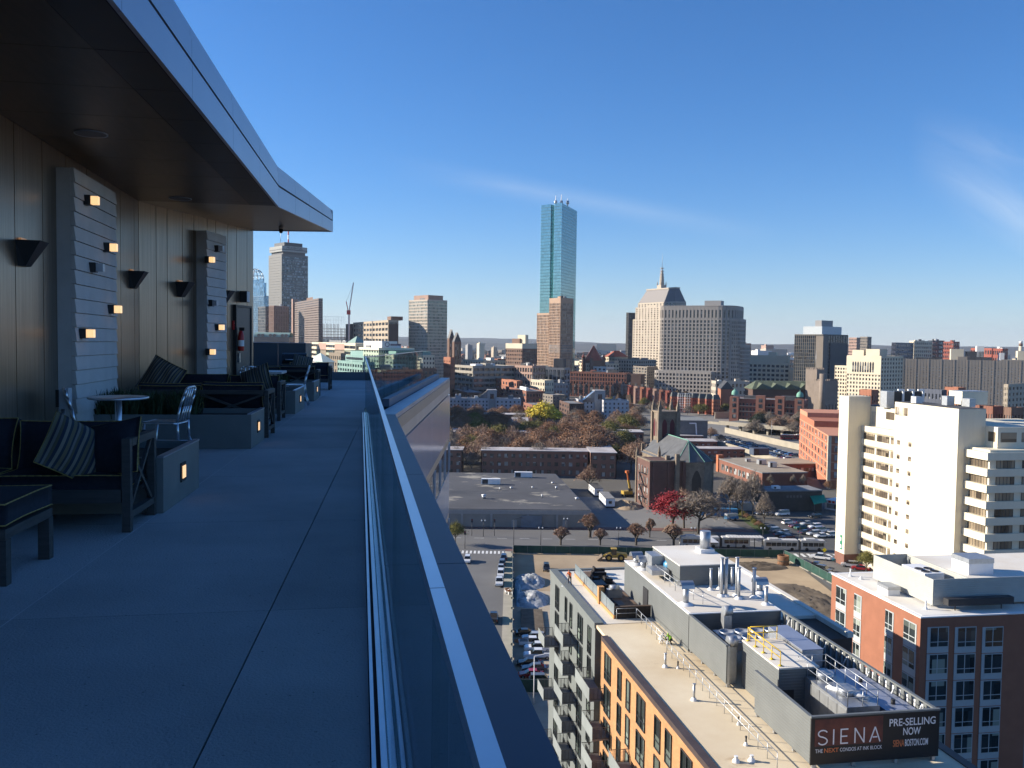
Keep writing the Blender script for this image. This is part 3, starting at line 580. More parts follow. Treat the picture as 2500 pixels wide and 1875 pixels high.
class Bld:
    """box building seen at its near corner: local x runs along the right-hand face, local y along the left-hand face"""
    def __init__(s, name, label, xc, xl, xr, ytop, Y, th, z1=None, cat='building', group=None, mn=12, corner='near', yref=None):
        th = math.radians(th); k = lambda px: ray(px, yref or ytop)[0]/ray(px, yref or ytop)[1]
        s.x, s.y = k(xc)*Y, Y; dR = (math.cos(th), math.sin(th)); dL = (-math.sin(th), math.cos(th))
        def ln(px, d):
            if px is None: return mn
            kk = k(px); return (kk*Y-s.x)/(d[0]-kk*d[1])
        s.w, s.d = ln(xr, dR), ln(xl, dL); s.h = z1 if z1 else at(xc, ytop, Y)[2]
        if s.w < 0 or s.w > 400: s.w = mn
        if s.d < 0 or s.d > 400: s.d = mn
        s.t = thing(name, label, cat, (s.x,s.y,0), th, group)
    def body(s, m, z0=0, z1=None, inset=0, x0=0, x1=None, y0=0, y1=None, name='wall', top=None):
        x1 = s.w if x1 is None else x1; y1 = s.d if y1 is None else y1; z1 = s.h if z1 is None else z1
        mb = MB().box(x0+inset,x1-inset,y0+inset,y1-inset,z0,z1); return mb.build(name, m, s.t)
    def grid(s, wall, glass, nR, nL, nf, pf=.35, sf=.4, d=.35, top=1., base=0, vert=True, z0=0, z1=None, x0=0, x1=None, y0=0, y1=None, roof=None, pfL=None, sfL=None, par=.9):
        x1 = s.w if x1 is None else x1; y1 = s.d if y1 is None else y1; z1 = s.h if z1 is None else z1
        MB().box(x0+d,x1-d,y0+d,y1-d,z0,z1-.6).build('glazing', glass, s.t)
        mb = MB(); W, D = x1-x0, y1-y0; i = d
        facade(mb, (x0,y0+i), (1,0), (0,-1), W, z0, z1, nR, nf, pf, sf, i, top, base, vert)
        facade(mb, (x0+i,y0), (0,1), (-1,0), D, z0, z1, nL, nf, pf if pfL is None else pfL, sf if sfL is None else sfL, i, top, base, vert)
        facade(mb, (x1-i,y0), (0,1), (1,0), D, z0, z1, max(2,nL//2), nf, pf, sf, i, top, base, vert)
        facade(mb, (x0,y1-i), (1,0), (0,1), W, z0, z1, max(2,nR//2), nf, pf, sf, i, top, base, vert)
        o = mb.build('facade_grid', wall, s.t, 'stuff')
        MB().box(x0+i+.02,x1-i-.02,y0+i+.02,y1-i-.02,z1-1.1,z1-.55).build('roof_deck', roof or MATS['roof_grey'], s.t)
        if W > 14 and D > 9:                      # lift huts and ventilation boxes on the roof
            r = random.Random(int(W*100+D*10))
            for _ in range(r.randint(2,4)):
                bw_, bd_ = r.uniform(.07,.2)*W, r.uniform(.12,.3)*D; bx_, by_ = x0+r.uniform(.08,.75)*W, y0+r.uniform(.1,.6)*D
                MB().box(bx_,bx_+bw_,by_,by_+bd_,z1-.54,z1+r.uniform(.8,3.2)).build('roof_hut', r.choice([MATS['roof_grey'], MATS['roof_white'], MATS['roof_dark'], wall]), s.t)
        return o
    def box(s, name, m, x0, x1, y0, y1, z0, z1): return MB().box(x0,x1,y0,y1,z0,z1).build(name, m, s.t)

# ================================================================ ground and hills
mat('roof_grey', (.22,.22,.22), rough=.9, var=.25, scale=.25); mat('roof_dark', (.075,.075,.08), rough=.9, var=.25, scale=.2); mat('roof_white', (.72,.71,.68), rough=.8, var=.12, scale=.3)
M_asph = mat('asphalt', (.105,.10,.095), rough=.9, var=.18, scale=.12, bump=.2, bscale=3)
M_city = mat('city_ground', (.10,.09,.075), rough=.95, c2=(.15,.14,.12), scale=.02)
struct(MB().quad((-12400,-3000,0),(12400,-3000,0),(12400,13000,0),(-12400,13000,0)).build('ground', M_city))
M_hill = mat('hill_woods', (.060,.052,.040), rough=1, var=.4, scale=.004)
rng = random.Random(3)
def ridge(y, hmax, seed, base=0.):
    mb = MB(); n = 140; vs = []; r = random.Random(seed); ph_ = [r.uniform(0,6.3) for _ in range(5)]
    for i in range(n+1):
        x = -9000+18000*i/n; s = x/1000
        h = hmax*(.72+.16*math.sin(.55*s+ph_[0])+.10*math.sin(1.3*s+ph_[1])+.05*math.sin(3.1*s+ph_[2])+.02*math.sin(9*s+ph_[3]))+r.uniform(-1.5,1.5)
        vs += [(x,y-1500,-2),(x,y-500,h*.6),(x,y,h),(x,y+1200,-2)]
    mb.add(vs, [(4*i+j,4*i+4+j,4*i+5+j,4*i+1+j) for i in range(n) for j in range(3)], 0, True)
    struct(mb.build('hills', M_hill))
ridge(8600, 112, 5); ridge(11500, 130, 9)

# ================================================================ condominium next door with the roof sign
M_siding = mat('grey_lap_siding', (.17,.185,.175), rough=.6, var=.07, scale=.8)
M_corr = mat('corrugated_grey', (.165,.175,.172), rough=.5, var=.07, scale=.6, metal=.15)
def ribs(m, per=.22, axis=2, dist=.03):
    t = m.node_tree; b = t.nodes['Principled BSDF']; tc = N(t, 'ShaderNodeTexCoord'); sp = N(t, 'ShaderNodeSeparateXYZ'); t.links.new(tc.outputs['Object'], sp.inputs[0])
    w = math_n(t, 'PINGPONG', math_n(t, 'DIVIDE', sp.outputs[axis], per), .5)
    bp = N(t, 'ShaderNodeBump'); bp.inputs['Strength'].default_value = .9; bp.inputs['Distance'].default_value = dist; t.links.new(w, bp.inputs['Height']); t.links.new(bp.outputs[0], b.inputs['Normal'])
ribs(M_corr); ribs(M_siding, .3, 2, .02)
M_orange = mat('orange_brick', (.52,.27,.12), rough=.85, var=.10, scale=.5)
def bricks(m, bw, bh, k=.72, axis_sum=True):
    # brick courses as colour of the material (single bricks are under a pixel here)
    t = m.node_tree; b = t.nodes['Principled BSDF']; src = b.inputs['Base Color'].links[0].from_socket
    tc = N(t, 'ShaderNodeTexCoord'); sp = N(t, 'ShaderNodeSeparateXYZ'); t.links.new(tc.outputs['Object'], sp.inputs[0])
    cb = N(t, 'ShaderNodeCombineXYZ'); t.links.new(math_n(t, 'ADD', sp.outputs[0], sp.outputs[1]), cb.inputs[0]); t.links.new(sp.outputs[2], cb.inputs[1])
    br = N(t, 'ShaderNodeTexBrick'); t.links.new(cb.outputs[0], br.inputs['Vector']); br.inputs['Scale'].default_value = 1; br.inputs['Brick Width'].default_value = bw; br.inputs['Row Height'].default_value = bh; br.inputs['Mortar Size'].default_value = bh*.10
    br.inputs['Color1'].default_value = (1,1,1,1); br.inputs['Color2'].default_value = (k+.1,)*3+(1,); br.inputs['Mortar'].default_value = (k,)*3+(1,)
    mx = N(t, 'ShaderNodeMix', data_type='RGBA', blend_type='MULTIPLY'); mx.inputs[0].default_value = 1; t.links.new(src, mx.inputs[6]); t.links.new(br.outputs[0], mx.inputs[7]); t.links.new(mx.outputs[2], b.inputs['Base Color'])
bricks(M_orange, .4, .13)
M_tpo = mat('roof_tpo', (.80,.69,.50), rough=.85, c2=(.62,.48,.30), scale=.11, detail=8)
M_tpow = mat('roof_tpo_white', (.80,.77,.70), rough=.8, c2=(.68,.60,.48), scale=.13, detail=8)
M_browncap = mat('brown_cap', (.07,.05,.045), rough=.5, var=.2)
M_glassd = window_mat('condo_glass', (.02,.028,.028), (.30,.36,.30), (2.,2.,3.05), .35, rough=.04)
M_frame = mat('window_frame_dark', (.035,.035,.038), rough=.5, var=0)
M_galv = mat('galvanised', (.46,.475,.49), rough=.46, var=.12, scale=2, metal=.8)
M_white = mat('white_paint', (.78,.78,.77), rough=.6, var=.05)
cd = thing('condo_building', 'grey and orange brick condominium block with rooftop plant and sign', 'building', rz=RZ)
ZR = 33.0
MB().prism([(22.5,81.9),(46.05,81.9),(46.05,102.4),(22.5,102.4)], 0, ZR-.45).build('grey_wall', M_siding, cd)
MB().prism([(22.2,40),(39.4,40),(39.4,81.88),(23.6,81.88),(23.6,78.4),(22.2,78.4)], 0, ZR-.45).build('brick_wall', M_orange, cd)
MB().box(39.41,46.0,76,81.87,0,ZR-.5).build('brown_wall', mat('brown_brick', (.10,.065,.05), rough=.85), cd)
MB().box(22.55,46,82,102.35,ZR-.44,ZR-.12).build('roof_deck', M_tpow, cd); MB().box(22.6,39.35,40.05,81.8,ZR-.44,ZR-.12).build('roof_deck', M_tpo, cd)
MB().prism([(22.42,81.9),(23.3,81.9),(23.3,102.5),(22.42,102.5)], ZR-.448, ZR+.05).build('parapet', M_siding, cd)
MB().box(23.31,46.1,101.9,102.5,ZR-.448,ZR+.04).build('parapet', M_siding, cd); MB().box(45.5,46.1,76,101.89,ZR-.449,ZR+.04).build('parapet', M_tpow, cd)
MB().box(22.14,22.75,40,78.42,ZR-.447,ZR-.02).build('parapet_cap', M_browncap, cd); MB().box(38.8,39.45,40,75.9,ZR-.447,ZR-.03).build('parapet_cap', M_browncap, cd)
MB().box(22.76,38.79,40,40.6,ZR-.447,ZR-.03).build('parapet_cap', M_browncap, cd)
MB().box(22.55,23.58,78.45,79.9,0,ZR-.5).build('wood_panel', mat('cedar_panel', (.22,.12,.05), rough=.7, var=.3, scale=2), cd)
def plane_b(px, py, b):      # a, z of a pixel on the facade plane x=b (street frame)
    k = ray(px, py); k = k[0]/k[1]; c, s = math.cos(GA), math.sin(GA)
    a = b*(c-k*s)/(s+k*c); Y = b*s+a*c; return a, at(px, py, Y)[2]
def plane_a(px, py, a):
    k = ray(px, py); k = k[0]/k[1]; c, s = math.cos(GA), math.sin(GA)
    b = a*(s+k*c)/(c-k*s); Y = b*s+a*c; return b, at(px, py, Y)[2]
def win_left(parent, b, ac, w, z0, z1, glass, frame, mull=(1,), trans=(), d=.10, name='window'):
    # window in a facade facing -b: recessed pane, frame bars as sub-parts
    o = MB().box(b-.004,b+.012,ac-w/2,ac+w/2,z0,z1).build(name, glass, parent)
    f = .06; mb = MB(); x0, x1 = b-d, b-.006
    mb.box(x0,x1,ac-w/2-f,ac-w/2,z0-f,z1+f).box(x0,x1,ac+w/2,ac+w/2+f,z0-f,z1+f).box(x0+.005,x1,ac-w/2,ac+w/2,z1,z1+f).box(x0+.005,x1,ac-w/2,ac+w/2,z0-f,z0)
    for k in range(1, mull[0]+1 if mull else 1): c = ac-w/2+w*k/(mull[0]+1); mb.box(x0+.02,x1,c-.03,c+.03,z0,z1)
    for q in trans: c = z0+(z1-z0)*q; mb.box(x0+.025,x1,ac-w/2,ac+w/2,c-.03,c+.03)
    mb.build('frame', frame, o); return o
FH = 3.05
for j in range(8):
    zt = ZR-1.0-FH*j
    for ac, w, h in ((98.4,1.7,2.35),(94.0,.8,2.3),(91.7,.9,2.3),(87.6,1.9,2.4),(83.9,1.15,2.4)):
        if j == 0: h += .2
        if j and ac == 94.0: win_left(cd, 22.5, ac, .7, zt-1.2, zt-.6, M_glassd, M_frame, (0,)); continue
        win_left(cd, 22.5, ac, w, zt-h, zt, M_glassd, M_frame, (1,) if w > 1 else (0,), (.3,))
    for ac, w in ((76.2,1.9),(72.5,1.0),(70.0,1.0),(66.6,2.0),(62.6,1.2),(60.2,1.2),(56.6,2.0),(53,1.1),(50.5,1.1),(46.5,2.0)):
        win_left(cd, 22.2, ac, w, zt-2.5, zt-.1, M_glassd, M_frame, (1,) if w > 1.5 else (0,), (.25,))
    win_left(cd, 23.6, 80.9, 1.3, zt-2.4, zt, M_glassd, M_frame, (0,), (.3,))
M_mesh = mat('balcony_mesh', (.075,.072,.07), rough=.6, var=.1)
def balcony(b, a0, a1, z, out, label=None):
    t = MB().box(b-out,b-.01,a0,a1,z-.16,z).build('balcony', mat('balcony_slab', (.20,.20,.20), rough=.7), cd)
    MB().box(b-out-.03,b-out+.01,a0,a1,z-.18,z+1.07).build('front_panel', mat('balcony_panel', (.24,.26,.25), rough=.55), t)
    for a in (a0-.02, a1-.02):
        m = MB(); m.box(b-out+.012,b-.02,a,a+.04,z+1.02,z+1.07).box(b-out+.012,b-.02,a,a+.04,z+.02,z+.07)
        for k in range(5): x = b-out+.03+(out-.07)*k/4; m.box(x-.02,x+.02,a+.003,a+.037,z+.07,z+1.02)
        for k in range(14): x = b-out+.05+(out-.1)*k/13; m.box(x-.006,x+.006,a+.012,a+.028,z+.07,z+1.02)
        for k in range(7): q = z+.16+.12*k; m.box(b-out+.02,b-.03,a+.014,a+.026,q-.006,q+.006)
        m.build('mesh_rail', M_mesh, t)
for j in range(1, 7): balcony(22.48, 88.6, 92.6, ZR-1.35-FH*j, 1.55)
for j in (2,4,6): balcony(22.48, 97.2, 100.6, ZR-1.35-FH*j, 1.7)
balcony(22.48, 77.6, 83.0, ZR-1.6-FH*1.35, 1.6)
for j in range(2, 7): balcony(22.18, 75.2, 79.0, ZR-1.6-FH*(j+.2), 1.6)
for j in range(2, 7): balcony(22.18, 65.6, 69.6, ZR-1.6-FH*j, 1.7)
# roof plant
pp = thing('roof_plant_house', 'grey corrugated plant house with white roof on the condominium', 'building', rz=RZ)
ZP = 36.3
MB().box(28.7,37.4,73.5,92.8,ZR-.10,ZP-.1).build('wall', M_corr, pp); MB().box(28.66,37.44,73.46,92.84,ZP-.098,ZP).build('roof_edge', M_white, pp); MB().box(28.9,37.2,73.7,92.6,ZP+.004,ZP+.02).build('roof_deck', M_tpow, pp)
MB().box(31.0,36.8,82.0,90.2,ZP+.021,ZP+2.0).build('upper_wall', M_corr, pp); MB().box(30.96,36.84,81.96,90.24,ZP+2.001,ZP+2.1).build('upper_roof', M_tpow, pp)
MB().box(28.62,28.68,84.6,86.1,ZR-.09,ZR+2.3).build('door', M_frame, pp)
MB().box(34.9,36.4,86.4,87.9,ZP+2.101,ZP+2.5).build('chimney_kerb', M_white, pp); MB().cyl((35.65,87.15,ZP+2.5),(35.65,87.15,ZP+4.3),.55,.55,20).build('chimney', M_galv, pp)
def pipe(px, py, z, h, r, label, m=None, kerb=True, hood=False, name='vent_pipe', grp='vent pipes on the condominium roof'):
    x, y = G(px, py, z); t = thing(name, label, 'vent', (x,y,z), RZ, grp)
    if kerb: MB().lathe([(r*2.6,0),(r*2.2,.12),(r*1.05,.25)],n=10).build('flashing', M_white, t)
    MB().cyl((0,0,0),(0,0,h),r,r,10).build('shaft', m or M_galv, t)
    if hood:
        mb = MB(); 
        for i in range(6):
            p0, p1 = PI*i/6, PI*(i+1)/6; R_ = r*2.2; mb.quad((-R_,-R_*math.cos(p0),h+R_*math.sin(p0)),(R_,-R_*math.cos(p0),h+R_*math.sin(p0)),(R_,-R_*math.cos(p1),h+R_*math.sin(p1)),(-R_,-R_*math.cos(p1),h+R_*math.sin(p1)))
        mb.build('hood', M_galv, t)
    else: MB().cyl((0,0,h+.02),(0,0,h+.10),r*1.35,r*1.35,10).build('cap', m or M_galv, t)
Z0 = ZR-.12
for i, (px, py, h, r, m, lb) in enumerate([(1624,1629,1.1,.10,None,'upright pipe on the tan roof, far one of the pale pair'),(1655,1632,.5,.06,M_frame,'short black pipe beside the pale upright pipe'),(1694,1710,1.2,.10,None,'upright pipe on the tan roof nearer the sign'),
        (1688,1795,.0,.05,None,''),(1821,1820,.55,.06,M_frame,'black pipe on the tan roof before the sign'),(1803,1770,.5,.05,M_frame,'short black pipe beside the wire fence'),(1797,1860,.3,.10,M_white,'left white stub at the lower edge of the tan roof'),(1835,1858,.3,.10,M_white,'right white stub at the lower edge of the tan roof')]):
    if h: pipe(px, py, Z0, h, r, lb, m)
ZD = ZP+.02
for i, (px, py, h, r) in enumerate([(1735,1440,2.0,.12),(1756,1438,2.0,.11),(1761,1456,3.6,.15),(1772,1456,3.6,.15),(1798,1455,3.6,.15),(1803,1462,2.9,.15),(1787,1437,2.0,.14),(1840,1458,2.7,.16),(1870,1476,1.6,.16)]):
    pipe(px, py, ZD, h, r, 'shiny flue pipe, %s from the left on the plant house roof' % ORD[i], grp='flue pipes on the plant house roof', name='flue_pipe')
for i, (px, py, h) in enumerate([(1553,1378,.8),(1570,1390,.9),(1674,1476,1.6),(1780,1650,.0),(1855,1447,.9)]):
    if h: pipe(px, py, ZD, h, .28, ['hooded vent at the far left corner of the plant house','second hooded vent by the far left corner of the plant house','hooded vent on a white kerb in the middle of the plant house roof','','hooded blue-grey vent at the right of the plant house roof'][i], hood=True, name='hooded_vent', grp='hooded vents')
x, y = G(1611, 1402, ZD); t = thing('air_handler', 'air handler with blue wrapped fan on the plant house roof', 'air handler', (x,y,ZD), RZ)
M_tarp = mat('blue_wrap', (.05,.26,.45), rough=.35, var=.2, scale=3)
MB().box(-.9,1.1,0,2.2,.4,1.9).build('cabinet', M_galv, t); MB().box(-1.6,.2,-2.2,-.2,.5,1.0).build('intake', M_galv, t); MB().lathe([(0,.1),(.9,.1),(1.0,.6),(1.0,1.3),(.7,1.6),(0,1.6)], (1.2,-.4,0), 14).build('wrapped_fan', M_tarp, t); MB().box(-.9,1.1,0,.1,0,.4).build('base_frame', M_frame, t)
# screens round the open plant yard
M_sign = mat('sign_black', (.012,.012,.014), rough=.5, var=0); M_signr = mat('sign_rust', (.16,.045,.03), rough=.6, c2=(.05,.018,.02), scale=.6)
def screen(label, pts, z0, z1, m, slat=False):
    t = thing('screen_wall', label, 'screen wall', rz=RZ)
    for p, q in zip(pts[:-1], pts[1:]):
        p, q = Vector(p), Vector(q); L = (q-p).length; d = (q-p)/L; n = Vector((-d.y, d.x)); mb = MB()
        obox(mb, p, d, n, .02, L-.02, 0, .09, z0+.3, z1-.12); mb.build('panel', m, t)
        mb = MB(); obox(mb, p, d, n, 0, L, -.08, .17, z1-.118, z1); mb.build('cap', M_corr, t)
        k = max(2, int(L/2.4))
        for i in range(k+1): 
            mb = MB(); s = min(max(.05, L*i/k), L-.25); obox(mb, p, d, n, s, s+.2, .10, .30, z0, z1-.12); mb.build('post', M_galv, t)
    return t
screen('grey corrugated screen wall running on from the plant house, left side', [(28.7,73.4),(28.7,65.25)], Z0, ZP, M_corr)
screen('grey corrugated screen wall leading to the sign corner', [(28.6,59.9),(28.6,51.55)], Z0, ZP, M_corr)
sg = thing('billboard', 'dark roof billboard reading SIENA and PRE-SELLING NOW', 'billboard', (*BA(28.5,51.5),Z0), RZ)
MB().box(0,9.05,-.02,.10,.35,3.42).build('board', M_sign, sg); MB().box(-.03,9.08,-.05,.16,3.421,3.53).build('cap', M_corr, sg); MB().box(.25,5.0,-.032,-.021,1.55,3.3).build('picture_panel', M_signr, sg)
for x in (.3,3,6,8.7): MB().box(x,x+.2,.11,.35,0,3.4).build('post', M_galv, sg)
def text(s, x, z, w, h, m, parent, bold=False):
    cu_ = bpy.data.curves.new('lettering', 'FONT'); cu_.body = s; cu_.size = 1; cu_.extrude = .004
    if bold: cu_.offset = .012
    o = bpy.data.objects.new('lettering', cu_); col.objects.link(o); dg = bpy.context.evaluated_depsgraph_get(); me = bpy.data.meshes.new_from_object(o.evaluated_get(dg)); bpy.data.objects.remove(o)
    me.materials.clear(); me.materials.append(m); xs = [v.co.x for v in me.vertices]; ys = [v.co.y for v in me.vertices]
    sx_ = w/(max(xs)-min(xs)); sy_ = h/(max(ys)-min(ys)); x0, y0 = min(xs), min(ys)
    for v in me.vertices: v.co = Vector(((v.co.x-x0)*sx_, v.co.z, (v.co.y-y0)*sy_))
    o = bpy.data.objects.new('lettering', me); col.objects.link(o); o.parent = parent; o.location = (x,-.042,z); return o
M_txt = mat('sign_white_print', (.75,.75,.78), var=0); M_txto = mat('sign_orange_print', (.62,.20,.08), var=0)
# SIENA in thin strokes
def strokes(ch, x, z, w, h, t=.085):
    m = MB(); Bx = lambda a, b, c, d: m.box(x+a*w, x+b*w, -.045, -.034, z+c*h, z+d*h); e = t/w; f = t/h
    if ch == 'I': Bx(.5-e/2,.5+e/2,0,1)
    if ch == 'E': Bx(0,e,0,1); Bx(e,.9,1-f,1); Bx(e,.8,.5-f/2,.5+f/2); Bx(e,.9,0,f)
    if ch == 'N':
        Bx(0,e,0,1); Bx(1-e,1,0,1); m.bar((x+t*.6,-.0395,z+h-t*.3),(x+w-t*.6,-.0395,z+t*.3),.010,t)
    if ch == 'A':
        m.bar((x+t*.4,-.0395,z),(x+w/2,-.0395,z+h-t*.2),.010,t); m.bar((x+w-t*.4,-.039,z),(x+w/2,-.039,z+h-t*.2),.010,t); m.box(x+.3*w, x+.7*w, -.0445, -.0345, z+.28*h, z+.28*h+t)
    if ch == 'S':
        P = []
        for i in range(9): a = math.radians(20+i*31); P.append((x+w*.5+w*.45*math.cos(a), -.0395, z+h*.75+h*.22*math.sin(a)))
        for i in range(1,9): a = math.radians(90-i*31); P.append((x+w*.5+w*.45*math.cos(a), -.0395, z+h*.26+h*.23*math.sin(a)))
        for a, b in zip(P[:-1], P[1:]): m.bar(a, b, .010, t)
    m.build('letter', M_txt, sg)
for ch, x, w in (('S',.45,.70),('I',1.45,.2),('E',2.02,.60),('N',3.0,.72),('A',4.05,.80)): strokes(ch, x, 1.62, w, 1.0)
text('THE', .30, 1.13, .52, .24, M_txt, sg); text('NEXT', .92, 1.12, 1.0, .28, M_txto, sg, True); text('CONDOS AT INK BLOCK', 2.02, 1.13, 2.95, .24, M_txt, sg)
text('PRE-SELLING', 5.45, 2.55, 3.3, .50, M_txt, sg, True); text('NOW', 6.45, 1.92, 1.25, .50, M_txt, sg, True); text('SIENA', 5.75, 1.18, .80, .46, M_txto, sg, True); text('BOSTON.COM', 6.60, 1.18, 1.65, .46, M_txt, sg, True)
# louvred right screen
ls = thing('louvre_screen', 'long louvred screen wall with bright gaps on the right of the plant yard', 'screen wall', rz=RZ)
MB().box(37.38,37.62,51.7,73.4,ZP-.12,ZP).build('cap', M_corr, ls); MB().box(37.45,37.55,51.7,73.4,ZR,ZR+.7).build('bottom_rail', M_galv, ls); MB().box(37.44,37.54,51.7,73.4,ZP-1.35,ZP-1.2).build('mid_rail', M_galv, ls)
for i in range(26):
    a = 51.9+i*.84; MB().box(37.46,37.56,a,a+.36,ZR+.71,ZP-.122).build('louvre_post', M_corr, ls)
for i in range(7): a = 53+i*3.1; MB().bar((37.3,a,ZP-.3),(35.8,a,Z0+.05),.09,.09).build('brace', M_galv, ls)
MB().box(37.63,37.68,51.7,73.4,ZR+.2,ZP-.4).build('backing_panel', M_white, ls)
# yard equipment
def gear(name, label, cat, b0, b1, a0, a1, z0, z1, m, extra=None, loc_label=None):
    t = thing(name, label, cat, (*BA(b0,a0),z0), RZ); MB().box(0,b1-b0,0,a1-a0,0,z1-z0).build('casing', m, t)
    if extra: extra(t, b1-b0, a1-a0, z1-z0)
    return t
def shed(t, w, d, h):
    MB().box(-.05,w+.05,-.05,d+.05,h+.001,h+.12).build('roof', M_tpow, t); MB().box(.3,1.2,-.03,-.001,0,2.1).build('door', M_frame, t)
gear('plant_shed', 'grey corrugated shed with yellow railings in the plant yard', 'shed', 30.1, 33.2, 59.2, 65.4, Z0, 36.5, M_corr, shed)
def guard(label, pts, z, m, h=1.07, post=1.4, name='guard_rail', grp=None, r=.028, foot=False):
    t = thing(name, label, 'railing', rz=RZ, group=grp); pts = [Vector((*p, z)) for p in pts]
    for p, q in zip(pts[:-1], pts[1:]):
        for hh in (h, h*.55): MB().cyl(p+Vector((0,0,hh)), q+Vector((0,0,hh)), r, r, 6).build('rail', m, t)
        L = (q-p).length; k = max(1, round(L/post))
        for i in range(k+1):
            s = p.lerp(q, i/k); MB().cyl(s, s+Vector((0,0,h)), r, r, 6).build('post', m, t)
            if foot: MB().lathe([(.16,0),(.16,.05),(.04,.10)], tuple(s), 8).build('foot', m, t)
    return t
M_yel = mat('yellow_paint', (.75,.48,.03), rough=.45, var=.1)
guard('yellow guard rail on the plant shed roof', [(30.4,65.1),(30.4,59.6)], 36.63, M_yel, foot=True, r=.04); guard('short yellow guard rail across the far end of the shed roof', [(30.6,65.2),(32.9,65.2)], 36.63, M_yel, r=.04)
def tower_(t, w, d, h):
    for i in range(6): MB().box(-.03,-.001,d*i/6+.05,d*(i+1)/6-.05,.1,h-.2).build('side_panel', M_galv, t)
    MB().box(.3,w-.3,-.03,-.001,.3,h-.5).build('louvre', M_frame, t)
    MB().cyl((w/2,d*.3,h),(w/2,d*.3,h+.5),.6,.6,18).build('fan_stack', M_galv, t); MB().cyl((w/2,d*.72,h),(w/2,d*.72,h+.5),.6,.6,18).build('fan_stack', M_galv, t)
    MB().cyl((.5,d*.5,h),(w-.4,d*.1,h+.25),.16,.16,8).build('white_pipe', M_white, t)
gear('cooling_tower', 'pale metal cooling tower with railed top deck behind the sign', 'cooling tower', 32.2, 34.6, 53.6, 60.6, Z0+.5, 35.9, M_galv, tower_)
guard('galvanised guard rail round the cooling tower deck', [(32.3,53.7),(32.3,60.5),(34.5,60.5),(34.5,53.7),(32.3,53.7)], 35.91, M_galv)
M_blue_r = mat('blue_grey_roofing', (.30,.33,.42), rough=.35, var=.1, metal=.3)
gear('air_unit', 'blue topped air unit standing beside the cooling tower', 'air handler', 33.5, 35.2, 62.2, 68.0, Z0+.6, 36.7, M_galv, lambda t, w, d, h: (MB().box(-.03,w+.03,-.03,d+.03,h+.001,h+.08).build('top', M_blue_r, t), MB().cyl((.4,-.5,.3),(.4,-.5,h*.8),.35,.35,12).build('wrapped_pump', M_tarp, t)))
gear('duct_housing', 'long grey duct housing with two roof vents against the louvred screen', 'duct', 35.0, 37.2, 52.4, 61.0, Z0, 35.6, M_blue_r, lambda t, w, d, h: (MB().cyl((1.1,2,h),(1.1,2,h+.35),.15,.15,8).build('vent', M_frame, t), MB().cyl((1.1,6,h),(1.1,6,h+.35),.15,.15,8).build('vent', M_frame, t)))
def fans(t, w, d, h):
    for i in range(4):
        for j in range(2): MB().lathe([(.62,0),(.62,.22),(.56,.22),(.50,.05),(0,.05)], ((i+.6)*1.35,(j+.5)*1.5+.1,h), 16).build('fan', M_galv, t)
    for i in range(4): MB().box(w*i/4+.1,w*i/4+.25,-.02,.12,-1.6,-.001).build('leg', M_galv, t)
gear('fan_array', 'raised array of eight round condenser fans behind the plant house', 'condenser', 29.9, 37.0, 67.6, 71.0, 34.9, 35.6, M_galv, fans)
x, y = BA(31.8, 72.2); t = thing('exhaust_duct', 'tall square duct with curved hood against the plant house', 'duct', (x,y,Z0), RZ); MB().box(-.35,.35,0,.7,0,3.9).build('shaft', M_galv, t); MB().cyl((-.36,.2,3.9),(.36,.2,3.9),.45,.45,14).build('hood', M_galv, t)
x, y = BA(29.5, 65.9); t = thing('exhaust_duct', 'tall square duct with curved hood at the end of the left screen', 'duct', (x,y,Z0), RZ); MB().box(-.35,.35,0,.7,0,3.4).build('shaft', M_galv, t); MB().cyl((-.36,.2,3.4),(.36,.2,3.4),.45,.45,14).build('hood', M_galv, t)
guard('galvanised guard rail along the plant house, far part', [(27.0,83),(27.0,74)], Z0, M_galv, name='roof_guard_rail'); guard('galvanised guard rail along the screen wall, near part', [(26.7,73.5),(26.5,52)], Z0, M_galv, name='roof_guard_rail'); guard('guard rail closing the roof deck beside the workers', [(25.0,83.2),(27.0,83.2)], Z0, M_galv, name='roof_guard_rail')
guard('guard rail across the white plant house roof', [(30.0,89.5),(30.0,80.5),(31.0,76.0)], ZD, M_galv, name='roof_guard_rail')
# roof deck with screens and furniture
M_deck = mat('deck_tiles', (.20,.13,.09), rough=.8, c2=(.10,.07,.05), scale=.7)
dk = struct(MB().box(25.1,28.6,83.6,101.4,Z0+.002,Z0+.05).build('roof_deck_tiles', M_deck, None)); dk.rotation_euler = (0,0,RZ)
gs = thing('deck_screen', 'frosted glass screen on orange timber kerb beside the roof deck', 'screen', rz=RZ)
MB().box(24.75,24.95,83.4,99.6,Z0,Z0+.32).build('kerb', mat('timber_orange', (.50,.26,.10), rough=.7), gs)
for i in range(6): MB().box(24.82,24.86,83.5+i*2.7,86.1+i*2.7,Z0+.33,Z0+1.45).build('panel', mat('frosted_panel', (.19,.225,.235), rough=.25), gs)
MB().box(24.6,25.2,88.4,89.0,Z0,Z0+1.8).build('pillar', MATS['timber_orange'], gs)
M_wick = mat('dark_wicker', (.03,.025,.022), rough=.8, var=.3, scale=8)
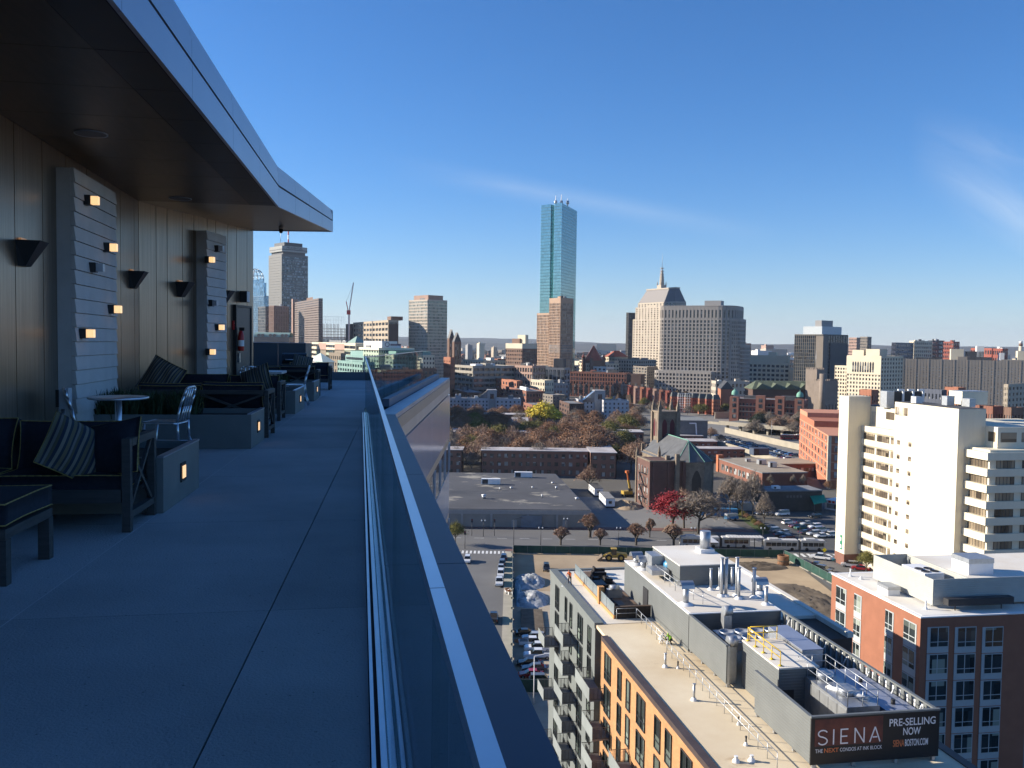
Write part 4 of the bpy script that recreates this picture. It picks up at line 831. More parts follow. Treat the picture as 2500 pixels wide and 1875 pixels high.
for i, (b, a, w, d, h, lb) in enumerate([(25.4,93.0,1.6,2.6,.8,'dark wicker sectional nearest the glass screen on the roof deck'),(26.6,98.2,1.6,.9,.8,'dark wicker sofa at the far end of the roof deck'),(26.0,96.2,.9,.9,.75,'dark wicker armchair in the middle of the roof deck'),(27.3,95.6,.9,.9,.75,'dark wicker armchair by the plant house wall'),(25.6,85.4,1.2,2.2,.8,'dark wicker sofa beside the brown pillar of the deck'),(27.2,99.9,1.3,.8,.8,'dark wicker lounge chair in the far corner of the deck')]):
    t = thing('wicker_seat', lb, 'seat', (*BA(b,a),Z0+.05), RZ, 'dark wicker seats on the roof deck')
    MB().box(0,w,0,d,.05,.42).build('seat', M_wick, t); MB().box(0,.18,0,d,.421,h).build('backrest', M_wick, t); MB().box(.181,w,0,.18,.421,h-.15).build('armrest', M_wick, t); MB().box(.2,w-.03,.2,d-.03,.421,.52).build('cushion', M_frame, t)
t = thing('deck_grill', 'silver hooded grill on the roof deck', 'grill', (*BA(26.1,90.2),Z0+.05), RZ); MB().box(0,1.6,0,.7,0,.9).build('cabinet', M_galv, t); MB().cyl((.3,.35,.95),(1.3,.35,.95),.38,.38,14).build('hood', M_galv, t)
t = thing('deck_planter_screen', 'brown timber screen with planting at the near end of the roof deck', 'screen', (*BA(25.0,83.35),Z0), RZ)
for i in range(6): MB().box(i*.6,i*.6+.57,0,.25,0,1.15).build('board', M_wick, t)
MB().box(-.05,3.6,-.03,.3,1.151,1.22).build('top_board', mat('brown_timber', (.10,.07,.05)), t)
# ================================================================ red stucco block on the right
M_redst = mat('red_stucco', (.31,.128,.076), rough=.9, var=.08, scale=.7)
M_gfr = mat('grey_window_panel', (.42,.45,.45), rough=.6, var=.04)
M_rglass = window_mat('red_block_glass', (.022,.03,.033), (.34,.38,.32), (1.6,1.6,3.1), .35, rough=.05)
rb = thing('red_apartment_block', 'red stucco apartment block with grey window panels at the right edge', 'building', rz=RZ)
ZB = 29.7
MB().box(62.45,76.2,89.45,108.6,0,ZB-.15).build('wall', M_redst, rb); MB().box(76.2,112,89.7,108.6,0,ZB-.15).build('grey_wall', mat('grey_stucco', (.23,.245,.26), rough=.8), rb)
MB().box(62.38,112,89.36,108.7,ZB-.148,ZB).build('roof_edge', M_white, rb); MB().box(62.9,111.5,89.9,108.2,ZB+.002,ZB+.02).build('roof_deck', M_tpow, rb)
def red_win_left(px0, px1, j, ytop, ybot):
    a1, z1 = plane_b(px0, ytop, 62.45); a0, _ = plane_b(px1, ytop, 62.45); _, z0 = plane_b((px0+px1)/2, ybot, 62.45)
    zt = z1-3.1*j; h = 2.05; ac = (a0+a1)/2; w = a1-a0
    o = MB().box(62.40,62.448,a0-.25,a1+.06,zt-h-.85,zt+.12).build('window', M_gfr, rb)
    MB().box(62.37,62.395,a0,a1,zt-h,zt).build('pane', M_rglass, o); MB().box(62.36,62.394,ac-.05,ac+.05,zt-h,zt).box(62.359,62.394,a0,a1,zt-h+.5,zt-h+.6).build('frame', M_gfr, o)
for (p0, p1, yt) in ((2043,2065,1430),(2087,2102,1450),(2163,2180,1489),(2208,2236,1512)):
    for j in range(9): red_win_left(p0, p1, j, yt, yt+40)
for (p0, p1) in ((2272,2314),(2339,2381),(2406,2447)):
    for j in range(9):
        b0, z1 = plane_a(p0, 1533, 89.45); b1, _ = plane_a(p1, 1533, 89.45); zt = z1-3.1*j; h = 2.15
        o = MB().box(b0-.4,b1+.12,89.385,89.448,zt-h-.75,zt+.10).build('window', M_gfr, rb); MB().box(b0,b1,89.35,89.38,zt-h,zt).build('pane', M_rglass, o)
        bc = b0+(b1-b0)*.42; MB().box(bc-.05,bc+.05,89.34,89.378,zt-h,zt).box(b0,b1,89.341,89.3785,zt-h+.5,zt-h+.58).build('frame', M_gfr, o)
for k in range(5):
    for j in range(9):
        b0 = 77.6+k*3.4; zt = ZB-1.3-3.1*j; o = MB().box(b0,b0+1.9,89.64,89.698,zt-2.1,zt).build('window', M_rglass, rb); MB().box(b0+.9,b0+1.0,89.6,89.639,zt-2.1,zt).build('frame', M_gfr, o)
t = thing('roof_screen', 'pale corrugated roof screen with condensers on the red block', 'screen wall', rz=RZ)
M_corr2 = mat('corrugated_pale', (.44,.44,.40), rough=.5, var=.06, metal=.1); ribs(M_corr2, .25)
for (b0, b1, a0, a1) in ((65.95,66.05,92.4,104.6),(66.06,110,92.4,92.5),(70.6,70.7,92.6,104.6),(66.06,70.59,104.5,104.6)): MB().box(b0,b1,a0,a1,ZB+.3,ZB+3.35).build('panel', M_corr2, t)
for b, a in ((66.2,93),(66.2,98),(66.2,103.8),(70.3,103.8),(72,92.7),(80,92.7)): MB().box(b,b+.15,a,a+.15,ZB+.02,ZB+3.2).build('post', M_galv, t)
MB().box(70.71,110,92.51,107,ZB+2.2,ZB+2.4).build('upper_roof', M_tpow, t)
t = thing('condenser', 'white rooftop condenser with four round fans inside the pale screen', 'condenser', (*BA(67.0,95.5),ZB+.3), RZ)
MB().box(0,2.6,0,4.6,.3,2.9).build('casing', M_white, t)
for i in range(2):
    for j in range(2): MB().lathe([(.5,0),(.5,.1),(.45,.1),(.4,.02),(0,.02)], (.7+i*1.2,.9+j*1.3,2.9), 14).build('fan', M_frame, t)
t = thing('roof_hatch', 'white box curb with metal lid on the red block roof', 'hatch', (*BA(74.0,97.0),ZB+2.4), RZ); MB().box(0,3.4,0,3.2,0,1.4).build('curb', M_white, t); MB().box(-.05,3.45,-.05,3.25,1.401,2.0).build('lid', M_galv, t)
t = thing('roof_curb', 'small white metal box by the parapet of the red block', 'hatch', (*BA(63.6,97.6),ZB+.02), RZ); MB().box(0,1.6,0,2.2,0,.7).build('curb', M_white, t); MB().box(-.04,1.64,-.04,2.24,.701,1.1).build('lid', M_galv, t)
t = thing('roof_trough', 'long dark metal trough in the shade of the pale screen', 'duct', (*BA(66.9,90.9),ZB+.6), RZ); MB().box(0,8.5,0,.9,0,.8).build('casing', M_frame, t); MB().box(1,1.1,.2,.3,-.58,-.001).build('leg', M_frame, t); MB().box(7,7.1,.2,.3,-.58,-.001).build('leg', M_frame, t)
for i, (px, py, h, lb) in enumerate([(2076,1407,.9,'white vent pipe at the far corner of the red block roof'),(2260,1487,.9,'white vent pipe before the pale screen'),(2102,1414,.3,'low white vent on the red block roof')]): pipe(px, py, ZB+.02, h, .09, lb, M_white, grp='white vents on the red block roof')
# ================================================================ cream concrete tower behind
M_cream = mat('cream_concrete', (.76,.69,.53), rough=.8, c2=(.69,.62,.47), scale=.5, stretch=(1,1,.12), detail=8)
M_cglass = window_mat('cream_tower_glass', (.09,.07,.05), (.34,.27,.185), (1.9,1.9,3.62), .75, rough=.1)
wb = thing('cream_office_tower', 'cream concrete office tower with banded windows and blank stair wall', 'building', rz=RZ)
MB().box(131.0,137.5,221.8,226.6,3.2,46.6).build('stair_tower', M_cream, wb); MB().box(130.95,137.5,221.75,226.65,0,3.19).build('brick_base', mat('base_brick', (.22,.10,.07)), wb)
MB().box(134.45,141.4,181.5,206.0,0,46.2).build('blank_wall', M_cream, wb); MB().box(135.5,160,200,221.79,0,38.6).build('window_wall', M_cream, wb); MB().box(137.6,160,206.01,226,38.61,44.0).build('penthouse_wall', M_cream, wb)
MB().box(137.4,165,174.6,200,0,37.6).build('wing_wall', M_cream, wb); MB().box(141.41,165,177.5,200,37.61,42.4).build('upper_wing_wall', M_cream, wb)
MB().box(137.62,160,206.05,225.9,44.002,44.1).build('roof', MATS['roof_dark'], wb)
FW = 3.62
for j in range(10):
    z = 38.7-FW*j-1.95       # bottom of spandrel
    # projecting spandrel with sloped lower edge
    mb = MB().prism([(135.0,206.02),(135.5,206.02),(135.5,221.75),(135.0,221.75)], [z+.5,z,z,z+.5], z+1.95); mb.build('spandrel', M_cream, wb)
    zw0, zw1 = z-(FW-1.95)-.18, z-.01
    for a0, a1 in ((216.2,221.2),(209.6,215.0),(206.6,208.6)):
        o = MB().box(135.40,135.498,a0,a1,zw0+.2,zw1).build('window', M_cglass, wb); n_ = max(2, int((a1-a0)/.95)); m = MB()
        for k in range(n_+1): c = a0+(a1-a0)*k/n_; m.box(135.36,135.399,c-.05,c+.05,zw0+.2,zw1)
        m.build('mullions', M_frame, o)
    for a in (203.9, 199.2): MB().box(134.40,134.449,a-.6,a+.6,zw0+.6,zw1-.15).build('window', M_cglass, wb)
    mb = MB().prism([(136.3,173.9),(160,173.9),(160,174.59),(137.39,174.59),(137.39,181.4),(136.3,181.4)], z+.25-1.6, z+1.95-1.6); mb.build('spandrel', M_cream, wb)
    zz0, zz1 = zw0-1.6+.0, zw1-1.6+.2
    MB().box(137.30,137.398,175.2,180.9,zz0+.2,zz1).build('window', M_cglass, wb)
    m = MB(); [m.box(137.26,137.299,175.2+.95*k,175.28+.95*k,zz0+.2,zz1) for k in range(7)]; m.build('mullions', M_frame, wb)
    for b0 in (139.0,145.5,152):
        o = MB().box(b0,b0+4.6,174.50,174.598,zz0+.2,zz1).build('window', M_cglass, wb); m = MB(); [m.box(b0+k*.9,b0+k*.9+.08,174.46,174.499,zz0+.2,zz1) for k in range(6)]; m.build('mullions', M_frame, o)
for b0 in (142.2,147.5,153): MB().box(b0,b0+4,177.44,177.498,39.0,41.2).build('window', M_cglass, wb)
MB().box(141.36,141.408,178.2,180.5,39.0,41.2).build('window', M_cglass, wb); MB().box(137.54,137.598,210,214.6,41.0,43.0).build('window', M_cglass, wb); MB().box(137.54,137.598,219.4,221.2,39,42.6).build('door', M_galv, wb)
for a in (205.0,201.3): MB().box(134.38,134.449,a-.7,a+.7,43.0,45.0).build('louvre', M_cglass, wb)
mb = MB(); [mb.cyl((134.1,204.1-k*.55,42.9),(134.1,204.1-k*.55,45.2),.09,.09,6) for k in range(4)]; mb.build('antenna_cluster', M_white, wb)
MB().box(130.9,130.99,223,224,4.2,8.2).build('green_sign', mat('green_sign', (.02,.22,.12), rough=.5), wb)
m = MB(); m.box(130.86,130.899,223.3,223.7,6.6,7.6).box(130.86,130.899,223.2,223.8,4.6,5.6); m.build('sign_lettering', M_white, wb)
ct = thing('roof_cooling_frame', 'dark cooling frame with three white elbow pipes on the cream tower', 'cooling tower', (*BA(136.6,213.0),44.1), RZ)
MB().box(0,2,0,3,0,4.4).build('housing', M_galv, ct)
for k in range(3):
    MB().box(2.3+k*2.9,5.0+k*2.9,.5,3,.9,4.3).build('cell', M_frame, ct); MB().box(4.55+k*2.9,5.0+k*2.9,-.1,.35,0,5.0).box(3.2+k*2.9,4.549+k*2.9,-.09,.34,4.56,4.99).build('elbow_pipe', M_white, ct)
for k in range(4): MB().box(2.1+k*2.9,2.25+k*2.9,.2,.4,0,4.5).build('post', M_galv, ct)
for i, (b, a, w, d, h, m, lb) in enumerate([(146,196,7,5,3.2,M_cream,'cream roof hut on the cream tower'),(139,192,2,2,2.2,M_galv,'round topped metal box on the cream tower roof'),(142,188,1.6,3,1.8,M_galv,'metal duct box near the corner of the cream tower'),(136.2,200,1.8,2,1.6,M_white,'white tank on the cream tower roof')]):
    t = thing('roof_box', lb, 'roof unit', (*BA(b,a),46.2), RZ); MB().box(0,w,0,d,0,h).build('casing', m, t); MB().box(-.06,w+.06,-.06,d+.06,h+.001,h+.12).build('lid', M_galv, t)
MB().box(134.5,141.3,181.6,205.9,46.202,46.3).build('roof', MATS['roof_dark'], wb)
# ================================================================ streets, lots and pavements
def sheet(name, pts, m, z, kind='structure'):
    o = MB().add([(p[0],p[1],z) for p in pts], [tuple(range(len(pts)))]).build(name, m); o['kind'] = kind; return o
M_road = mat('road_asphalt', (.135,.13,.125), rough=.9, c2=(.17,.165,.155), scale=.07)
M_lot = mat('lot_asphalt', (.19,.185,.175), rough=.9, c2=(.24,.225,.20), scale=.05, detail=8)
M_lotd = mat('dark_lot_asphalt', (.075,.075,.075), rough=.9, c2=(.11,.105,.10), scale=.07)
M_walk = mat('sidewalk_concrete', (.40,.36,.29), rough=.9, var=.12, scale=.3)
M_bpave = mat('brick_paving', (.19,.10,.08), rough=.9, var=.2, scale=.5)
M_dirt = mat('site_dirt', (.48,.37,.24), rough=1, c2=(.30,.22,.14), scale=.06, detail=9, bump=.8, bscale=.8)
M_gravel = mat('site_gravel', (.46,.39,.29), rough=1, c2=(.33,.27,.20), scale=.15, detail=9)
M_grassg = mat('lawn_green', (.07,.10,.03), rough=1, var=.3, scale=.3)
M_line = mat('road_paint', (.72,.72,.68), rough=.7, var=.1)
rd1 = sheet('cross_street', [(-600,255.5),(600,255.5),(600,283),(-600,283)], M_road, .008)
rd2 = sheet('side_street', [(-20,-60),(-1.4,-60),(-1.4,255.4),(-20,255.4)], M_road, .008)
rd3 = sheet('right_street', [(80,150),(101,150),(99,255.4),(80,255.4)], M_road, .008)
struct(MB().box(-1.38,.45,60,252.5,0,.13).build('sidewalk', M_walk)); struct(MB().box(-1.38,79,252.6,255.3,0,.13).build('sidewalk', M_bpave)); struct(MB().box(-60,79,283.2,287.4,0,.13).build('sidewalk', M_bpave))
sheet('lawn', [(-60,287.5),(27,287.5),(27,289.6),(-60,289.6)], M_grassg, .06)
sheet('building_site', [(.6,100),(79,100),(79,252.4),(.6,252.4)], M_dirt, .012)
sheet('gravel_lot', [(.7,100),(21,100),(20,212),(.7,212)], M_gravel, .02)
sheet('church_yard', [(24,287.6),(77,287.6),(72,322),(45,345),(26,345)], M_lot, .012)
sheet('parking_lot', [(79.5,260),(150,260),(150,325),(83,300),(79.5,287)], M_lotd, .012)
for i in range(14): MB().box(-17.2+i*1.15,-16.6+i*1.15,249.5,252.8,.012,.016).build('crosswalk_stripe', M_line, rd2)
for i in range(9): MB().box(82+i*1.9,82.9+i*1.9,250.6,254.4,.012,.016).build('crosswalk_stripe', M_line, rd3)
for i in range(7): MB().box(-22.6,-19.5,258+i*1.6,258.8+i*1.6,.012,.016).build('crosswalk_stripe', M_line, rd1)
for i in range(26): MB().box(-60+i*7,-57+i*7,269.4,269.6,.012,.016).build('lane_dash', M_line, rd1)
# excavated earth: mounds and trench spoil
def mound(name, label, cx, cy, rx, ry, h, seed, m, cat='earth mound', n=22):
    r = random.Random(seed); vs = []; k = n
    ph_ = [(r.uniform(0,6.3), r.uniform(0,6.3), r.uniform(.5,1.6), r.uniform(.5,1.6)) for _ in range(5)]
    for j in range(k+1):
        for i in range(k+1):
            u, v = i/k*2-1, j/k*2-1; q = max(0, 1-u*u-v*v); b = sum(math.sin(a+u*4*c)*math.sin(d+v*4*e) for a, d, c, e in ph_)/5
            z = h*q**.7*(.75+.5*b)+(.25*h*r.uniform(-1,1)*q if q > .05 else 0); vs.append((cx+u*rx, cy+v*ry, max(-.02, z)))
    o = MB().add(vs, [(j*(k+1)+i, j*(k+1)+i+1, (j+1)*(k+1)+i+1, (j+1)*(k+1)+i) for j in range(k) for i in range(k)], 0, True).build(name, m); return tag(o, label, cat)
M_spoil = mat('dark_spoil', (.16,.125,.09), rough=1, c2=(.09,.07,.05), scale=.6, detail=8)
mound('earth_mound', 'long low ridge of raw earth before the wheel loader', 24, 229, 15, 4, .8, 1, M_dirt)
x, y = G(1870, 1378); mound('earth_mound', 'dark heap of rubble on the building site', x-4, y-3, 9, 4, 1.4, 2, M_spoil)
x, y = G(1960, 1470); mound('earth_mound', 'rough grassy earth bank near the red block', x, y, 8, 16, 1.8, 3, M_spoil)
x, y = G(1545, 1275); mound('earth_mound', 'heap of brown earth beside the church wall', 43, 326, 5, 8, 2.2, 4, M_dirt)
x, y = G(1700, 1400); mound('earth_mound', 'sandy earth heap behind the plant house', x, y, 14, 6, 1.2, 5, M_dirt)
tr = MB().box(2.6,7.4,180,196,.03,.5).build('trench_spoil', M_spoil); tag(tr, 'flat rectangular bed of grey spoil in the lot beside the fence', 'earth bed')
M_tarpw = mat('white_tarp', (.58,.57,.56), rough=.6, c2=(.14,.17,.18), scale=.7, bump=1.0, bscale=2.5); M_tarpb = mat('teal_tarp', (.20,.34,.40), rough=.5, var=.2, scale=1.5)
x, y = G(1303, 1440); o = mound('tarp_pile', 'far white plastic tarp covered pile beside the fence', 4.9, 220, 4.0, 7.0, 1.9, 11, M_tarpw, 'tarp pile', 16)
o = mound('tarp_pile', 'near white plastic tarp covered pile beside the fence', 5.1, 205, 4.1, 6.8, 1.8, 12, M_tarpw, 'tarp pile', 16)
o = mound('tarp_sheet', 'crumpled teal tarp along the fence beside the white piles', 2.0, 211, 1.0, 12, 1.3, 13, M_tarpb, 'tarp', 16)
# ================================================================ fence with green screen
M_green = mat('green_screen', (.018,.060,.045), rough=.85, var=.25, scale=.6); M_post = mat('fence_post', (.16,.18,.17), rough=.5, var=.1, metal=.3)
def fence(label, p, q, h=2.3, step=4.0):
    t = thing('screened_fence', label, 'fence'); p, q = Vector(p), Vector(q); L = (q-p).length; d = (q-p)/L; n = Vector((d.y,-d.x)); k = max(1, round(L/step))
    for i in range(k):
        mb = MB(); obox(mb, p, d, n, L*i/k+.04, L*(i+1)/k-.04, -.02, .02, .15, h-.05); mb.build('screen_panel', M_green, t)
    for i in range(k+1):
        s = p+d*min(L*i/k, L); MB().cyl((s.x,s.y,0),(s.x,s.y,h),.045,.045,6).build('post', M_post, t)
    mb = MB(); obox(mb, p, d, n, 0, L, -.03, .03, h-.04, h+.03); mb.build('top_rail', M_post, t)
    for i in range(0, k, 2):
        mb = MB(); obox(mb, p, d, n, L*i/k+.3, min(L, L*i/k+step*1.7), -.35, .35, 0, .14); mb.build('base_block', M_walk, t)
    return t
fence('green screened site fence along the side street pavement', (.75,110), (.75,250.2)); fence('green screened site fence along the cross street', (1.0,250.4), (77.5,249.0)); fence('green screened site fence slanting towards the cream tower', (77.8,248.8), (84.5,205))
fence('green screened fence closing the near end of the car lot', (1.0,149.5), (20,149.5), 2.4)
# ================================================================ warehouse
M_whw = mat('warehouse_block', (.25,.235,.215), rough=.9, var=.08, scale=.3); M_wht = mat('warehouse_fascia', (.30,.29,.28), rough=.7, var=.06)
M_whr = mat('warehouse_roof', (.080,.081,.088), rough=.95, var=.22, scale=.06, detail=9)
def stains(m, c, s, lo, hi, seed):
    t = m.node_tree; b = t.nodes['Principled BSDF']; src = b.inputs['Base Color'].links[0].from_socket
    tc = N(t, 'ShaderNodeTexCoord'); mp = N(t, 'ShaderNodeMapping'); mp.inputs['Location'].default_value = (seed,seed*2,0); mp.inputs['Scale'].default_value = (1,1.6,1); t.links.new(tc.outputs['Object'], mp.inputs[0])
    nz = N(t, 'ShaderNodeTexNoise'); nz.inputs['Scale'].default_value = s; nz.inputs['Detail'].default_value = 9; nz.inputs['Roughness'].default_value = .65; t.links.new(mp.outputs[0], nz.inputs['Vector'])
    mr = N(t, 'ShaderNodeMapRange'); mr.inputs[1].default_value = lo; mr.inputs[2].default_value = hi; t.links.new(nz.outputs[0], mr.inputs[0])
    mx = N(t, 'ShaderNodeMix', data_type='RGBA'); t.links.new(mr.outputs[0], mx.inputs[0]); t.links.new(src, mx.inputs[6]); mx.inputs[7].default_value = tuple(c)+(1,); t.links.new(mx.outputs[2], b.inputs['Base Color'])
stains(M_whr, (.34,.31,.25), .05, .57, .63, 3.); stains(M_whr, (.05,.055,.065), .03, .60, .68, 9.); stains(M_tpo, (.30,.17,.07), .10, .62, .72, 5.); stains(M_lot, (.13,.12,.115), .06, .55, .7, 2.)
wh = thing('warehouse', 'broad low warehouse with dark patched flat roof', 'warehouse')
ZW = 5.9; wp = [(-70,284.5),(26.2,286.5),(18.5,366),(-70,366)]
MB().prism(wp, 0, ZW-1.6).build('wall', M_whw, wh); MB().prism([(-70,284.3),(26.4,286.3),(18.7,366.2),(-70,366.2)], ZW-1.59, ZW-.2).build('fascia', M_wht, wh); MB().prism([(-70,284.6),(26.1,286.6),(18.4,365.9),(-70,365.9)], ZW-.19, ZW).build('roof', M_whr, wh)
for i in range(8): x = -60+i*10.7+ (0 if i % 2 else 1.2); MB().box(x,x+.7,284.1+.02*(x+70),284.6+.02*(x+70),0,ZW-1.6).build('pilaster', M_wht, wh)
MB().box(3.5,10.3,285.6,285.9,0,3.9).build('roller_door', mat('roller_grey', (.16,.18,.21), rough=.5), wh); MB().box(.4,2.2,285.6,285.85,0,2.4).build('door', M_wht, wh); MB().box(17.0,18.6,286.0,286.25,0,2.6).build('door', M_wht, wh)
def ac(label, px, py, z, w, d, h, rz=0, m=None):
    x, y = G(px, py, z); t = thing('roof_unit', label, 'roof unit', (x,y,z), rz, 'roof units'); MB().box(0,w,0,d,.15,h).build('casing', m or M_white, t); MB().box(w*.05,w*.35,-.03,-.001,.3,h-.2).build('grille', M_frame, t); MB().box(.1,w-.1,.1,d-.1,0,.149).build('curb', M_frame, t)
ac('white rooftop unit nearer the front of the warehouse roof', 1175, 1183, ZW, 7.2, 2.2, 2.2); ac('white rooftop unit near the back edge of the warehouse roof', 1256, 1166, ZW, 7.2, 2.2, 2.2)
for i, (px, py, h, r) in enumerate([(1220,1197,1.0,.3),(1248,1193,.5,.6),(1300,1192,.5,.45),(1323,1215,1.1,.3),(1349,1181,.5,.6),(1358,1194,.8,.5),(1181,1217,1.2,.9),(1408,1220,.6,.7)]):
    x, y = G(px, py, ZW); t = thing('roof_vent', 'small roof vent, %s of eight scattered on the warehouse roof counted from the left' % ORD[i], 'vent', (x,y,ZW), 0, 'warehouse roof vents'); MB().cyl((0,0,0),(0,0,h),r*.7,r*.7,8).build('shaft', M_galv, t); MB().lathe([(0,h+.35*r),(r,h+.1),(r,h)],n=10).build('cap', M_white, t)
# ================================================================ brick housing
M_hbrick = mat('housing_brick', (.23,.12,.085), rough=.9, var=.12, scale=.3); M_hglass = window_mat('housing_glass', (.05,.05,.05), (.5,.5,.48), (1.3,1.3,2.9), .5, rough=.2)
M_hroof = mat('housing_roof', (.55,.52,.50), rough=.9, c2=(.35,.30,.28), scale=.15)
hn = [0]
def housing(x0, x1, y0, y1, h, label, ang=0, wins=True):
    t = thing('brick_apartment_block', label, 'building', (x0,y0,0), ang, 'brick housing blocks among the trees'); w, d = x1-x0, y1-y0
    MB().box(.3,w-.3,.3,d-.3,0,h-.5).build('glazing', M_hglass, t); mb = MB(); nb = max(2, int(w/3.2)); nl = max(2, int(d/3.4))
    facade(mb, (0,.3), (1,0), (0,-1), w, 0, h, nb, 3, .5, .5, .3, .4); facade(mb, (.3,0), (0,1), (-1,0), d, 0, h, nl, 3, .6, .5, .3, .4); facade(mb, (w-.3,0), (0,1), (1,0), d, 0, h, nl, 3, .6, .5, .3, .4); facade(mb, (0,d-.3), (1,0), (0,1), w, 0, h, nb, 3, .5, .5, .3, .4)
    mb.build('facade_grid', M_hbrick, t, 'stuff'); MB().box(-.25,w+.25,-.25,d+.25,h+.002,h+.3).build('roof', M_hroof, t); return t
housing(-13.5, 35, 398, 410, 11.2, 'long three storey brick block with white roof edge behind the warehouse'); housing(35.5, 47, 393, 425, 11.4, 'brick block end-on at the right of the long brick block')
housing(-60, -22, 398, 410, 11.2, 'brick block behind the warehouse at the edge of our tower')
for i, (px0, px1, py, z, d, lb) in enumerate([(1172,1296,1056,11,12,'brick block with white roof half hidden in rust coloured trees'),(1250,1290,1030,11,30,'brick block end with snowy white roof beside the yellow willow'),(1182,1280,1012,11,14,'wide low block with white roof left of the yellow willow'),(1436,1475,1044,11,14,'brick block with white roof edge left of the church'),
        (1500,1570,1055,11,14,'low brick block just left of the church tower'),(1680,1750,1078,7,14,'low white roofed block behind the church roof'),(1692,1815,1096,7,10,'long low white roofed block right of the church roof'),(1640,1715,1064,7,10,'small white roofed block beside the church tower'),(1100,1120,1055,11,20,'brick block at the edge of our tower among trees')]):
    x0, y0 = G(px0, py, z); x1, _ = G(px1, py, z); housing(x0, x1, y0, y0+d, z, lb)
# ================================================================ church
M_slate = mat('slate_roof', (.105,.107,.11), rough=.75, var=.2, scale=.5); M_copper = mat('copper_green', (.17,.36,.27), rough=.7, var=.15, scale=1)
M_ston = mat('church_stone', (.30,.235,.17), rough=.95, c2=(.17,.135,.10), scale=.35, detail=9); M_cbrick = mat('church_brick', (.18,.093,.072), rough=.95, c2=(.115,.066,.055), scale=.3, detail=9)
bricks(M_cbrick, .8, .28, .8); bricks(M_ston, 1.1, .45, .8)
ch = thing('church', 'old stone church with slate roof, apse and pinnacled tower', 'church', rz=RZ)
ZE, ZK = 17.5, 24.3
MB().box(113,129,313,344,0,ZE).build('nave_wall', M_ston, ch)
ap = [(113,312.98),(115,309),(118.5,306),(124,306),(128,309),(130,312.98)]
MB().prism(ap, 0, ZE-.3).build('apse_wall', M_ston, ch)
rf = MB(); rf.add([(112.3,312.5,ZE-1),(129.7,312.5,ZE-1),(129.7,344.5,ZE-1),(112.3,344.5,ZE-1),(121,314.0,ZK),(121,344.5,ZK)], [(0,4,5,3),(1,2,5,4),(2,3,5),(0,1,4),(0,3,2,1)]); rfo = rf.build('nave_roof', M_slate, ch)
ar = MB(); apx = [(112.6,312.6),(114.7,308.6),(118.3,305.5),(124.2,305.5),(128.4,308.6),(130.4,312.6)]
ar.add([(p[0],p[1],ZE-.29) for p in apx]+[(121,314.05,ZK-.1)], [(i,i+1,6) for i in range(5)]); ar.build('apse_roof', M_slate, ch)
rd_ = MB(); rd_.bar((121,314,ZK+.05),(121,344.4,ZK+.05),.3,.25)
for p in apx[1:5]: rd_.bar((p[0],p[1],ZE-.2),(121,314,ZK),.14,.14)
rd_.build('copper_ridge', M_copper, rfo)
MB().box(103.8,118.6,307.2,321.9,0,17.3).build('brick_wall', M_cbrick, ch); MB().box(103.7,104.6,307.1,322,17.301,17.8).build('coping', M_ston, ch); MB().box(104.61,118.6,307.1,307.9,17.301,17.8).build('coping', M_ston, ch)
for b in (104.8,110.5,116.2): MB().box(b,b+1.2,306.8,307.19,0,17.2).build('buttress', M_cbrick, ch)
for a in (309.0,312.0,315.4,319.0):
    for z in (1.5,5.2,9,12.8): o = MB().box(103.72,103.798,a,a+1.1,z,z+2.2).build('window', M_hglass, ch); MB().box(103.66,103.719,a-.15,a+1.25,z-.25,z-.001).build('sill', M_ston, o)
for z in (3.5,8,12.5):
    m = MB(); m.box(102.6,103.7,310.5,316,z,z+.12).box(102.6,102.68,310.5,316,z+.9,z+.98); m.bar((102.7,315.8,z),(102.7,310.6,z-4),.5,.12); m.build('fire_escape', M_frame, ch)
def lancet(mb, o, u, n, s, w, z0, z1, d, mi=0, k=8):
    o, u, n = Vector(o), Vector(u), Vector(n); pts = [(s-w/2,z0),(s+w/2,z0),(s+w/2,z1-w*.9)]
    for i in range(1, k): t = i/k; pts.append((s+w/2-w*.5*t, z1-w*.9+w*.9*math.sin(t*PI/2)))
    pts.append((s,z1)); pts += [(2*s-p, z) for p, z in pts[3:-1][::-1]]+[(s-w/2,z1-w*.9)]
    V = [o+u*p for p, _ in pts]; N_ = len(pts)
    vs = [(v.x+n.x*d, v.y+n.y*d, pts[i][1]) for i, v in enumerate(V)]+[(v.x-n.x*.02, v.y-n.y*.02, pts[i][1]) for i, v in enumerate(V)]
    f = tuple(range(N_)); 
    if u.x*n.y-u.y*n.x > 0: f = f[::-1]
    mb.add(vs, [f]+[(i,i+N_,(i+1)%N_+N_,(i+1)%N_) for i in range(N_)], mi)
m = MB(); lancet(m, (118.5,306), (1,0), (0,-1), 2.75, 3.6, 6, 14.2, .10); w_ = m.build('apse_window', mat('boarded_dark', (.06,.045,.035)), ch)
mb = MB(); lancet(mb, (118.5,306), (1,0), (0,-1), 2.75, 4.3, 5.6, 14.9, .06); mb.build('arch_surround', M_ston, w_)
MB().box(113.2,114.6,305.6,307,0,20.3).build('turret', M_ston, ch)
for b in (111.8,129.0): MB().prism([(b,312.2),(b+1.4,312.2),(b+1.4,313.6),(b,313.6)], 0, 19).build('buttress', M_ston, ch)
for a in (318,325,332,338): MB().box(111.6,113,a,a+1.2,0,15.2).build('buttress', M_ston, ch)
tw_ = MB().box(117.8,125.6,338,346,0,32.6).build('tower_wall', M_ston, ch); MB().box(117.4,126,337.6,346.4,32.601,33.4).build('tower_cornice', M_ston, tw_)
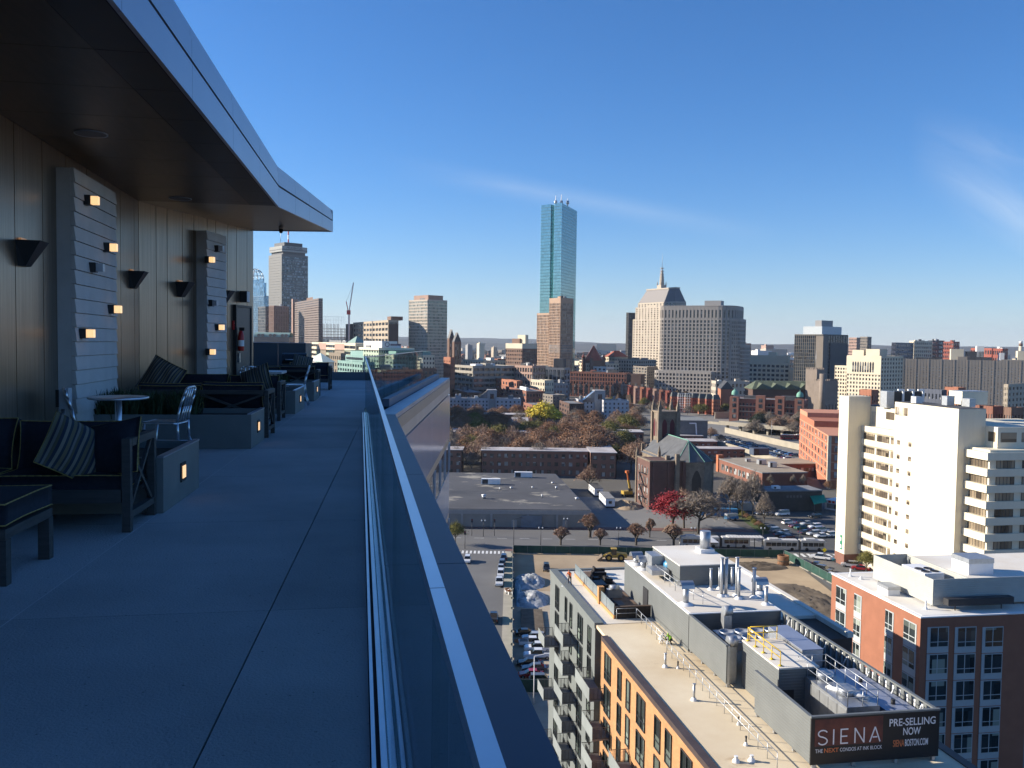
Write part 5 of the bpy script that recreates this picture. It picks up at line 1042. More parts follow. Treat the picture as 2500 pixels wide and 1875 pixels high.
for i, s in enumerate((2.2,5.4)):
    m = MB(); lancet(m, (117.8,338), (1,0), (0,-1), s, 2.0, 23.0, 30.2, .08); w_ = m.build('louvre_window', mat('red_louvre', (.10,.02,.025), rough=.8), ch)
    m = MB(); lancet(m, (117.8,338), (1,0), (0,-1), s, 2.6, 22.6, 30.9, .05); m.build('arch_surround', M_ston, w_)
    m = MB(); lancet(m, (117.8,338), (0,1), (-1,0), s+.2, 2.0, 23.0, 30.2, .08); m.build('louvre_window', MATS['red_louvre'], ch)
for b, a in ((117.9,338.1),(125.5,338.1),(117.9,345.9),(125.5,345.9)):
    MB().box(b-.8,b+.8,a-.8,a+.8,0,33.0).build('corner_buttress', M_ston, ch); MB().box(b-.6,b+.6,a-.6,a+.6,33.41,35.3).build('pinnacle_base', M_ston, ch); MB().cyl((b,a,35.3),(b,a,38.0),.75,.08,6,smooth=False).build('pinnacle', M_ston, ch)
for b, h in ((113.0,21.5),(115.2,21)): MB().box(b-.5,b+.5,343.5,344.5,17,h-1.5).build('gable_pinnacle', M_ston, ch)
for b in (103.9,112.6): MB().box(b-.5,b+.5,322,323,0,19.2).build('turret_shaft', M_ston, ch); MB().cyl((b,322.5,19.2),(b,322.5,21.6),.6,.05,6,smooth=False).build('turret_cap', M_ston, ch)
# ================================================================ low blocks right of the church
M_bbrick = mat('school_brick', (.22,.095,.065), rough=.9, var=.1, scale=.3)
def lowblock(name, label, b0, b1, a0, a1, h, wall, roof, cat='building'):
    t = thing(name, label, cat, (*BA(b0,a0),0), RZ); w, d = b1-b0, a1-a0; MB().box(0,w,0,d,0,h-.4).build('wall', wall, t); MB().box(-.15,w+.15,-.15,d+.15,h-.399,h).build('roof_edge', MATS['roof_grey'], t); MB().box(.3,w-.3,.3,d-.3,h+.003,h+.02).build('roof_deck', roof, t); return t
M_tanroof = mat('tan_gravel_roof', (.33,.28,.21), rough=1, var=.15, scale=.1)
lb = lowblock('brick_school', 'L-shaped low brick building with tan gravel roof right of the church', 168, 188.6, 350, 398, 6.4, M_bbrick, M_tanroof)
MB().box(20.61,40,26,44,0,6.0).build('wing_wall', M_bbrick, lb); MB().box(20.61,40.2,25.8,44.2,6.01,6.4).build('wing_roof', M_tanroof, lb); MB().box(-.5,2.2,46,48.4,0,8.0).build('end_wall', mat('orange_brick_end', (.42,.15,.07)), lb)
for i in range(9): MB().box(-.06,-.001,3+i*4.6,6.2+i*4.6,1.5,4.2).build('window', M_hglass, lb)
for i in range(6): MB().box(21.5+i*3,23.9+i*3,25.93,25.999,2.6,4.4).build('window', M_hglass, lb)
for i, (px, py, w, d, h, lbl) in enumerate([(1853,1135,3.6,2.6,2.2,'larger white unit on the tan roof of the brick school'),(1880,1142,3.2,2.2,2.4,'white unit nearer the front of the tan school roof'),(1823,1128,2.0,2,1.4,'small grey unit at the left of the tan school roof'),(1840,1112,8,5,3.4,'dark blue plant box at the back of the tan school roof')]): ac(lbl, px, py, 6.4, w, d, h, RZ, M_galv if i != 3 else mat('navy_plant', (.06,.08,.12)))
db = lowblock('dark_brick_shop', 'dark low brick shop building beside the car park', 144, 166.5, 298, 308.5, 7.7, mat('dark_brick', (.075,.065,.055), rough=.9, var=.15), MATS['roof_grey'])
text('SUNMART'[:0] or ' . ', 0, 0, .1, .1, M_line, db) if False else None
m = MB(); [m.box(8.6+i*1.3,9.4+i*1.3,-.05,-.001,5.0,5.9) for i in range(5)]; m.build('wall_letters', mat('faded_letters', (.16,.14,.12)), db)
MB().box(-.05,-.001,1.5,4.5,3.6,6.2).build('window', M_hglass, db); ac('white unit on the roof of the dark brick shop', 1889, 1195, 7.7, 2.6, 2, 1.2, RZ)
aw = thing('awning', 'bright green sloping awning at the side of the dark shop', 'awning', (*BA(160.5,296.0),3.6), RZ); MB().add([(0,-3.5,0),(6,-1.5,.4),(7,2.4,2.4),(1.2,1.9,2.0),(0,-3.5,-.15),(6,-1.5,.25),(7,2.4,2.25),(1.2,1.9,1.85)], [(0,1,2,3),(7,6,5,4),(0,4,5,1),(1,5,6,2),(2,6,7,3),(3,7,4,0)]).build('canvas', mat('awning_green', (.02,.26,.15), rough=.6), aw)
for p in ((.3,-3.2),(5.8,-1.3)): MB().cyl((p[0],p[1],-3.6),(p[0],p[1],0),.06).build('post', M_post, aw)
x, y = G(2015, 1240); st = thing('market_shop', 'low white shopfront with red lettering beside the cream tower', 'shop', (x-1,y-2,0), -.9); MB().box(0,16,0,8,0,3.6).build('wall', M_white, st); MB().box(1,15,-.06,-.001,.6,2.3).build('window', M_hglass, st)
m = MB(); [m.box(1.5+i*1.6,2.5+i*1.6,-.10,-.002,2.6,3.4) for i in range(6)]; m.build('red_letters', M_red, st)
# orange brick block
ob = Bld('orange_brick_block', 'orange red brick warehouse block with pale floor bands left of the cream tower', 2023, 1957, 2046, 1066, 373, -10.4, z1=22.4)
M_ored = mat('orange_red_brick', (.40,.15,.085), rough=.9, var=.08, scale=.3); M_oband = mat('orange_band', (.55,.25,.15), rough=.9, var=.05)
ob.d = 88; ob.w = 20
MB().box(0,20,0,88,0,22.4).build('wall', M_ored, ob.t); MB().box(0,20,40,88,22.41,25.4).build('raised_wall', M_ored, ob.t); MB().box(0,20,62,88,25.41,27.6).build('raised_wall', M_oband, ob.t)
for j in range(6): MB().box(-.12,20,-.12,88,3.6+j*3.7,4.1+j*3.7).build('floor_band', M_oband, ob.t)
MB().box(-.15,1.2,-.15,1.2,0,22.4).build('corner_pier', mat('cream_pier', (.60,.50,.36)), ob.t)
for j in range(5):
    for i in range(9):
        y_ = 5+i*9.2; o = MB().box(-.10,-.002,y_,y_+2.6,4.9+j*3.7,7.0+j*3.7).build('window', M_hglass, ob.t); MB().box(-.18,-.101,y_-.2,y_+2.8,4.65+j*3.7,4.899+j*3.7).build('sill', M_oband, o)
    for i in range(3): MB().box(2.5+i*6,6.5+i*6,-.10,-.002,4.7+j*3.7,7.2+j*3.7).build('window', M_hglass, ob.t)
# ================================================================ highway, overpass and car park
M_conw = mat('concrete_wall', (.36,.32,.25), rough=.9, var=.12, scale=.15)
sheet('highway', [G(*p) for p in ((1560,1012),(1700,1008),(2060,1068),(2060,1100),(1830,1062),(1600,1030))], M_lot, .014)
sheet('highway_ramp', [G(*p) for p in ((1650,1005),(1700,1000),(1790,1015),(1760,1032),(1690,1025))], M_lot, .020)
sheet('car_park', [G(*p) for p in ((1700,1048),(1765,1052),(1975,1108),(2030,1180),(1980,1170),(1790,1096),(1690,1066))], M_lot, .016)
def wall_line(name, label, pts, h, w=.5, z=0, m=None, cat='wall'):
    t = thing(name, label, cat)
    for p, q in zip(pts[:-1], pts[1:]):
        p, q = Vector(p), Vector(q); L = (q-p).length; d = (q-p)/L; mb = MB(); obox(mb, p, d, Vector((d.y,-d.x)), 0, L, -w/2, w/2, z, z+h); mb.build('wall_section', m or M_conw, t); mb = MB(); obox(mb, p, d, Vector((d.y,-d.x)), 0, L, -w/2-.1, w/2+.1, z+h, z+h+.25); mb.build('coping', m or M_conw, t)
wall_line('retaining_wall', 'beige concrete wall along the near side of the long car park', [G(1690,1072), G(1790,1100), G(1955,1150)], 3.0); wall_line('retaining_wall', 'beige concrete wall between the long car park and the highway', [G(1770,1056), G(1890,1085), G(2010,1112)], 3.4); wall_line('retaining_wall', 'concrete parapet of the highway behind the church tower', [G(1690,1030), G(1790,1040), G(2030,1075)], 1.6)
wall_line('retaining_wall', 'tall concrete wall under the brick school at the highway', [G(1745,1022), G(1800,1020), G(1870,1032)], 5.0)
ov = thing('overpass', 'grey concrete overpass with dark openings beneath its deck', 'overpass')
P0, P1 = Vector(G(1755,1052,0)), Vector(G(1985,1075,0)); L = (P1-P0).length; d = (P1-P0)/L; n = Vector((-d.y,d.x)); mb = MB(); obox(mb, P0, d, n, 0, L, 0, 24, 5.0, 6.2); mb.build('deck', mat('overpass_concrete', (.17,.16,.14), rough=.9), ov); mb = MB(); obox(mb, P0, d, n, 0, L, -.4, 0, 4.6, 7.2); mb.build('parapet', M_conw, ov); mb = MB(); obox(mb, P0, d, n, 0, L, 24, 24.4, 4.6, 7.2); mb.build('parapet', M_conw, ov)
for i in range(7): mb = MB(); s = 4+i*(L-8)/6; obox(mb, P0, d, n, s, s+1.4, 3, 4.4, 0, 5); mb.build('pier', M_conw, ov)
mb = MB(); obox(mb, P0, d, n, 0, L, 23, 23.9, 0, 5); mb.build('shade_wall', mat('shadow_concrete', (.08,.08,.08)), ov)  # dark wall standing in for the deep shade beneath the deck
tb = Bld('grey_terminal', 'low grey flat building with angled white trim right of the church tower', 1650, 1640, 1728, 1028, 520, 3, z1=None, mn=26)
MB().box(0,tb.w,0,26,0,tb.h).build('wall', mat('terminal_grey', (.16,.165,.16)), tb.t); MB().box(-.4,tb.w+.4,-.4,26.4,tb.h+.002,tb.h+.5).build('roof', mat('terminal_roof', (.24,.24,.22)), tb.t); MB().bar((tb.w*.42,-.5,tb.h-1.2),(tb.w*.62,-.5,tb.h-1.2),.3,.7).bar((tb.w*.62,-.5,tb.h-1),(tb.w*.68,-.5,.5),.3,.7).build('white_trim', M_white, tb.t)
# ================================================================ trees
M_bark = mat('bark', (.09,.075,.06), rough=1, var=.3, scale=3); M_barkp = mat('pale_bark', (.30,.27,.22), rough=1, c2=(.16,.14,.11), scale=2)
def leafm(n, c, v=.45): return mat(n, c, rough=.85, var=v, scale=.9)
LM = dict(rust=[leafm('leaf_rust', (.27,.135,.07)), leafm('leaf_brown', (.22,.145,.095))], olive=[leafm('leaf_olive', (.20,.17,.04)), leafm('leaf_green', (.11,.12,.035))], gold=[leafm('leaf_gold', (.72,.54,.05)), leafm('leaf_lime', (.50,.44,.06))],
          red=[leafm('leaf_red', (.36,.03,.035)), leafm('leaf_crimson', (.24,.03,.04))], twig=[leafm('twig_brown', (.26,.205,.155),.3), leafm('twig_grey', (.20,.175,.15),.3)], pink=[leafm('twig_pink', (.31,.19,.135),.3), leafm('twig_tan', (.28,.20,.13),.3)], fir=[leafm('leaf_fir', (.022,.035,.018)), leafm('leaf_dark', (.03,.035,.018))])
def grow(seed, h, spread, levels=4, up=.55, bare=True, trunk=.28, leafn=0, leafs=.35, nb=4, droop=0., rise=.30):
    """branching tree skeleton: returns trunk mesh builder and crown mesh builder for a tree of height h"""
    r = random.Random(seed); tm, cm = MB(), MB(); rad0 = h*.022
    def leaf(p, s):
        a, b = r.uniform(0, 6.3), r.uniform(-1, 1); u = Vector((math.cos(a), math.sin(a), b)).normalized(); v = u.cross(Vector((r.uniform(-1,1), r.uniform(-1,1), r.uniform(-1,1)))).normalized()
        s *= r.uniform(.6,1.3); cm.add([p-u*s*.5, p+v*s*.35, p+u*s*.5, p-v*s*.35], [(0,1,2,3)], 0 if r.random() < .6 else 1)
    def twig(p, d, l):
        e = p+d*l; s = d.cross(Vector((r.uniform(-1,1), r.uniform(-1,1), .3))).normalized()*max(.035, l*.018); cm.add([p-s, p+s, e], [(0,1,2)], 0 if r.random() < .6 else 1); return e
    def branch(p, d, l, rad, lv):
        q = p+d*l
        if lv <= 2: tm.cyl(p, q, rad, rad*.62, 5 if lv else 7, 0, False)
        if lv >= levels:
            for _ in range(6 if bare else 3): 
                dd = (d+Vector((r.uniform(-.9,.9), r.uniform(-.9,.9), r.uniform(-.5,.8)))).normalized(); e = twig(q-d*l*r.uniform(0,.6), dd, l*r.uniform(.6,1.2))
                for _ in range(leafn): leaf(q+Vector((r.gauss(0,1), r.gauss(0,1), r.gauss(0,.8)-droop))*l*.75, leafs)
            return
        if lv > 2:
            s = d.cross(Vector((r.uniform(-1,1), r.uniform(-1,1), .3))).normalized()*max(.03, rad); cm.add([p-s, p+s, q+s*.5, q-s*.5], [(0,1,2,3)], 0)
        for i in range(nb):
            an = 2*PI*(i+r.uniform(-.25,.25))/nb+lv*1.3; side = Vector((math.cos(an), math.sin(an), 0)); t = up*r.uniform(.75,1.2)
            dd = (d*(.45+t*.5)+side*spread*r.uniform(.6,1.15)+Vector((0,0,rise*r.uniform(.3,1.3)))).normalized(); st = p+d*l*r.uniform(.45 if lv else .6,1.0)
            branch(st, dd, l*r.uniform(.60,.86), rad*.58, lv+1)
        if lv < levels-1: branch(q, (d+Vector((r.uniform(-.2,.2), r.uniform(-.2,.2), .35))).normalized(), l*.72, rad*.6, lv+1)
    branch(Vector((0,0,0)), Vector((r.uniform(-.05,.05), r.uniform(-.05,.05), 1)).normalized(), h*trunk, rad0, 0); return tm, cm
PROTO = {}
def proto(kind, variants):
    out_ = []
    for (seed, kw, lm, bk) in variants:
        tm, cm = grow(seed, 10., **kw); zs = max(v[2] for v in cm.v); k = 10./zs
        rm_ = max(math.hypot(v[0], v[1]) for v in cm.v)
        def dome(v):                      # rounded crown: outer boughs hang lower, the top narrows
            x, y, z = v; q = math.hypot(x, y)/rm_; f = .62+.50*math.sin(PI*min(1, max(0, z/zs-.08))); return (x*k*f, y*k*f, k*(z-min(z*.5, .34*zs*q*q)))
        tm.v = [dome(v) for v in tm.v]; cm.v = [dome(v) for v in cm.v]; z2 = 10./max(v[2] for v in cm.v)
        tm.v = [(x,y,z*z2) for x, y, z in tm.v]; cm.v = [(x,y,z*z2) for x, y, z in cm.v]
        out_.append((tm.mesh('trunk', bk), cm.mesh('crown', lm)))
    PROTO[kind] = out_
proto('rust', [(s, dict(spread=.85, levels=4, bare=False, leafn=6, leafs=.25), LM['rust'], M_bark) for s in (1,2,3)])
proto('olive', [(s, dict(spread=.8, levels=4, bare=False, leafn=5, leafs=.25), LM['olive'], M_bark) for s in (4,5)])
proto('gold', [(6, dict(spread=.9, levels=4, bare=False, leafn=8, leafs=.26, trunk=.15), LM['gold'], M_bark)])
proto('red', [(7, dict(spread=.55, levels=4, bare=True, leafn=3, leafs=.17, trunk=.18), LM['red'], M_bark)])
proto('bare', [(s, dict(spread=.85, levels=4, bare=True), LM['twig'], M_bark) for s in (8,9)])
proto('sycamore', [(s, dict(spread=.7, levels=4, bare=False, leafn=1, leafs=.22, trunk=.34), LM['twig'], M_barkp) for s in (10,11)])
proto('vase', [(s, dict(spread=.52, levels=4, bare=True, nb=4, trunk=.13, up=.8, rise=.62), LM['pink'], M_bark) for s in (12,13)])
proto('brown', [(s, dict(spread=.85, levels=4, bare=True, leafn=0), LM['pink'], M_bark) for s in (14,15)])
proto('fir', [(16, dict(spread=.6, levels=4, bare=False, leafn=3, leafs=.34), LM['fir'], M_bark)])
NAMES = dict(rust='autumn_tree', olive='olive_tree', gold='willow_tree', red='maple_tree', bare='bare_tree', sycamore='sycamore_tree', vase='vase_tree', brown='bare_tree', fir='evergreen_tree')
trng = random.Random(42)
def tree(kind, x, y, h, label, group=None, w=1.0, z=0):
    t = thing(NAMES[kind], label, 'tree', (x,y,z), trng.uniform(0,6.28), group); s = h/10
    a, b = trng.choice(PROTO[kind]); sc_ = (s*w, s*w, s); inst('trunk', a, t, scale=sc_); inst('crown', b, t, scale=sc_); return t
def treepx(kind, px, ybase, ytop, label, group=None, w=1.0, z=0):
    x, y = G(px, ybase, z); tree(kind, x, y, at(px, ytop, y)[2]-z, label, group, w, z)
treepx('bare', 1704, 1303, 1187, 'large bare spreading tree in the church yard', w=1.4); treepx('red', 1643, 1292, 1190, 'bright red autumn tree in front of the church', w=1.5); treepx('brown', 1670, 1290, 1188, 'reddish brown bare tree between the red tree and the large bare tree', w=1.5)
for i, (px, yb, yt) in enumerate([(1369,1331,1283),(1465,1331,1287),(1553,1331,1274),(1645,1334,1275)]): treepx('vase', px, yb, yt, 'small vase shaped bare street tree, %s from the left along the green fence' % ORD[i], 'street trees along the cross street', 1.6)
treepx('vase', 1440, 1312, 1250, 'reddish bare tree at the right corner of the warehouse', w=1.7); treepx('olive', 1112, 1330, 1268, 'olive tinted tree at the left end of the cross street beside our tower'); treepx('brown', 1437, 1200, 1130, 'bare reddish tree behind the warehouse right corner', w=.9); treepx('vase', 1586, 1312, 1262, 'small bare tree behind the street trees left of the red tree')
for i, (px, yb, yt) in enumerate([(1782,1262,1150),(1812,1266,1160),(1838,1265,1138),(1800,1250,1160),(1865,1290,1195)]): treepx('bare', px, yb, yt, ['tall grey bare tree left in the clump before the brick school','grey bare tree in the middle of the clump before the brick school','tallest grey bare tree right in the clump before the brick school','grey bare tree at the back of the clump before the brick school','thin bare tree standing at the edge of the car park'][i], 'bare trees by the car park', .62)
for i, px in enumerate((1880,1935,1960)): treepx('bare', px, 1192, 1155, 'thin bare tree, %s of three before the end wall of the brick school' % ORD[i], 'bare trees before the brick school', .6)
treepx('olive', 2115, 1400, 1338, 'dark olive bushy tree at the foot of the cream tower'); treepx('rust', 2022, 1198, 1170, 'small rust tree beside the orange brick block')
for i, (px, yt) in enumerate([(1115,1075),(1186,1078),(1255,1090),(1318,1070),(1374,1088),(1412,1100),(1150,1090)]): x, y = G(px, 1157); tree('sycamore', x, y, at(px, yt, y)[2], 'pale limbed sycamore, %s in the row before the long brick block' % ['first','third','fourth','fifth','sixth','seventh','second'][i], 'sycamores before the brick housing', .9)
kinds = ['rust']*4+['brown']*6+['olive']*2+['sycamore']*4
KD = {'rust':'rust coloured autumn tree','brown':'bare brown tree','olive':'olive and yellow tinted tree','sycamore':'pale limbed thin tree'}
for row, (Y, n, x0, x1, hh) in enumerate(((424,12,-40,42,17.5),(446,12,-45,54,18),(472,11,-48,52,17.5),(515,12,-55,72,16),(550,12,-60,77,15.5),(590,12,-65,82,15),(630,12,-70,92,14.5),(665,10,-70,62,13.5))):
    for i in range(n):
        x = x0+(x1-x0)*(i+trng.uniform(.1,.9))/n; y = Y+trng.uniform(-10,10); k = trng.choice(kinds)
        if 20 < x < 40 and 560 < y < 625: continue
        tree(k, x, y, hh*trng.uniform(.85,1.15), '%s, %s from left in the %s row among the housing' % (KD[k], ORD[i], ORD[row]), 'trees among the housing blocks', trng.uniform(1.05,1.4))
tree('gold', *G(1322, 1042), 20, 'large bright yellow willow among the housing blocks', w=1.45)
for i, (px, yb, yt, k) in enumerate([(1565,1160,1065,'brown'),(1540,1155,1075,'rust'),(1600,1150,1090,'brown'),(1500,1150,1080,'olive'),(1520,1120,1040,'olive'),(1485,1100,1020,'olive'),(1545,1080,1035,'rust')]): treepx(k, px, yb, yt, ['large brown tree against the left side of the church','rust tree left of the church by the excavator','brown tree just behind the left church wall','green tinged tree left of the church','olive tree behind the brick block end','yellow olive tree beside the grey apartment block','rust tree further behind the church'][i], w=1.1)
for i, (px, yb, yt, k) in enumerate([(1680,1062,1030,'vase'),(1705,1062,1036,'vase'),(1735,1075,1040,'brown'),(1760,1085,1058,'brown'),(1665,1060,1036,'brown')]): treepx(k, px, yb, yt, 'reddish bare tree, %s in the row right of the church tower' % ORD[i], 'bare trees right of the church tower', 1.2)
for i in range(26):
    px = 1840+7.5*(i+trng.random()); Y = trng.uniform(560,690); x = ray(px,1000)[0]*Y/ray(px,1000)[1]; k = trng.choice(['brown','bare','fir','fir','rust','bare'])
    tree(k, x, Y, trng.uniform(9,15), '%s tree, %s from the left in the belt between highway and castle' % ({'brown':'bare brown','bare':'bare grey','fir':'dark evergreen','rust':'rust coloured'}[k], ORD[i]), 'tree belt before the castle', 1.2)
for i in range(22):
    px = 1490+13.6*(i+trng.random()); Y = trng.uniform(720,840); x = ray(px,1000)[0]*Y/ray(px,1000)[1]; k = trng.choice(['brown','rust','olive','bare'])
    tree(k, x, Y, trng.uniform(8,13), '%s tree, %s from the left before the red row houses' % ({'brown':'bare brown','bare':'bare grey','olive':'olive','rust':'rust coloured'}[k], ORD[i]), 'trees before the row houses', 1.2)
# ================================================================ vehicles
M_tyre = mat('tyre', (.02,.02,.02), rough=.9, var=0); M_rim = mat('rim', (.35,.35,.36), rough=.4, var=0, metal=.6); M_cglassd = mat('car_glass', (.015,.018,.02), rough=.05, var=0, spec=.8); M_hl = mat('headlight', (.7,.7,.7), rough=.2, var=0); M_tl = mat('taillight', (.35,.01,.01), rough=.3, var=0)
PAINT = {k: mat('paint_'+k, c, rough=.28, var=0, spec=.6, coat=.6) for k, c in dict(white=(.75,.75,.74), silver=(.42,.43,.44), black=(.012,.012,.014), grey=(.10,.105,.11), navy=(.015,.02,.05), red=(.35,.012,.015), teal=(.03,.13,.13), green=(.05,.16,.09), maroon=(.12,.012,.018), tan=(.30,.25,.18), blue=(.04,.10,.25)).items()}
PROF = dict(
 sedan=dict(L=4.7, body=[(-2.35,.35),(-2.3,.72),(-2.1,.86),(-1.45,.93),(1.0,.95),(1.9,.82),(2.3,.66),(2.35,.35)], cab=[(-1.75,.92),(-1.05,1.40),(.25,1.42),(1.05,.94)]),
 suv=dict(L=4.7, body=[(-2.35,.40),(-2.33,.95),(-2.25,1.02),(1.0,1.05),(2.0,.95),(2.33,.78),(2.35,.40)], cab=[(-2.22,1.01),(-1.95,1.68),(.35,1.70),(1.05,1.04)]),
 pickup=dict(L=5.6, body=[(-2.8,.48),(-2.8,1.10),(-.75,1.10),(1.4,1.12),(2.55,1.02),(2.78,.85),(2.8,.48)], cab=[(-.95,1.09),(-.75,1.82),(.65,1.84),(1.4,1.11)]),
 van=dict(L=5.4, body=[(-2.7,.42),(-2.7,1.15),(1.6,1.18),(2.45,1.02),(2.68,.85),(2.7,.42)], cab=[(-2.69,1.14),(-2.55,2.05),(.85,2.08),(1.75,1.16)]))
CARM = {}
def car_meshes(kind):
    if kind in CARM: return CARM[kind]
    P = PROF[kind]; hw = .92 if kind in ('sedan','suv') else 1.0; d = {}
    def loft(prof, w0, w1, z0, z1):
        mb = MB(); n = len(prof); wz = lambda z: w0+(w1-w0)*min(1,max(0,(z-z0)/(z1-z0)))
        vs = [(x,-wz(z),z) for x, z in prof]+[(x,wz(z),z) for x, z in prof]
        mb.add(vs, [tuple(range(n)), tuple(range(2*n-1,n-1,-1))]+[(i,i+n,(i+1)%n+n,(i+1)%n) for i in range(n)][::1], 0, False); return mb
    d['body'] = loft(P['body'], hw*.97, hw*.90, .4, 1.1)
    c = P['cab']; d['cabin'] = loft(c, hw*.86, hw*.70, c[0][1], c[1][1])
    x0, x1 = c[1][0], c[2][0]; zr = c[1][1]; d['roof'] = MB().prism([(x0-.06,-hw*.71),(x1+.05,-hw*.71),(x1+.05,hw*.71),(x0-.06,hw*.71)], zr-.03, zr+.05)
    if kind == 'pickup': d['bed'] = MB().box(-2.70,-1.0,-hw*.80,hw*.80,1.102,1.115)
    d['wheel'] = MB().cyl((0,-.11,0),(0,.11,0),.34,.34,14); d['rim'] = MB().cyl((0,-.12,0),(0,.12,0),.19,.19,10)
    d['lights'] = (x0, hw); CARM[kind] = (P, hw, d, {}); return CARM[kind]
def car(kind, paint, x, y, rz, label, group=None, z=0.02, full=True, cat=None):
    P, hw, d, cache = car_meshes(kind); L = P['L']/2
    nm = {'sedan':'parked_car','suv':'parked_suv','pickup':'pickup_truck','van':'white_van'}[kind]
    if kind == 'van': nm = 'delivery_van'
    def M(key, mats):
        k = (key, tuple(m.name for m in mats))
        if k not in cache: cache[k] = d[key].mesh(key, list(mats))
        return cache[k]
    p = PAINT[paint]
    if not full:
        key = ('one', paint)
        if key not in cache:
            mb = MB()
            for k, mi in (('body',0),('cabin',1),('roof',0)):
                o = d[k]; mb.add(o.v, o.f, mi)
            for sx_ in (-1,1):
                for sy_ in (-1,1): mb.cyl((sx_*L*.6,sy_*hw*.8,.34),(sx_*L*.6,sy_*hw*.97,.34),.34,.34,8,2)
            cache[key] = mb.mesh('parked_car', [p, M_cglassd, M_tyre])
        o = inst(nm, cache[key], None, (x,y,z), (0,0,rz)); tag(o, label, cat or 'car', group); return o
    t = thing(nm, label, cat or {'sedan':'car','suv':'car','pickup':'pickup','van':'van'}[kind], (x,y,z), rz, group)
    inst('body', M('body', (p,)), t); inst('windows', M('cabin', (M_cglassd,)), t); inst('roof', M('roof', (p,)), t)
    if kind == 'pickup': inst('cargo_bed', M('bed', (M_frame,)), t)
    for sx_ in (-.6,.6):
        for sy_ in (-1,1): w = inst('wheel', M('wheel', (M_tyre,)), t, (sx_*L,sy_*hw*.9,.34)); inst('rim', M('rim', (M_rim,)), w)
    if 'hl' not in cache: cache['hl'] = MB().box(-.04,.04,-.17,.17,-.07,.07).mesh('headlight', M_hl); cache['tl'] = MB().box(-.04,.04,-.12,.12,-.10,.10).mesh('taillight', M_tl)
    for sy_ in (-1,1): inst('headlight', cache['hl'], t, (L-.03,sy_*hw*.68,.70)); inst('taillight', cache['tl'], t, (-L+.01,sy_*hw*.72,.80))
    return t
def carpx(kind, paint, px, py, rz, label, group=None, **kw): x, y = G(px, py); return car(kind, paint, x, y, rz, label, group, **kw)
U = PI/2
for (k, p, px, py, r, lb) in [('suv','navy',1230,1366,U,'navy SUV at the far end of the row parked along the green fence'),('suv','grey',1226,1379,U,'grey SUV second from the far end of the row along the green fence'),('sedan','silver',1223,1392,-U,'silver car in the middle of the row along the green fence'),('suv','white',1222,1407,-U,'white SUV fourth in the row along the green fence'),('pickup','white',1219,1427,-U,'white pickup nearest in the row along the green fence'),('pickup','black',1205,1515,U,'black pickup parked alone on the side street'),('suv','white',1141,1372,-U,'white SUV on the left side of the side street')]: carpx(k, p, px, py, r, lb, 'cars parked on the side street')
for i, (k, p, py, dx, lb) in enumerate([('sedan','black',1552,6.2,'black car farthest in the car lot beside the condominium'),('suv','silver',1564,7.6,'silver hatchback second in the car lot row'),('pickup','white',1577,7.4,'white pickup with black bed cover in the car lot row'),('pickup','white',1590,8.4,'white flatbed pickup in the middle of the car lot row'),('pickup','white',1607,8.2,'white crew cab pickup nearest of the white trucks in the car lot'),('sedan','black',1625,6.4,'black sedan next to the white pickups in the car lot'),('sedan','grey',1638,7.4,'dark grey sedan in the car lot row'),('sedan','red',1654,6.6,'dark red sedan in the car lot row'),('suv','grey',1668,8.6,'olive dark car nearest in the car lot row')]):
    Y = G(1305, py)[1]; car(k, p, dx-2.6, Y, [0,PI,0,PI,PI,PI,PI,PI,0][i]+.04, lb, 'cars in the lot beside the condominium')
carpx('suv','black',1334,1392,-U,'black car beside the white tarp piles')
for i, (k, p, px, py) in enumerate([('van','white',1909,1257),('sedan','grey',1880,1256),('sedan','silver',1858,1254),('suv','black',1990,1262),('suv','white',1925,1278),('sedan','maroon',1942,1286),('sedan','navy',1955,1276),('sedan','silver',1970,1280),('sedan','green',1956,1290),('suv','white',1990,1288),('van','white',2004,1298),('sedan','red',1975,1298),('sedan','navy',1967,1302),('suv','silver',1987,1305),('sedan','white',2005,1310),('suv','white',2035,1308),('sedan','black',1882,1290),('suv','silver',1897,1297),('sedan','silver',1915,1302),('sedan','maroon',1922,1313),('sedan','black',1908,1308)]):
    carpx(k, p, px, py+2, trng.choice((0,PI))+.35, '%s %s, %s vehicle of the car park before the dark shop counted from the back' % (p, {'sedan':'car','suv':'SUV','van':'van','pickup':'pickup'}[k], ORD[i]), 'cars in the car park before the dark shop')
for (k, p, px, py, r, lb) in [('pickup','white',2002,1366,2.7,'white pickup turning past the crosswalk'),('sedan','teal',2052,1372,2.8,'teal car at the foot of the cream tower'),('suv','silver',2075,1384,2.8,'silver SUV parked before the cream tower'),('sedan','red',2100,1392,2.8,'red car beside the bushy tree'),('sedan','navy',1998,1385,-.9,'navy car parked along the slanting fence'),('suv','grey',2012,1396,-.9,'grey SUV parked along the slanting fence'),('sedan','white',2032,1412,-.9,'white car parked by the red block corner')]: carpx(k, p, px, py, r, lb)
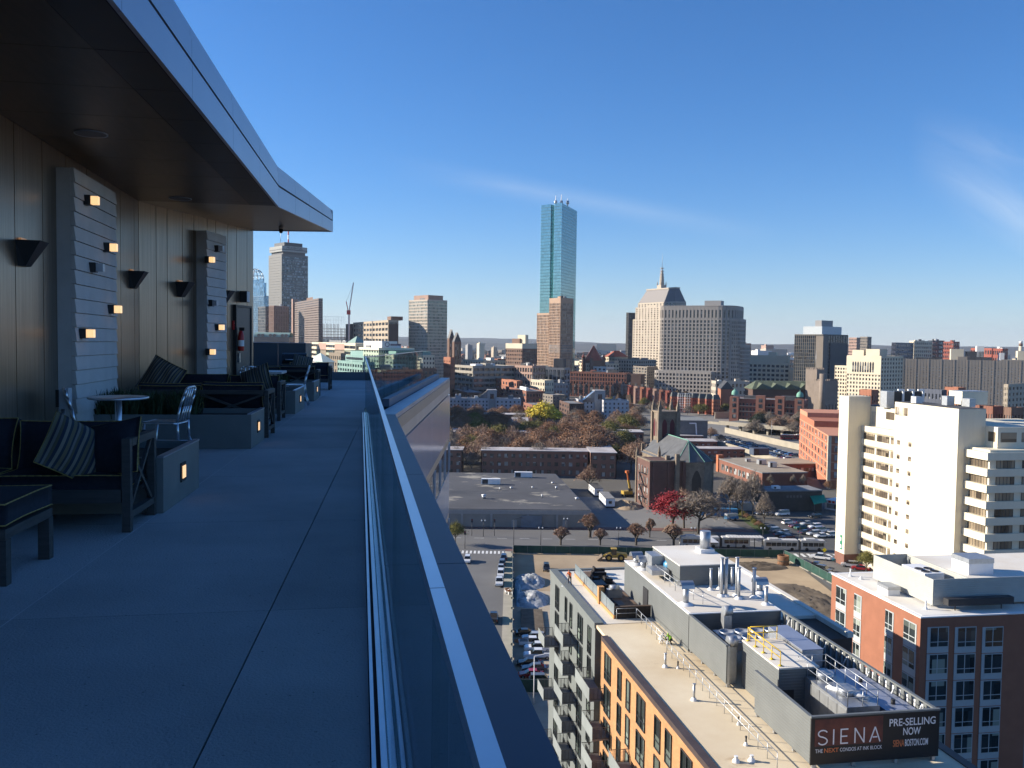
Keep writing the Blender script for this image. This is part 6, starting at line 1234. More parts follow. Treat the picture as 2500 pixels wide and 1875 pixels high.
# long car park by the highway
cols_ = ['silver','grey','black','navy','white','grey','black','silver','navy','blue','maroon']
ri = 0
for (p0, p1, n) in (((1722,1057),(1950,1117),40),((1775,1080),(1950,1128),34),((1880,1118),(1990,1150),22)):
    A, B = Vector(G(*p0)), Vector(G(*p1)); an = math.atan2((B-A).y, (B-A).x)+U
    for i in range(n):
        if trng.random() < .06: continue
        P_ = A.lerp(B, (i+.5)/n); c_ = trng.choice(cols_); car(trng.choice(['sedan','sedan','suv']), c_, P_.x, P_.y, an+trng.choice((0,PI)), '%s car, %s from the far end in the %s row of the long car park' % (c_, ORD[i], ORD[ri]), 'cars in the long car park by the highway', full=False)
    ri += 1
for i, (px, py, c_) in enumerate([(1720,1004,'white'),(1733,1006,'white'),(1770,1010,'black'),(1820,1022,'grey'),(1745,1012,'silver'),(1855,1028,'silver'),(1900,1042,'grey'),(1948,1046,'navy'),(1985,1045,'white'),(1960,1040,'black'),(1840,1050,'silver')]): carpx('sedan', c_, px, py, .2, '%s car, %s from the left on the far roads behind the car park' % (c_, ORD[i]), 'cars on the highway', full=False)
# buses
M_busw = mat('bus_silver', (.40,.40,.385), rough=.4, var=.05); M_busr = mat('bus_roof', (.52,.51,.49), rough=.6, var=.08)
def bus(label, px, py, L, rz=0., paint=None):
    x, y = G(px, py); t = thing('bus', label, 'bus', (x,y,.02), rz); p = paint or M_busw
    segs = [(0,L*.56),(L*.60,L)]
    for a, b in segs:
        MB().box(a,b,-1.27,1.27,.35,2.95).build('body', p, t); MB().box(a+.1,b-.1,-1.22,1.22,2.951,3.15).build('roof', M_busr, t)
        o = MB().box(a+.6,b-.5,-1.30,-1.272,1.35,2.45).build('window_band', M_cglassd, t); n_ = int((b-a)/1.5)
        for i in range(1, n_): MB().box(a+.6+(b-a-1.1)*i/n_-.05,a+.6+(b-a-1.1)*i/n_+.05,-1.32,-1.301,1.35,2.45).build('pillar', p, o)
        for xx in (a+1.8, b-1.8): MB().cyl((xx,-1.29,.5),(xx,-1.0,.5),.5,.5,14).build('wheel', M_tyre, t)
        MB().box(a+1.5,a+4.5,-.9,.9,3.151,3.5).build('roof_unit', M_busr, t)
    MB().box(L*.562,L*.598,-1.15,1.15,.5,2.9).build('bellows', M_frame, t); MB().box(-.03,-.001,-1.1,1.1,1.2,2.7).build('windscreen', M_cglassd, t)
bus('left articulated silver bus on the cross street', 1660, 1334, 20.5); bus('right articulated silver bus on the cross street', 1862, 1342, 18.0); bus('red coach under the overpass by the highway', 1906, 1073, 15, .1, mat('coach_red', (.40,.02,.025), rough=.3))
x, y = G(1775, 1338); t = thing('bus_shelter', 'long bus shelter with pale ribbed canopy between the buses', 'bus shelter', (x,y,.13))
MB().box(0,10.5,-1.6,1.6,3.2,3.4).build('canopy', M_busr, t)
for i in range(11): MB().box(.4+i*.95,.5+i*.95,-1.62,1.62,3.401,3.47).build('rib', M_busr, t)
for xx in (2.5,8): MB().box(xx,xx+.2,-.1,.1,0,3.2).build('post', M_frame, t)
# machines
def loader(label, x, y, rz):
    t = thing('wheel_loader', label, 'loader', (x,y,.02), rz); Yl = mat('machine_yellow', (.42,.28,.05), rough=.5, var=.2, scale=1.5)
    for xx in (-1.7,1.7):
        for s in (-1,1): w = MB().cyl((xx,s*.85,.95),(xx,s*1.4,.95),.95,.95,18).build('wheel', M_tyre, t); MB().cyl((xx,s*.9,.95),(xx,s*1.42,.95),.45,.45,12).build('rim', Yl, w)
    MB().prism([(-3.4,-.9),(-.5,-.9),(-.5,.9),(-3.4,.9)], .9, [1.9,2.3,2.3,1.9]).build('engine_cover', Yl, t); MB().box(-.48,2.4,-.6,.6,.8,1.6).build('front_frame', Yl, t)
    MB().box(-.5,.9,-.75,.75,1.62,3.2).build('cab', M_cglassd, t); MB().box(-.6,1.0,-.85,.85,3.201,3.4).build('cab_roof', Yl, t)
    for s in (-1,1): MB().bar((1.0,s*.5,2.0),(3.6,s*.5,.9),.2,.4).build('lift_arm', Yl, t)
    MB().prism([(3.5,-1.5),(4.9,-1.5),(4.9,1.5),(3.5,1.5)], .1, [1.5,.3,.3,1.5]).build('bucket', mat('bucket_steel', (.16,.12,.08), rough=.7), t); return t
x, y = G(1500, 1368); loader('yellow wheel loader parked before the green fence', x, y, PI)
x, y = G(1532, 1212); t = thing('excavator', 'yellow excavator with raised boom beside the church', 'excavator', (x,y,.02), .3); Ym = MATS['machine_yellow'] if 'machine_yellow' in MATS else M_yel
MB().box(-2,2,-1.6,-.9,0,.9).build('track', M_tyre, t); MB().box(-2,2,.9,1.6,0,.9).build('track', M_tyre, t); MB().box(-2.2,1.6,-1.4,1.4,1.0,2.3).build('upper_body', Ym, t); MB().box(.0,1.5,-1.39,-.3,2.301,3.3).build('cab', M_cglassd, t)
MB().bar((1.4,.3,2.0),(.4,.3,6.4),.6,.8).build('boom', Ym, t); MB().bar((.4,.3,6.3),(-.2,.3,9.6),.45,.55).build('stick', mat('machine_orange', (.45,.12,.03)), t); MB().prism([(-.8,-.4),(.4,-.4),(.4,1),(-.8,1)], 9.2, 10.2).build('bucket', MATS['machine_orange'], t)
for (x, y, L, rz, lb, rm) in ((36.5,322,15,PI/2+.06,'white site trailer with grey roof nearest the church yard',MATS['roof_grey']),(34.5,345,12,PI/2+.1,'second site trailer behind the white trailer',MATS['roof_dark'])):
    t = thing('site_trailer', lb, 'trailer', (x,y,0), rz); MB().box(0,L,-1.7,1.7,.6,3.4).build('wall', M_white, t); MB().box(-.1,L+.1,-1.8,1.8,3.401,3.55).build('roof', rm, t); MB().box(.1,L-.1,-1.6,1.6,0,.599).build('skirt', M_frame, t); MB().box(-.03,-.001,-.6,.6,1.6,2.6).build('window', M_cglassd, t)
    for k in range(3): MB().box(1+k*4.2,2.2+k*4.2,1.701,1.73,1.6,2.6).build('window', M_cglassd, t)
x, y = G(1850, 1250); t = thing('cargo_container', 'grey cargo container behind the bare tree clump', 'container', (x-10,y+3,0), -.2); MB().box(0,11,0,2.4,.1,3.0).build('body', M_galv, t); MB().box(-.03,11.03,-.03,2.43,3.001,3.1).build('roof', M_galv, t)
x, y = G(1755, 1262); t = thing('blue_container', 'long blue container behind the large bare tree', 'container', (x-6,y+2,0), -.05); MB().box(0,13,0,2.4,.1,2.4).build('body', mat('container_blue', (.05,.20,.38), rough=.5), t); MB().box(-.03,13.03,-.03,2.43,2.401,2.5).build('roof', MATS['container_blue'], t)
x, y = G(1775, 1272); t = thing('blue_dumpster', 'blue trailer loaded with pale sacks before the blue container', 'trailer', (x,y,0), .3); MB().box(0,4.5,0,2.2,.5,1.4).build('bed', MATS['container_blue'], t); MB().box(.2,4.3,.2,2,1.401,2.3).build('load', M_galv, t); MB().cyl((1.2,-.1,.45),(1.2,.2,.45),.45).build('wheel', M_tyre, t); MB().cyl((3.2,-.1,.45),(3.2,.2,.45),.45).build('wheel', M_tyre, t)
x, y = G(1731, 1336); t = thing('market_tent', 'small white peaked tent before the left bus', 'tent', (x,y-2,.1)); MB().add([(-2,-2,2.2),(2,-2,2.2),(2,2,2.2),(-2,2,2.2),(0,0,3.5)],[(0,1,4),(1,2,4),(2,3,4),(3,0,4)]).build('canopy', M_white, t)
for sx_, sy_ in ((-1,-1),(1,-1),(1,1),(-1,1)): MB().cyl((sx_*1.9,sy_*1.9,0),(sx_*1.9,sy_*1.9,2.2),.05).build('pole', M_galv, t)
sheet('verge', [G(1785,1250),G(1812,1246),G(1880,1302),G(1862,1306)], M_grassg, .03)
for i in range(9): q = i/8; x, y = G(1795+q*75, 1252+q*48); tree('olive' if i % 3 else 'rust', x, y, 2.6, 'low scrubby bush, %s from the back along the grassy car park verge' % ORD[i], 'verge bushes', 1.3)
x, y = G(1912, 1378); t = thing('steel_ring', 'rusty brown steel drum standing at the fence corner', 'drum', (x,y,0)); MB().lathe([(1.5,0),(1.6,.2),(1.5,.5),(1.6,2.4),(1.4,2.6),(1.3,2.4),(1.3,0)],n=16).build('shell', mat('rust_brown', (.20,.10,.05), rough=.9, var=.3, scale=2), t); MB().lathe([(1.62,1.0),(1.7,1.05),(1.7,1.25),(1.62,1.3)],n=16).build('band', M_spoil, t)
o = mound('netting_heap', 'crumpled orange safety netting lying in the car lot', 3.6, 176, 2.6, 1.6, .8, 31, mat('net_orange', (.55,.17,.06), var=.3, scale=3), 'netting', 12)
for i, (px, py) in enumerate([(1240,1450),(1246,1452),(1238,1446)]): x, y = G(px, py); t = thing('barricade', 'orange barricade on the pavement, %s of three' % ORD[i], 'barricade', (x,y,.14), .3*i, 'orange barricades'); MB().box(-.6,.6,-.03,.03,.6,.9).build('board', MATS['net_orange'], t); MB().box(-.5,-.42,-.25,.25,0,.6).build('leg', M_white, t); MB().box(.42,.5,-.25,.25,0,.6).build('leg', M_white, t)
# lamps and signals
def lamp(label, px, py, h, twin=True, m=None):
    x, y = G(px, py); t = thing('street_lamp', label, 'street lamp', (x,y,0), 0, 'street lamps'); m = m or M_frame; MB().cyl((0,0,0),(0,0,h),.10,.07,8).build('pole', m, t)
    if twin:
        MB().box(-.6,.6,-.04,.04,h-.4,h-.3).build('arm', m, t)
        for s in (-1,1): MB().lathe([(0,0),(.18,.1),(.22,.35),(.1,.55),(0,.6)], (s*.55,0,h-.3), 8).build('globe', M_unlit, t)
    else: MB().bar((0,0,h),(2.0,0,h+.5),.1,.1).build('arm', m, t); MB().box(1.6,2.6,-.15,.15,h+.42,h+.58).build('head', m, t)
for i, (px, py) in enumerate([(1320,1331),(1510,1331),(1692,1331),(1862,1331)]): lamp('black twin globe lamp, %s from the left along the green fence' % ORD[i], px, py, 5.2)
lamp('black twin globe lamp before the warehouse roller door', 1381, 1305, 5.0); lamp('black twin lamp left of the warehouse pilaster', 1180, 1310, 5.0); lamp('tall grey lamp behind the warehouse corner', 1470, 1165, 10, False, M_galv); lamp('tall lamp beside the car park and buses', 1952, 1360, 9, False); lamp('tall grey lamp mast by the highway', 1883, 1080, 14, False, M_galv); lamp('white cobra head lamp over the near car lot', 1303, 1718, 8, False, M_white); lamp('dark pole at the corner of the side street', 1254, 1343, 9, False)
for i, (px, py) in enumerate([(1152,1308),(1207,1308),(1135,1340)]):
    x, y = G(px, py); t = thing('traffic_light', ['traffic light at the left before the warehouse','traffic light showing red before the warehouse','traffic light at the near corner beside our tower'][i], 'traffic light', (x,y,0), 0, 'traffic lights'); MB().cyl((0,0,0),(0,0,4.2),.09,.07,8).build('pole', M_frame, t); MB().box(-.25,.25,-.2,.2,4.2,5.3).build('housing', M_frame, t); MB().cyl((0,-.23,5.0),(0,-.2,5.0),.13,.13,10).build('lens', M_red, t)
x, y = G(2012, 1368); t = thing('warning_sign', 'yellow diamond road sign beside the cream tower', 'sign', (x,y,0)); MB().cyl((0,0,0),(0,0,3),.05).build('pole', M_frame, t); MB().add([(0,-.06,2.3),(.65,-.06,2.95),(0,-.06,3.6),(-.65,-.06,2.95),(0,-.02,2.3),(.65,-.02,2.95),(0,-.02,3.6),(-.65,-.02,2.95)],[(0,1,2,3),(7,6,5,4),(0,4,5,1),(1,5,6,2),(2,6,7,3),(3,7,4,0)]).build('plate', mat('sign_yellow', (.75,.60,.02), var=0), t)
# ================================================================ people on the condominium roof
def person(label, x, y, z, rz, J, rad, cols, s=1.0):
    """one continuous skinned figure; J joints, edges by name; cols = (trousers, jacket, skin, hat)"""
    E_ = [('pel','chest'),('chest','neck'),('neck','head'),('head','top'),('chest','shl'),('shl','ell'),('ell','hal'),('chest','shr'),('shr','elr'),('elr','har'),('pel','hil'),('hil','knl'),('knl','anl'),('anl','tol'),('pel','hir'),('hir','knr'),('knr','anr'),('anr','tor')]
    names = list(J); me = bpy.data.meshes.new('person'); me.from_pydata([J[n] for n in names], [(names.index(a), names.index(b)) for a, b in E_], [])
    o = bpy.data.objects.new('person', me); col.objects.link(o); md = o.modifiers.new('s', 'SKIN')
    for i, n in enumerate(names): sv_ = me.skin_vertices[0].data[i]; sv_.radius = (rad[n],)*2; sv_.use_root = (n == 'pel')
    o.modifiers.new('u', 'SUBSURF').levels = 1; dg = bpy.context.evaluated_depsgraph_get(); m2 = bpy.data.meshes.new_from_object(o.evaluated_get(dg)); bpy.data.objects.remove(o)
    m2.materials.clear(); [m2.materials.append(c) for c in cols]
    JV = {n: Vector(p) for n, p in J.items()}
    zone = dict(pel=0,hil=0,hir=0,knl=0,knr=0,anl=0,anr=0,tol=0,tor=0,chest=1,shl=1,shr=1,ell=1,elr=1,neck=1,hal=2,har=2,head=2,top=3)
    for p in m2.polygons: p.material_index = zone[min(JV, key=lambda n: (JV[n]-p.center).length)]; p.use_smooth = True
    o = bpy.data.objects.new('person', m2); col.objects.link(o); o.location = (x,y,z); o.rotation_euler = (0,0,rz); tag(o, label, 'person'); return o
RAD = dict(pel=.15,chest=.17,neck=.06,head=.10,top=.09,shl=.075,shr=.075,ell=.05,elr=.05,hal=.045,har=.045,hil=.10,hir=.10,knl=.07,knr=.07,anl=.05,anr=.05,tol=.05,tor=.05)
STAND = dict(pel=(0,0,.95),chest=(0,-.12,1.36),neck=(0,-.2,1.52),head=(0,-.26,1.62),top=(0,-.29,1.73),shl=(-.2,-.15,1.42),shr=(.2,-.15,1.42),ell=(-.24,-.30,1.15),elr=(.26,-.28,1.15),hal=(-.08,-.5,1.02),har=(.14,-.52,.95),hil=(-.11,0,.9),hir=(.11,0,.9),knl=(-.13,-.04,.48),knr=(.14,-.02,.48),anl=(-.15,.04,.07),anr=(.17,.05,.07),tol=(-.16,-.14,.045),tor=(.18,-.13,.045))
CROUCH = dict(pel=(0,.12,.38),chest=(0,-.12,.72),neck=(0,-.22,.86),head=(0,-.3,.95),top=(0,-.34,1.05),shl=(-.2,-.16,.78),shr=(.2,-.16,.78),ell=(-.25,-.35,.55),elr=(.25,-.35,.55),hal=(-.12,-.55,.40),har=(.12,-.55,.38),hil=(-.12,.1,.36),hir=(.12,.1,.36),knl=(-.17,-.30,.45),knr=(.17,-.30,.45),anl=(-.16,.02,.07),anr=(.16,.02,.07),tol=(-.17,-.15,.045),tor=(.17,-.15,.045))
M_skin = mat('skin', (.42,.26,.18), rough=.6, var=0); M_jor = mat('jacket_orange', (.62,.13,.03), var=.1); M_jgr = mat('vest_lime', (.30,.62,.06), var=.1); M_jwh = mat('shirt_pale', (.62,.60,.58), var=.1); M_trk = mat('trousers_dark', (.02,.02,.025), var=.1)
def roofpt(px, py): x, y = G(px, py, Z0); return x, y, Z0
p_ = roofpt(1391, 1428); person('worker in orange jacket and dark trousers standing on the condominium roof', *p_, -.5, STAND, RAD, (M_trk, M_jor, M_skin, M_jor))
mp_ = thing('mop', 'thin mop held by the worker in orange', 'mop', (p_[0]-.05,p_[1]-.5,Z0), -.5); MB().cyl((0,.05,1.2),(-.5,-.5,.04),.018).build('handle', M_barkp, mp_); MB().box(-.75,-.3,-.62,-.45,.0,.06).build('head', M_white, mp_)
person('worker in pale clothes crouching by the roof guard rail', *roofpt(1613, 1570), .6, CROUCH, RAD, (M_jwh, M_jwh, M_skin, M_jwh)); person('worker in lime green vest crouching by the roof guard rail', *roofpt(1636, 1572), -.9, CROUCH, RAD, (M_trk, M_jgr, M_skin, M_jgr))
# ================================================================ skyline
W_ = dict(
 tan=mat('w_tan', (.42,.34,.25), rough=.85, var=.06, scale=.1), cream=mat('w_cream', (.62,.54,.40), rough=.85, var=.05, scale=.1), brick=mat('w_brick', (.25,.11,.075), rough=.9, var=.1, scale=.1), brown=mat('w_brown', (.20,.12,.085), rough=.85, var=.08, scale=.1),
 pink=mat('w_pink', (.40,.26,.20), rough=.85, var=.08, scale=.1), grey=mat('w_grey', (.30,.29,.28), rough=.85, var=.06, scale=.1), white=mat('w_white', (.70,.68,.64), rough=.8, var=.05, scale=.1), dark=mat('w_dark', (.06,.06,.065), rough=.6, var=.1, scale=.1), stone=mat('w_stone', (.47,.405,.33), rough=.85, var=.05, scale=.1),
 dbrown=mat('w_dbrown', (.11,.065,.05), rough=.85, var=.1, scale=.1), mint=mat('w_mint', (.36,.46,.42), rough=.8, var=.06, scale=.1), taupe=mat('w_taupe', (.21,.18,.15), rough=.9, var=.06, scale=.1), navy=mat('w_navy', (.05,.06,.09), rough=.5, var=.1, scale=.1), orange=mat('w_orange', (.36,.15,.09), rough=.9, var=.08, scale=.1), red=mat('w_red', (.33,.10,.07), rough=.9, var=.1, scale=.1), bronze=mat('w_bronze', (.46,.30,.20), rough=.7, var=.1, scale=.1))
gd = window_mat('g_dark', (.03,.035,.045), (.30,.30,.28), (3,3,3.6), .22, rough=.12); gb = window_mat('g_blue', (.16,.26,.36), (.35,.42,.48), (3,3,3.9), .2, rough=.06, metal=.75); gt = window_mat('g_teal', (.40,.60,.575), (.45,.64,.61), (3.2,3.2,4.0), .5, rough=.05, metal=.8, tint_var=.12)
gg = window_mat('g_green', (.22,.28,.26), (.62,.64,.58), (2.4,2.4,3.1), .55, rough=.1, metal=.4); gp = window_mat('g_pale', (.22,.25,.27), (.55,.56,.54), (3,3,3.6), .4, rough=.1, metal=.5)
def bb(name, label, xc, xl, xr, ytop, Y, th, wall, glass, nR, nL, nf, pf=.4, sf=.4, d=.4, vert=True, top=1.2, mn=18, group=None, **kw):
    b = Bld(name, label, xc, xl, xr, ytop, Y, th, group=group, mn=mn); b.grid(W_[wall] if isinstance(wall, str) else wall, glass, nR, nL, nf, pf, sf, d, top, vert=vert, **kw); return b
# --- far left group
b = bb('office_tower', 'tall slab tower with banded windows, crown and red mast left of centre', 688, 656, 752, 620, 1581, 42, mat('prud_grey', (.15,.145,.135), rough=.6, var=.05), window_mat('g_prud', (.02,.035,.045), (.55,.60,.62), (2.2,2.2,4.4), .55, rough=.1), 20, 10, 44, .12, .42, .5, vert=False, top=3, pfL=.1, sfL=.92)
w, dd, h = b.w, b.d, b.h
b.box('neck', W_['dark'], 4, w-4, 3, dd-3, h, h+5); b.box('crown', mat('crown_pale', (.36,.36,.33)), 1, w-1, 1, dd-1, h+5.01, h+15); b.box('crown_band', W_['dark'], .9, w-.9, .9, dd-.9, h+8, h+9.5); b.box('roof_plant', W_['dark'], 8, w-8, 6, dd-6, h+15.01, h+22)
o = text('PRUDENTIAL', 10, h+10.2, w-20, 3.6, M_frame, b.t, True); o.location.y = .85
for i in range(7): MB().box(w/2-.9,w/2+.9,dd/2-.9,dd/2+.9,h+22.01+i*8,h+30+i*8).build('mast_section', M_red if i % 2 == 0 else M_white, b.t)
MB().cyl((w*.2,dd*.5,h+15),(w*.2,dd*.5,h+48),.5,.2,6).build('aerial', M_galv, b.t)
b = bb('glass_tower', 'blue glass tower with open dome crown at the end of the bronze wall', 645, 600, 657, 722, 1750, 40, mat('blue_frame', (.16,.24,.32), rough=.3, metal=.5), gb, 6, 14, 40, .18, .12, .4)
w, dd, h = b.w, b.d, b.h
b.box('step', gb, 3, w-2, 8, dd, h, h+26); b.box('step', gb, 5, w-3, 16, dd, h+26.01, h+34); 
m = MB()
for i in range(7):
    a = PI*i/7; P = [(w/2+17*math.cos(a)*math.cos(t), dd*.6+17*math.sin(a)*math.cos(t), h+34+22*math.sin(t)) for t in [PI*k/10 for k in range(11)]]; m.tube(P, .5, 5)
for z_ in (8,16): m.tube([(w/2+17*math.cos(t)*math.cos(math.asin(z_/22)), dd*.6+17*math.sin(t)*math.cos(math.asin(z_/22)), h+34+z_) for t in [2*PI*k/16 for k in range(17)]], .4, 5)
m.build('dome_ribs', M_galv, b.t)
bb('dark_tower', 'dark glass tower with pale corner stripe before the blue glass tower', 648, 630, 657, 748, 1500, 35, 'dark', gd, 4, 6, 22, .25, .2)
bb('finned_tower', 'pinkish tower with vertical fins beside the slab tower', 669, 656, 706, 746, 1400, 60, 'pink', gd, 9, 5, 18, .55, .12, 1.0)
b = bb('hotel_tower', 'tan banded hotel tower with darker right flank', 778, 719, 788, 728, 1300, 25, mat('hotel_tan', (.20,.155,.135), rough=.85, var=.05), gd, 4, 20, 34, .25, .62, .4, vert=False)
b.box('side_tower_wall', W_['pink'], -3, 6, b.d, b.d+9, 0, b.h+6); b.box('roof_plant', W_['brown'], 3, b.w-3, b.d*.3, b.d*.55, b.h, b.h+4)
b = Bld('market_hall', 'low hall with green barrel roof and round dormers behind the enclosure', 620, None, 706, 822, 1150, 4, mn=30); b.body(W_['taupe']); m = MB(); n = 10
for i in range(n):
    a, c = PI*i/n, PI*(i+1)/n; m.quad((0,15-15*math.cos(a),b.h-1+7*math.sin(a)),(b.w,15-15*math.cos(a),b.h-1+7*math.sin(a)),(b.w,15-15*math.cos(c),b.h-1+7*math.sin(c)),(0,15-15*math.cos(c),b.h-1+7*math.sin(c)))
m.build('barrel_roof', mat('verdigris', (.22,.33,.28), rough=.7), b.t)
for i in range(3): 
    for q in (0,1): MB().cyl((6+i*15+q*5,-.5,b.h+2),(6+i*15+q*5,4,b.h+2),2,2,12).build('dormer', W_['taupe'], b.t)
b = Bld('construction_frame', 'steel frame of a tower under construction below the red crane', 788, None, 840, 790, 1250, 5, mn=26); h = b.h; m = MB(); nf = 6
for i in range(7):
    for j in range(3): m.box(b.w*i/6-.25,b.w*i/6+.25,j*12-.25,j*12+.25,0,h+ (0 if i < 5 else -6))
for k in range(int(h/4)): m.box(-.5,b.w+.5,-.5,25,k*4,k*4+.35)
m.build('steel_frame', mat('steel_rust', (.16,.10,.08), rough=.8), b.t, 'stuff'); b.box('lower_glazing', gp, .2, b.w-.2, -.9, 24, 0, h-22)
m = MB()
for i in range(9): m.box(b.w*i/8-.12,b.w*i/8+.12,-1,-.8,h,h+10)
m.box(0,b.w,-1,-.8,h+9.6,h+9.9).box(0,b.w,-1,-.8,h+5,h+5.2); m.build('netting_frame', M_galv, b.t, 'stuff')
cx, cyy, cz = at(852, 800, 1240); t = thing('tower_crane', 'red and white luffing crane above the construction frame', 'crane', (cx,cyy,0))
z1 = at(852, 768, 1240)[2]; MB().box(-1,1,-1,1,0,z1).build('mast', mat('crane_white', (.62,.50,.48)), t); MB().box(-3,2,-1.5,1.5,z1,z1+6).build('cab', M_red, t); tx, _, tz = at(863, 690, 1240); MB().bar((0,0,z1+4),(tx-cx,0,tz),1.3,1.3).build('jib', MATS['crane_white'], t); MB().bar((-1,0,z1+4),(-4,0,z1+18),1.,1.).build('counter_mast', M_red, t); MB().bar((-4,0,z1+18),(tx-cx-.8,0,tz-3),.25,.25).build('cable', M_frame, t)
b = bb('slab_block', 'broad slab block with balconied lit middle and dark brown right end', 948, 862, 973, 781, 1150, 22, 'tan', gd, 8, 12, 12, .25, .5, .8, vert=False); b.box('dark_annex', W_['dark'], -6, 10, b.d, b.d+26, 0, b.h-2); b.box('right_skin', W_['dbrown'], .5, b.w-.5, -.6, -.02, 0, b.h-5); b.box('roof_plant', W_['brown'], 6, 22, 10, 30, b.h, b.h+5)
b = bb('parking_structure', 'pale and brown striped long block behind the dark enclosure', 868, 761, 905, 838, 900, 20, 'cream', gd, 5, 9, 9, .02, .5, .9, vert=False)
for i in (1,3): b.box('brown_bay', W_['pink'], -.06, .3, b.d*i/5, b.d*(i+1)/5, 0, b.h-1)
b = Bld('green_roof_block', 'block with green pyramid roof behind the striped long block', 868, 848, 895, 838, 1020, 35, mn=20); b.body(W_['taupe']); MB().add([(-1,-1,b.h),(b.w+1,-1,b.h),(b.w+1,b.d+1,b.h),(-1,b.d+1,b.h),(b.w/2,b.d/2,b.h+8.5)], [(0,1,4),(1,2,4),(2,3,4),(3,0,4),(3,2,1,0)]).build('pyramid_roof', MATS['verdigris'], b.t)
b = bb('cream_office', 'long cream office building with white top storey and logo', 925, 876, 1012, 849, 800, 25, mat('pale_cream', (.66,.63,.48), rough=.85, var=.04), gd, 16, 8, 12, .45, .5, .35); b.box('white_storey', W_['white'], 4, b.w*.55, 4, b.d-3, b.h, b.h+6); m = MB(); m.lathe([(1.6,-.1),(2.2,-.1),(2.2,.1),(1.6,.1)], n=14); m.xf(Matrix.Translation((9,3.9,b.h+3))@Matrix.Rotation(PI/2,4,'X')); m.box(12,22,3.85,3.99,b.h+2,b.h+3.6); m.build('logo', mat('logo_grey', (.18,.12,.14)), b.t)
b = bb('apartment_tower', 'squarish apartment tower with pinkish lit face and glassy shaded face', 1044, 998, 1092, 731, 1150, 42, mat('apt_pink', (.54,.45,.36), rough=.8, var=.05), gg, 15, 14, 28, .3, .35, .35); b.box('roof_crown', W_['pink'], 4, b.w-4, 4, b.d-6, b.h, b.h+6)
for i, (x0, x1, yt, Y, lb) in enumerate([(1092,1110,804,1080,'left dark gabled stone tower beside the apartment tower'),(1104,1126,812,1060,'right dark gabled stone tower beside the apartment tower')]):
    b = Bld('gabled_tower', lb, x0+5, x0, x1, yt+22, Y, 40, group='pair of gabled towers', mn=10); b.body(W_['brown']); w, dd, h = b.w, b.d, b.h
    MB().add([(0,0,h),(w,0,h),(w,dd,h),(0,dd,h),(w/2,0,h+11),(w/2,dd,h+11)], [(0,1,4),(3,5,2),(0,4,5,3),(1,2,5,4)]).build('gable_roof', W_['dark'], b.t)
    for k in (.25,.5,.75): b.box('window_slot', gd, w*k-.7, w*k+.7, -.3, .1, 4, h-3)
b = bb('mint_building', 'mint green stepped office block seen beyond the end of the terrace', 885, 824, 915, 884, 620, 28, 'mint', gd, 6, 10, 12, .35, .45, .4); b.box('upper_storey', W_['mint'], 3, b.w-2, 6, b.d-10, b.h, b.h+4); b.box('roof_hut', W_['mint'], 5, b.w-4, 14, b.d-16, b.h+4.01, b.h+8); b.box('upper_glazing', gd, 2.9, 3.4, 8, b.d-12, b.h+1, b.h+2.8)
bb('tan_block', 'low tan block below the mint green office', 930, 815, 945, 904, 560, 15, 'tan', gd, 4, 14, 9, .35, .5); bb('pink_brick_block', 'small pink brick block left of the mint office', 832, 803, 845, 862, 700, 25, 'pink', gd, 4, 6, 9, .5, .5)
b = bb('pale_hall', 'pale house with hipped grey roof behind the grill', 790, 752, 815, 884, 600, 30, 'white', gd, 3, 6, 4, .5, .5); MB().add([(-1,-1,b.h),(b.w+1,-1,b.h),(b.w+1,b.d+1,b.h),(-1,b.d+1,b.h),(b.w/2,b.d/2,b.h+6)], [(0,1,4),(1,2,4),(2,3,4),(3,0,4)]).build('hip_roof', W_['white'], b.t)
b = bb('cream_apartments', 'cream apartment block with green roof seen through the glass rail', 960, 893, 1062, 866, 760, 18, 'cream', gd, 14, 8, 12, .5, .5); b.box('green_roof', MATS['verdigris'], 3, b.w-3, 3, b.d-2, b.h-.3, b.h+3)
bb('brown_arcade_block', 'long dark brown masonry block seen through the glass rail', 900, 880, 1066, 899, 690, 6, 'brown', gd, 16, 4, 10, .4, .4); bb('pink_rowhouse', 'pink brick row of houses low behind the glass rail', 905, 898, 1015, 926, 500, 10, 'pink', gd, 12, 3, 5, .5, .5); bb('brick_stub', 'red brick block with tall dark chimney right of the glass rail', 1100, 1083, 1111, 872, 820, 30, 'orange', gd, 3, 3, 8, .7, .7)
# --- mirrored glass skyscraper (rhomboid plan with a notch)
X0, Y0 = at(1371, 495, 1115)[:2]; X1, Y1 = at(1321, 501, 1137)[:2]; X2, Y2 = at(1409, 517, 1184)[:2]; ZT = at(1371, 495, 1115)[2]
hk = thing('glass_skyscraper', 'tallest teal mirrored glass skyscraper with a dark vertical notch', 'skyscraper')
A, B, C = Vector((X0,Y0)), Vector((X1,Y1)), Vector((X2,Y2)); Dd = B+C-A; u = (B-A); n1, n2 = A+u*.34, A+u*.52; inn = (C-A).normalized()*5
poly = [A, C, Dd, B, n2, n2+inn, n1+inn, n1]
MB().prism([(p.x,p.y) for p in poly], 0, ZT).build('curtain_wall', gt, hk)
M_hl_ = mat('skyscraper_mullion', (.05,.12,.14), rough=.3, var=0, metal=.4); cen = (A+Dd)/2
m = MB(); nfl = 60
pin = [cen+(p-cen)*1.0012+((p-cen).normalized()*.12) for p in poly]
for k in range(1, nfl): z = ZT*k/nfl; m.prism([(p.x,p.y) for p in pin], z-.22, z+.22)
m.build('floor_lines', M_hl_, hk, 'stuff')
m = MB()
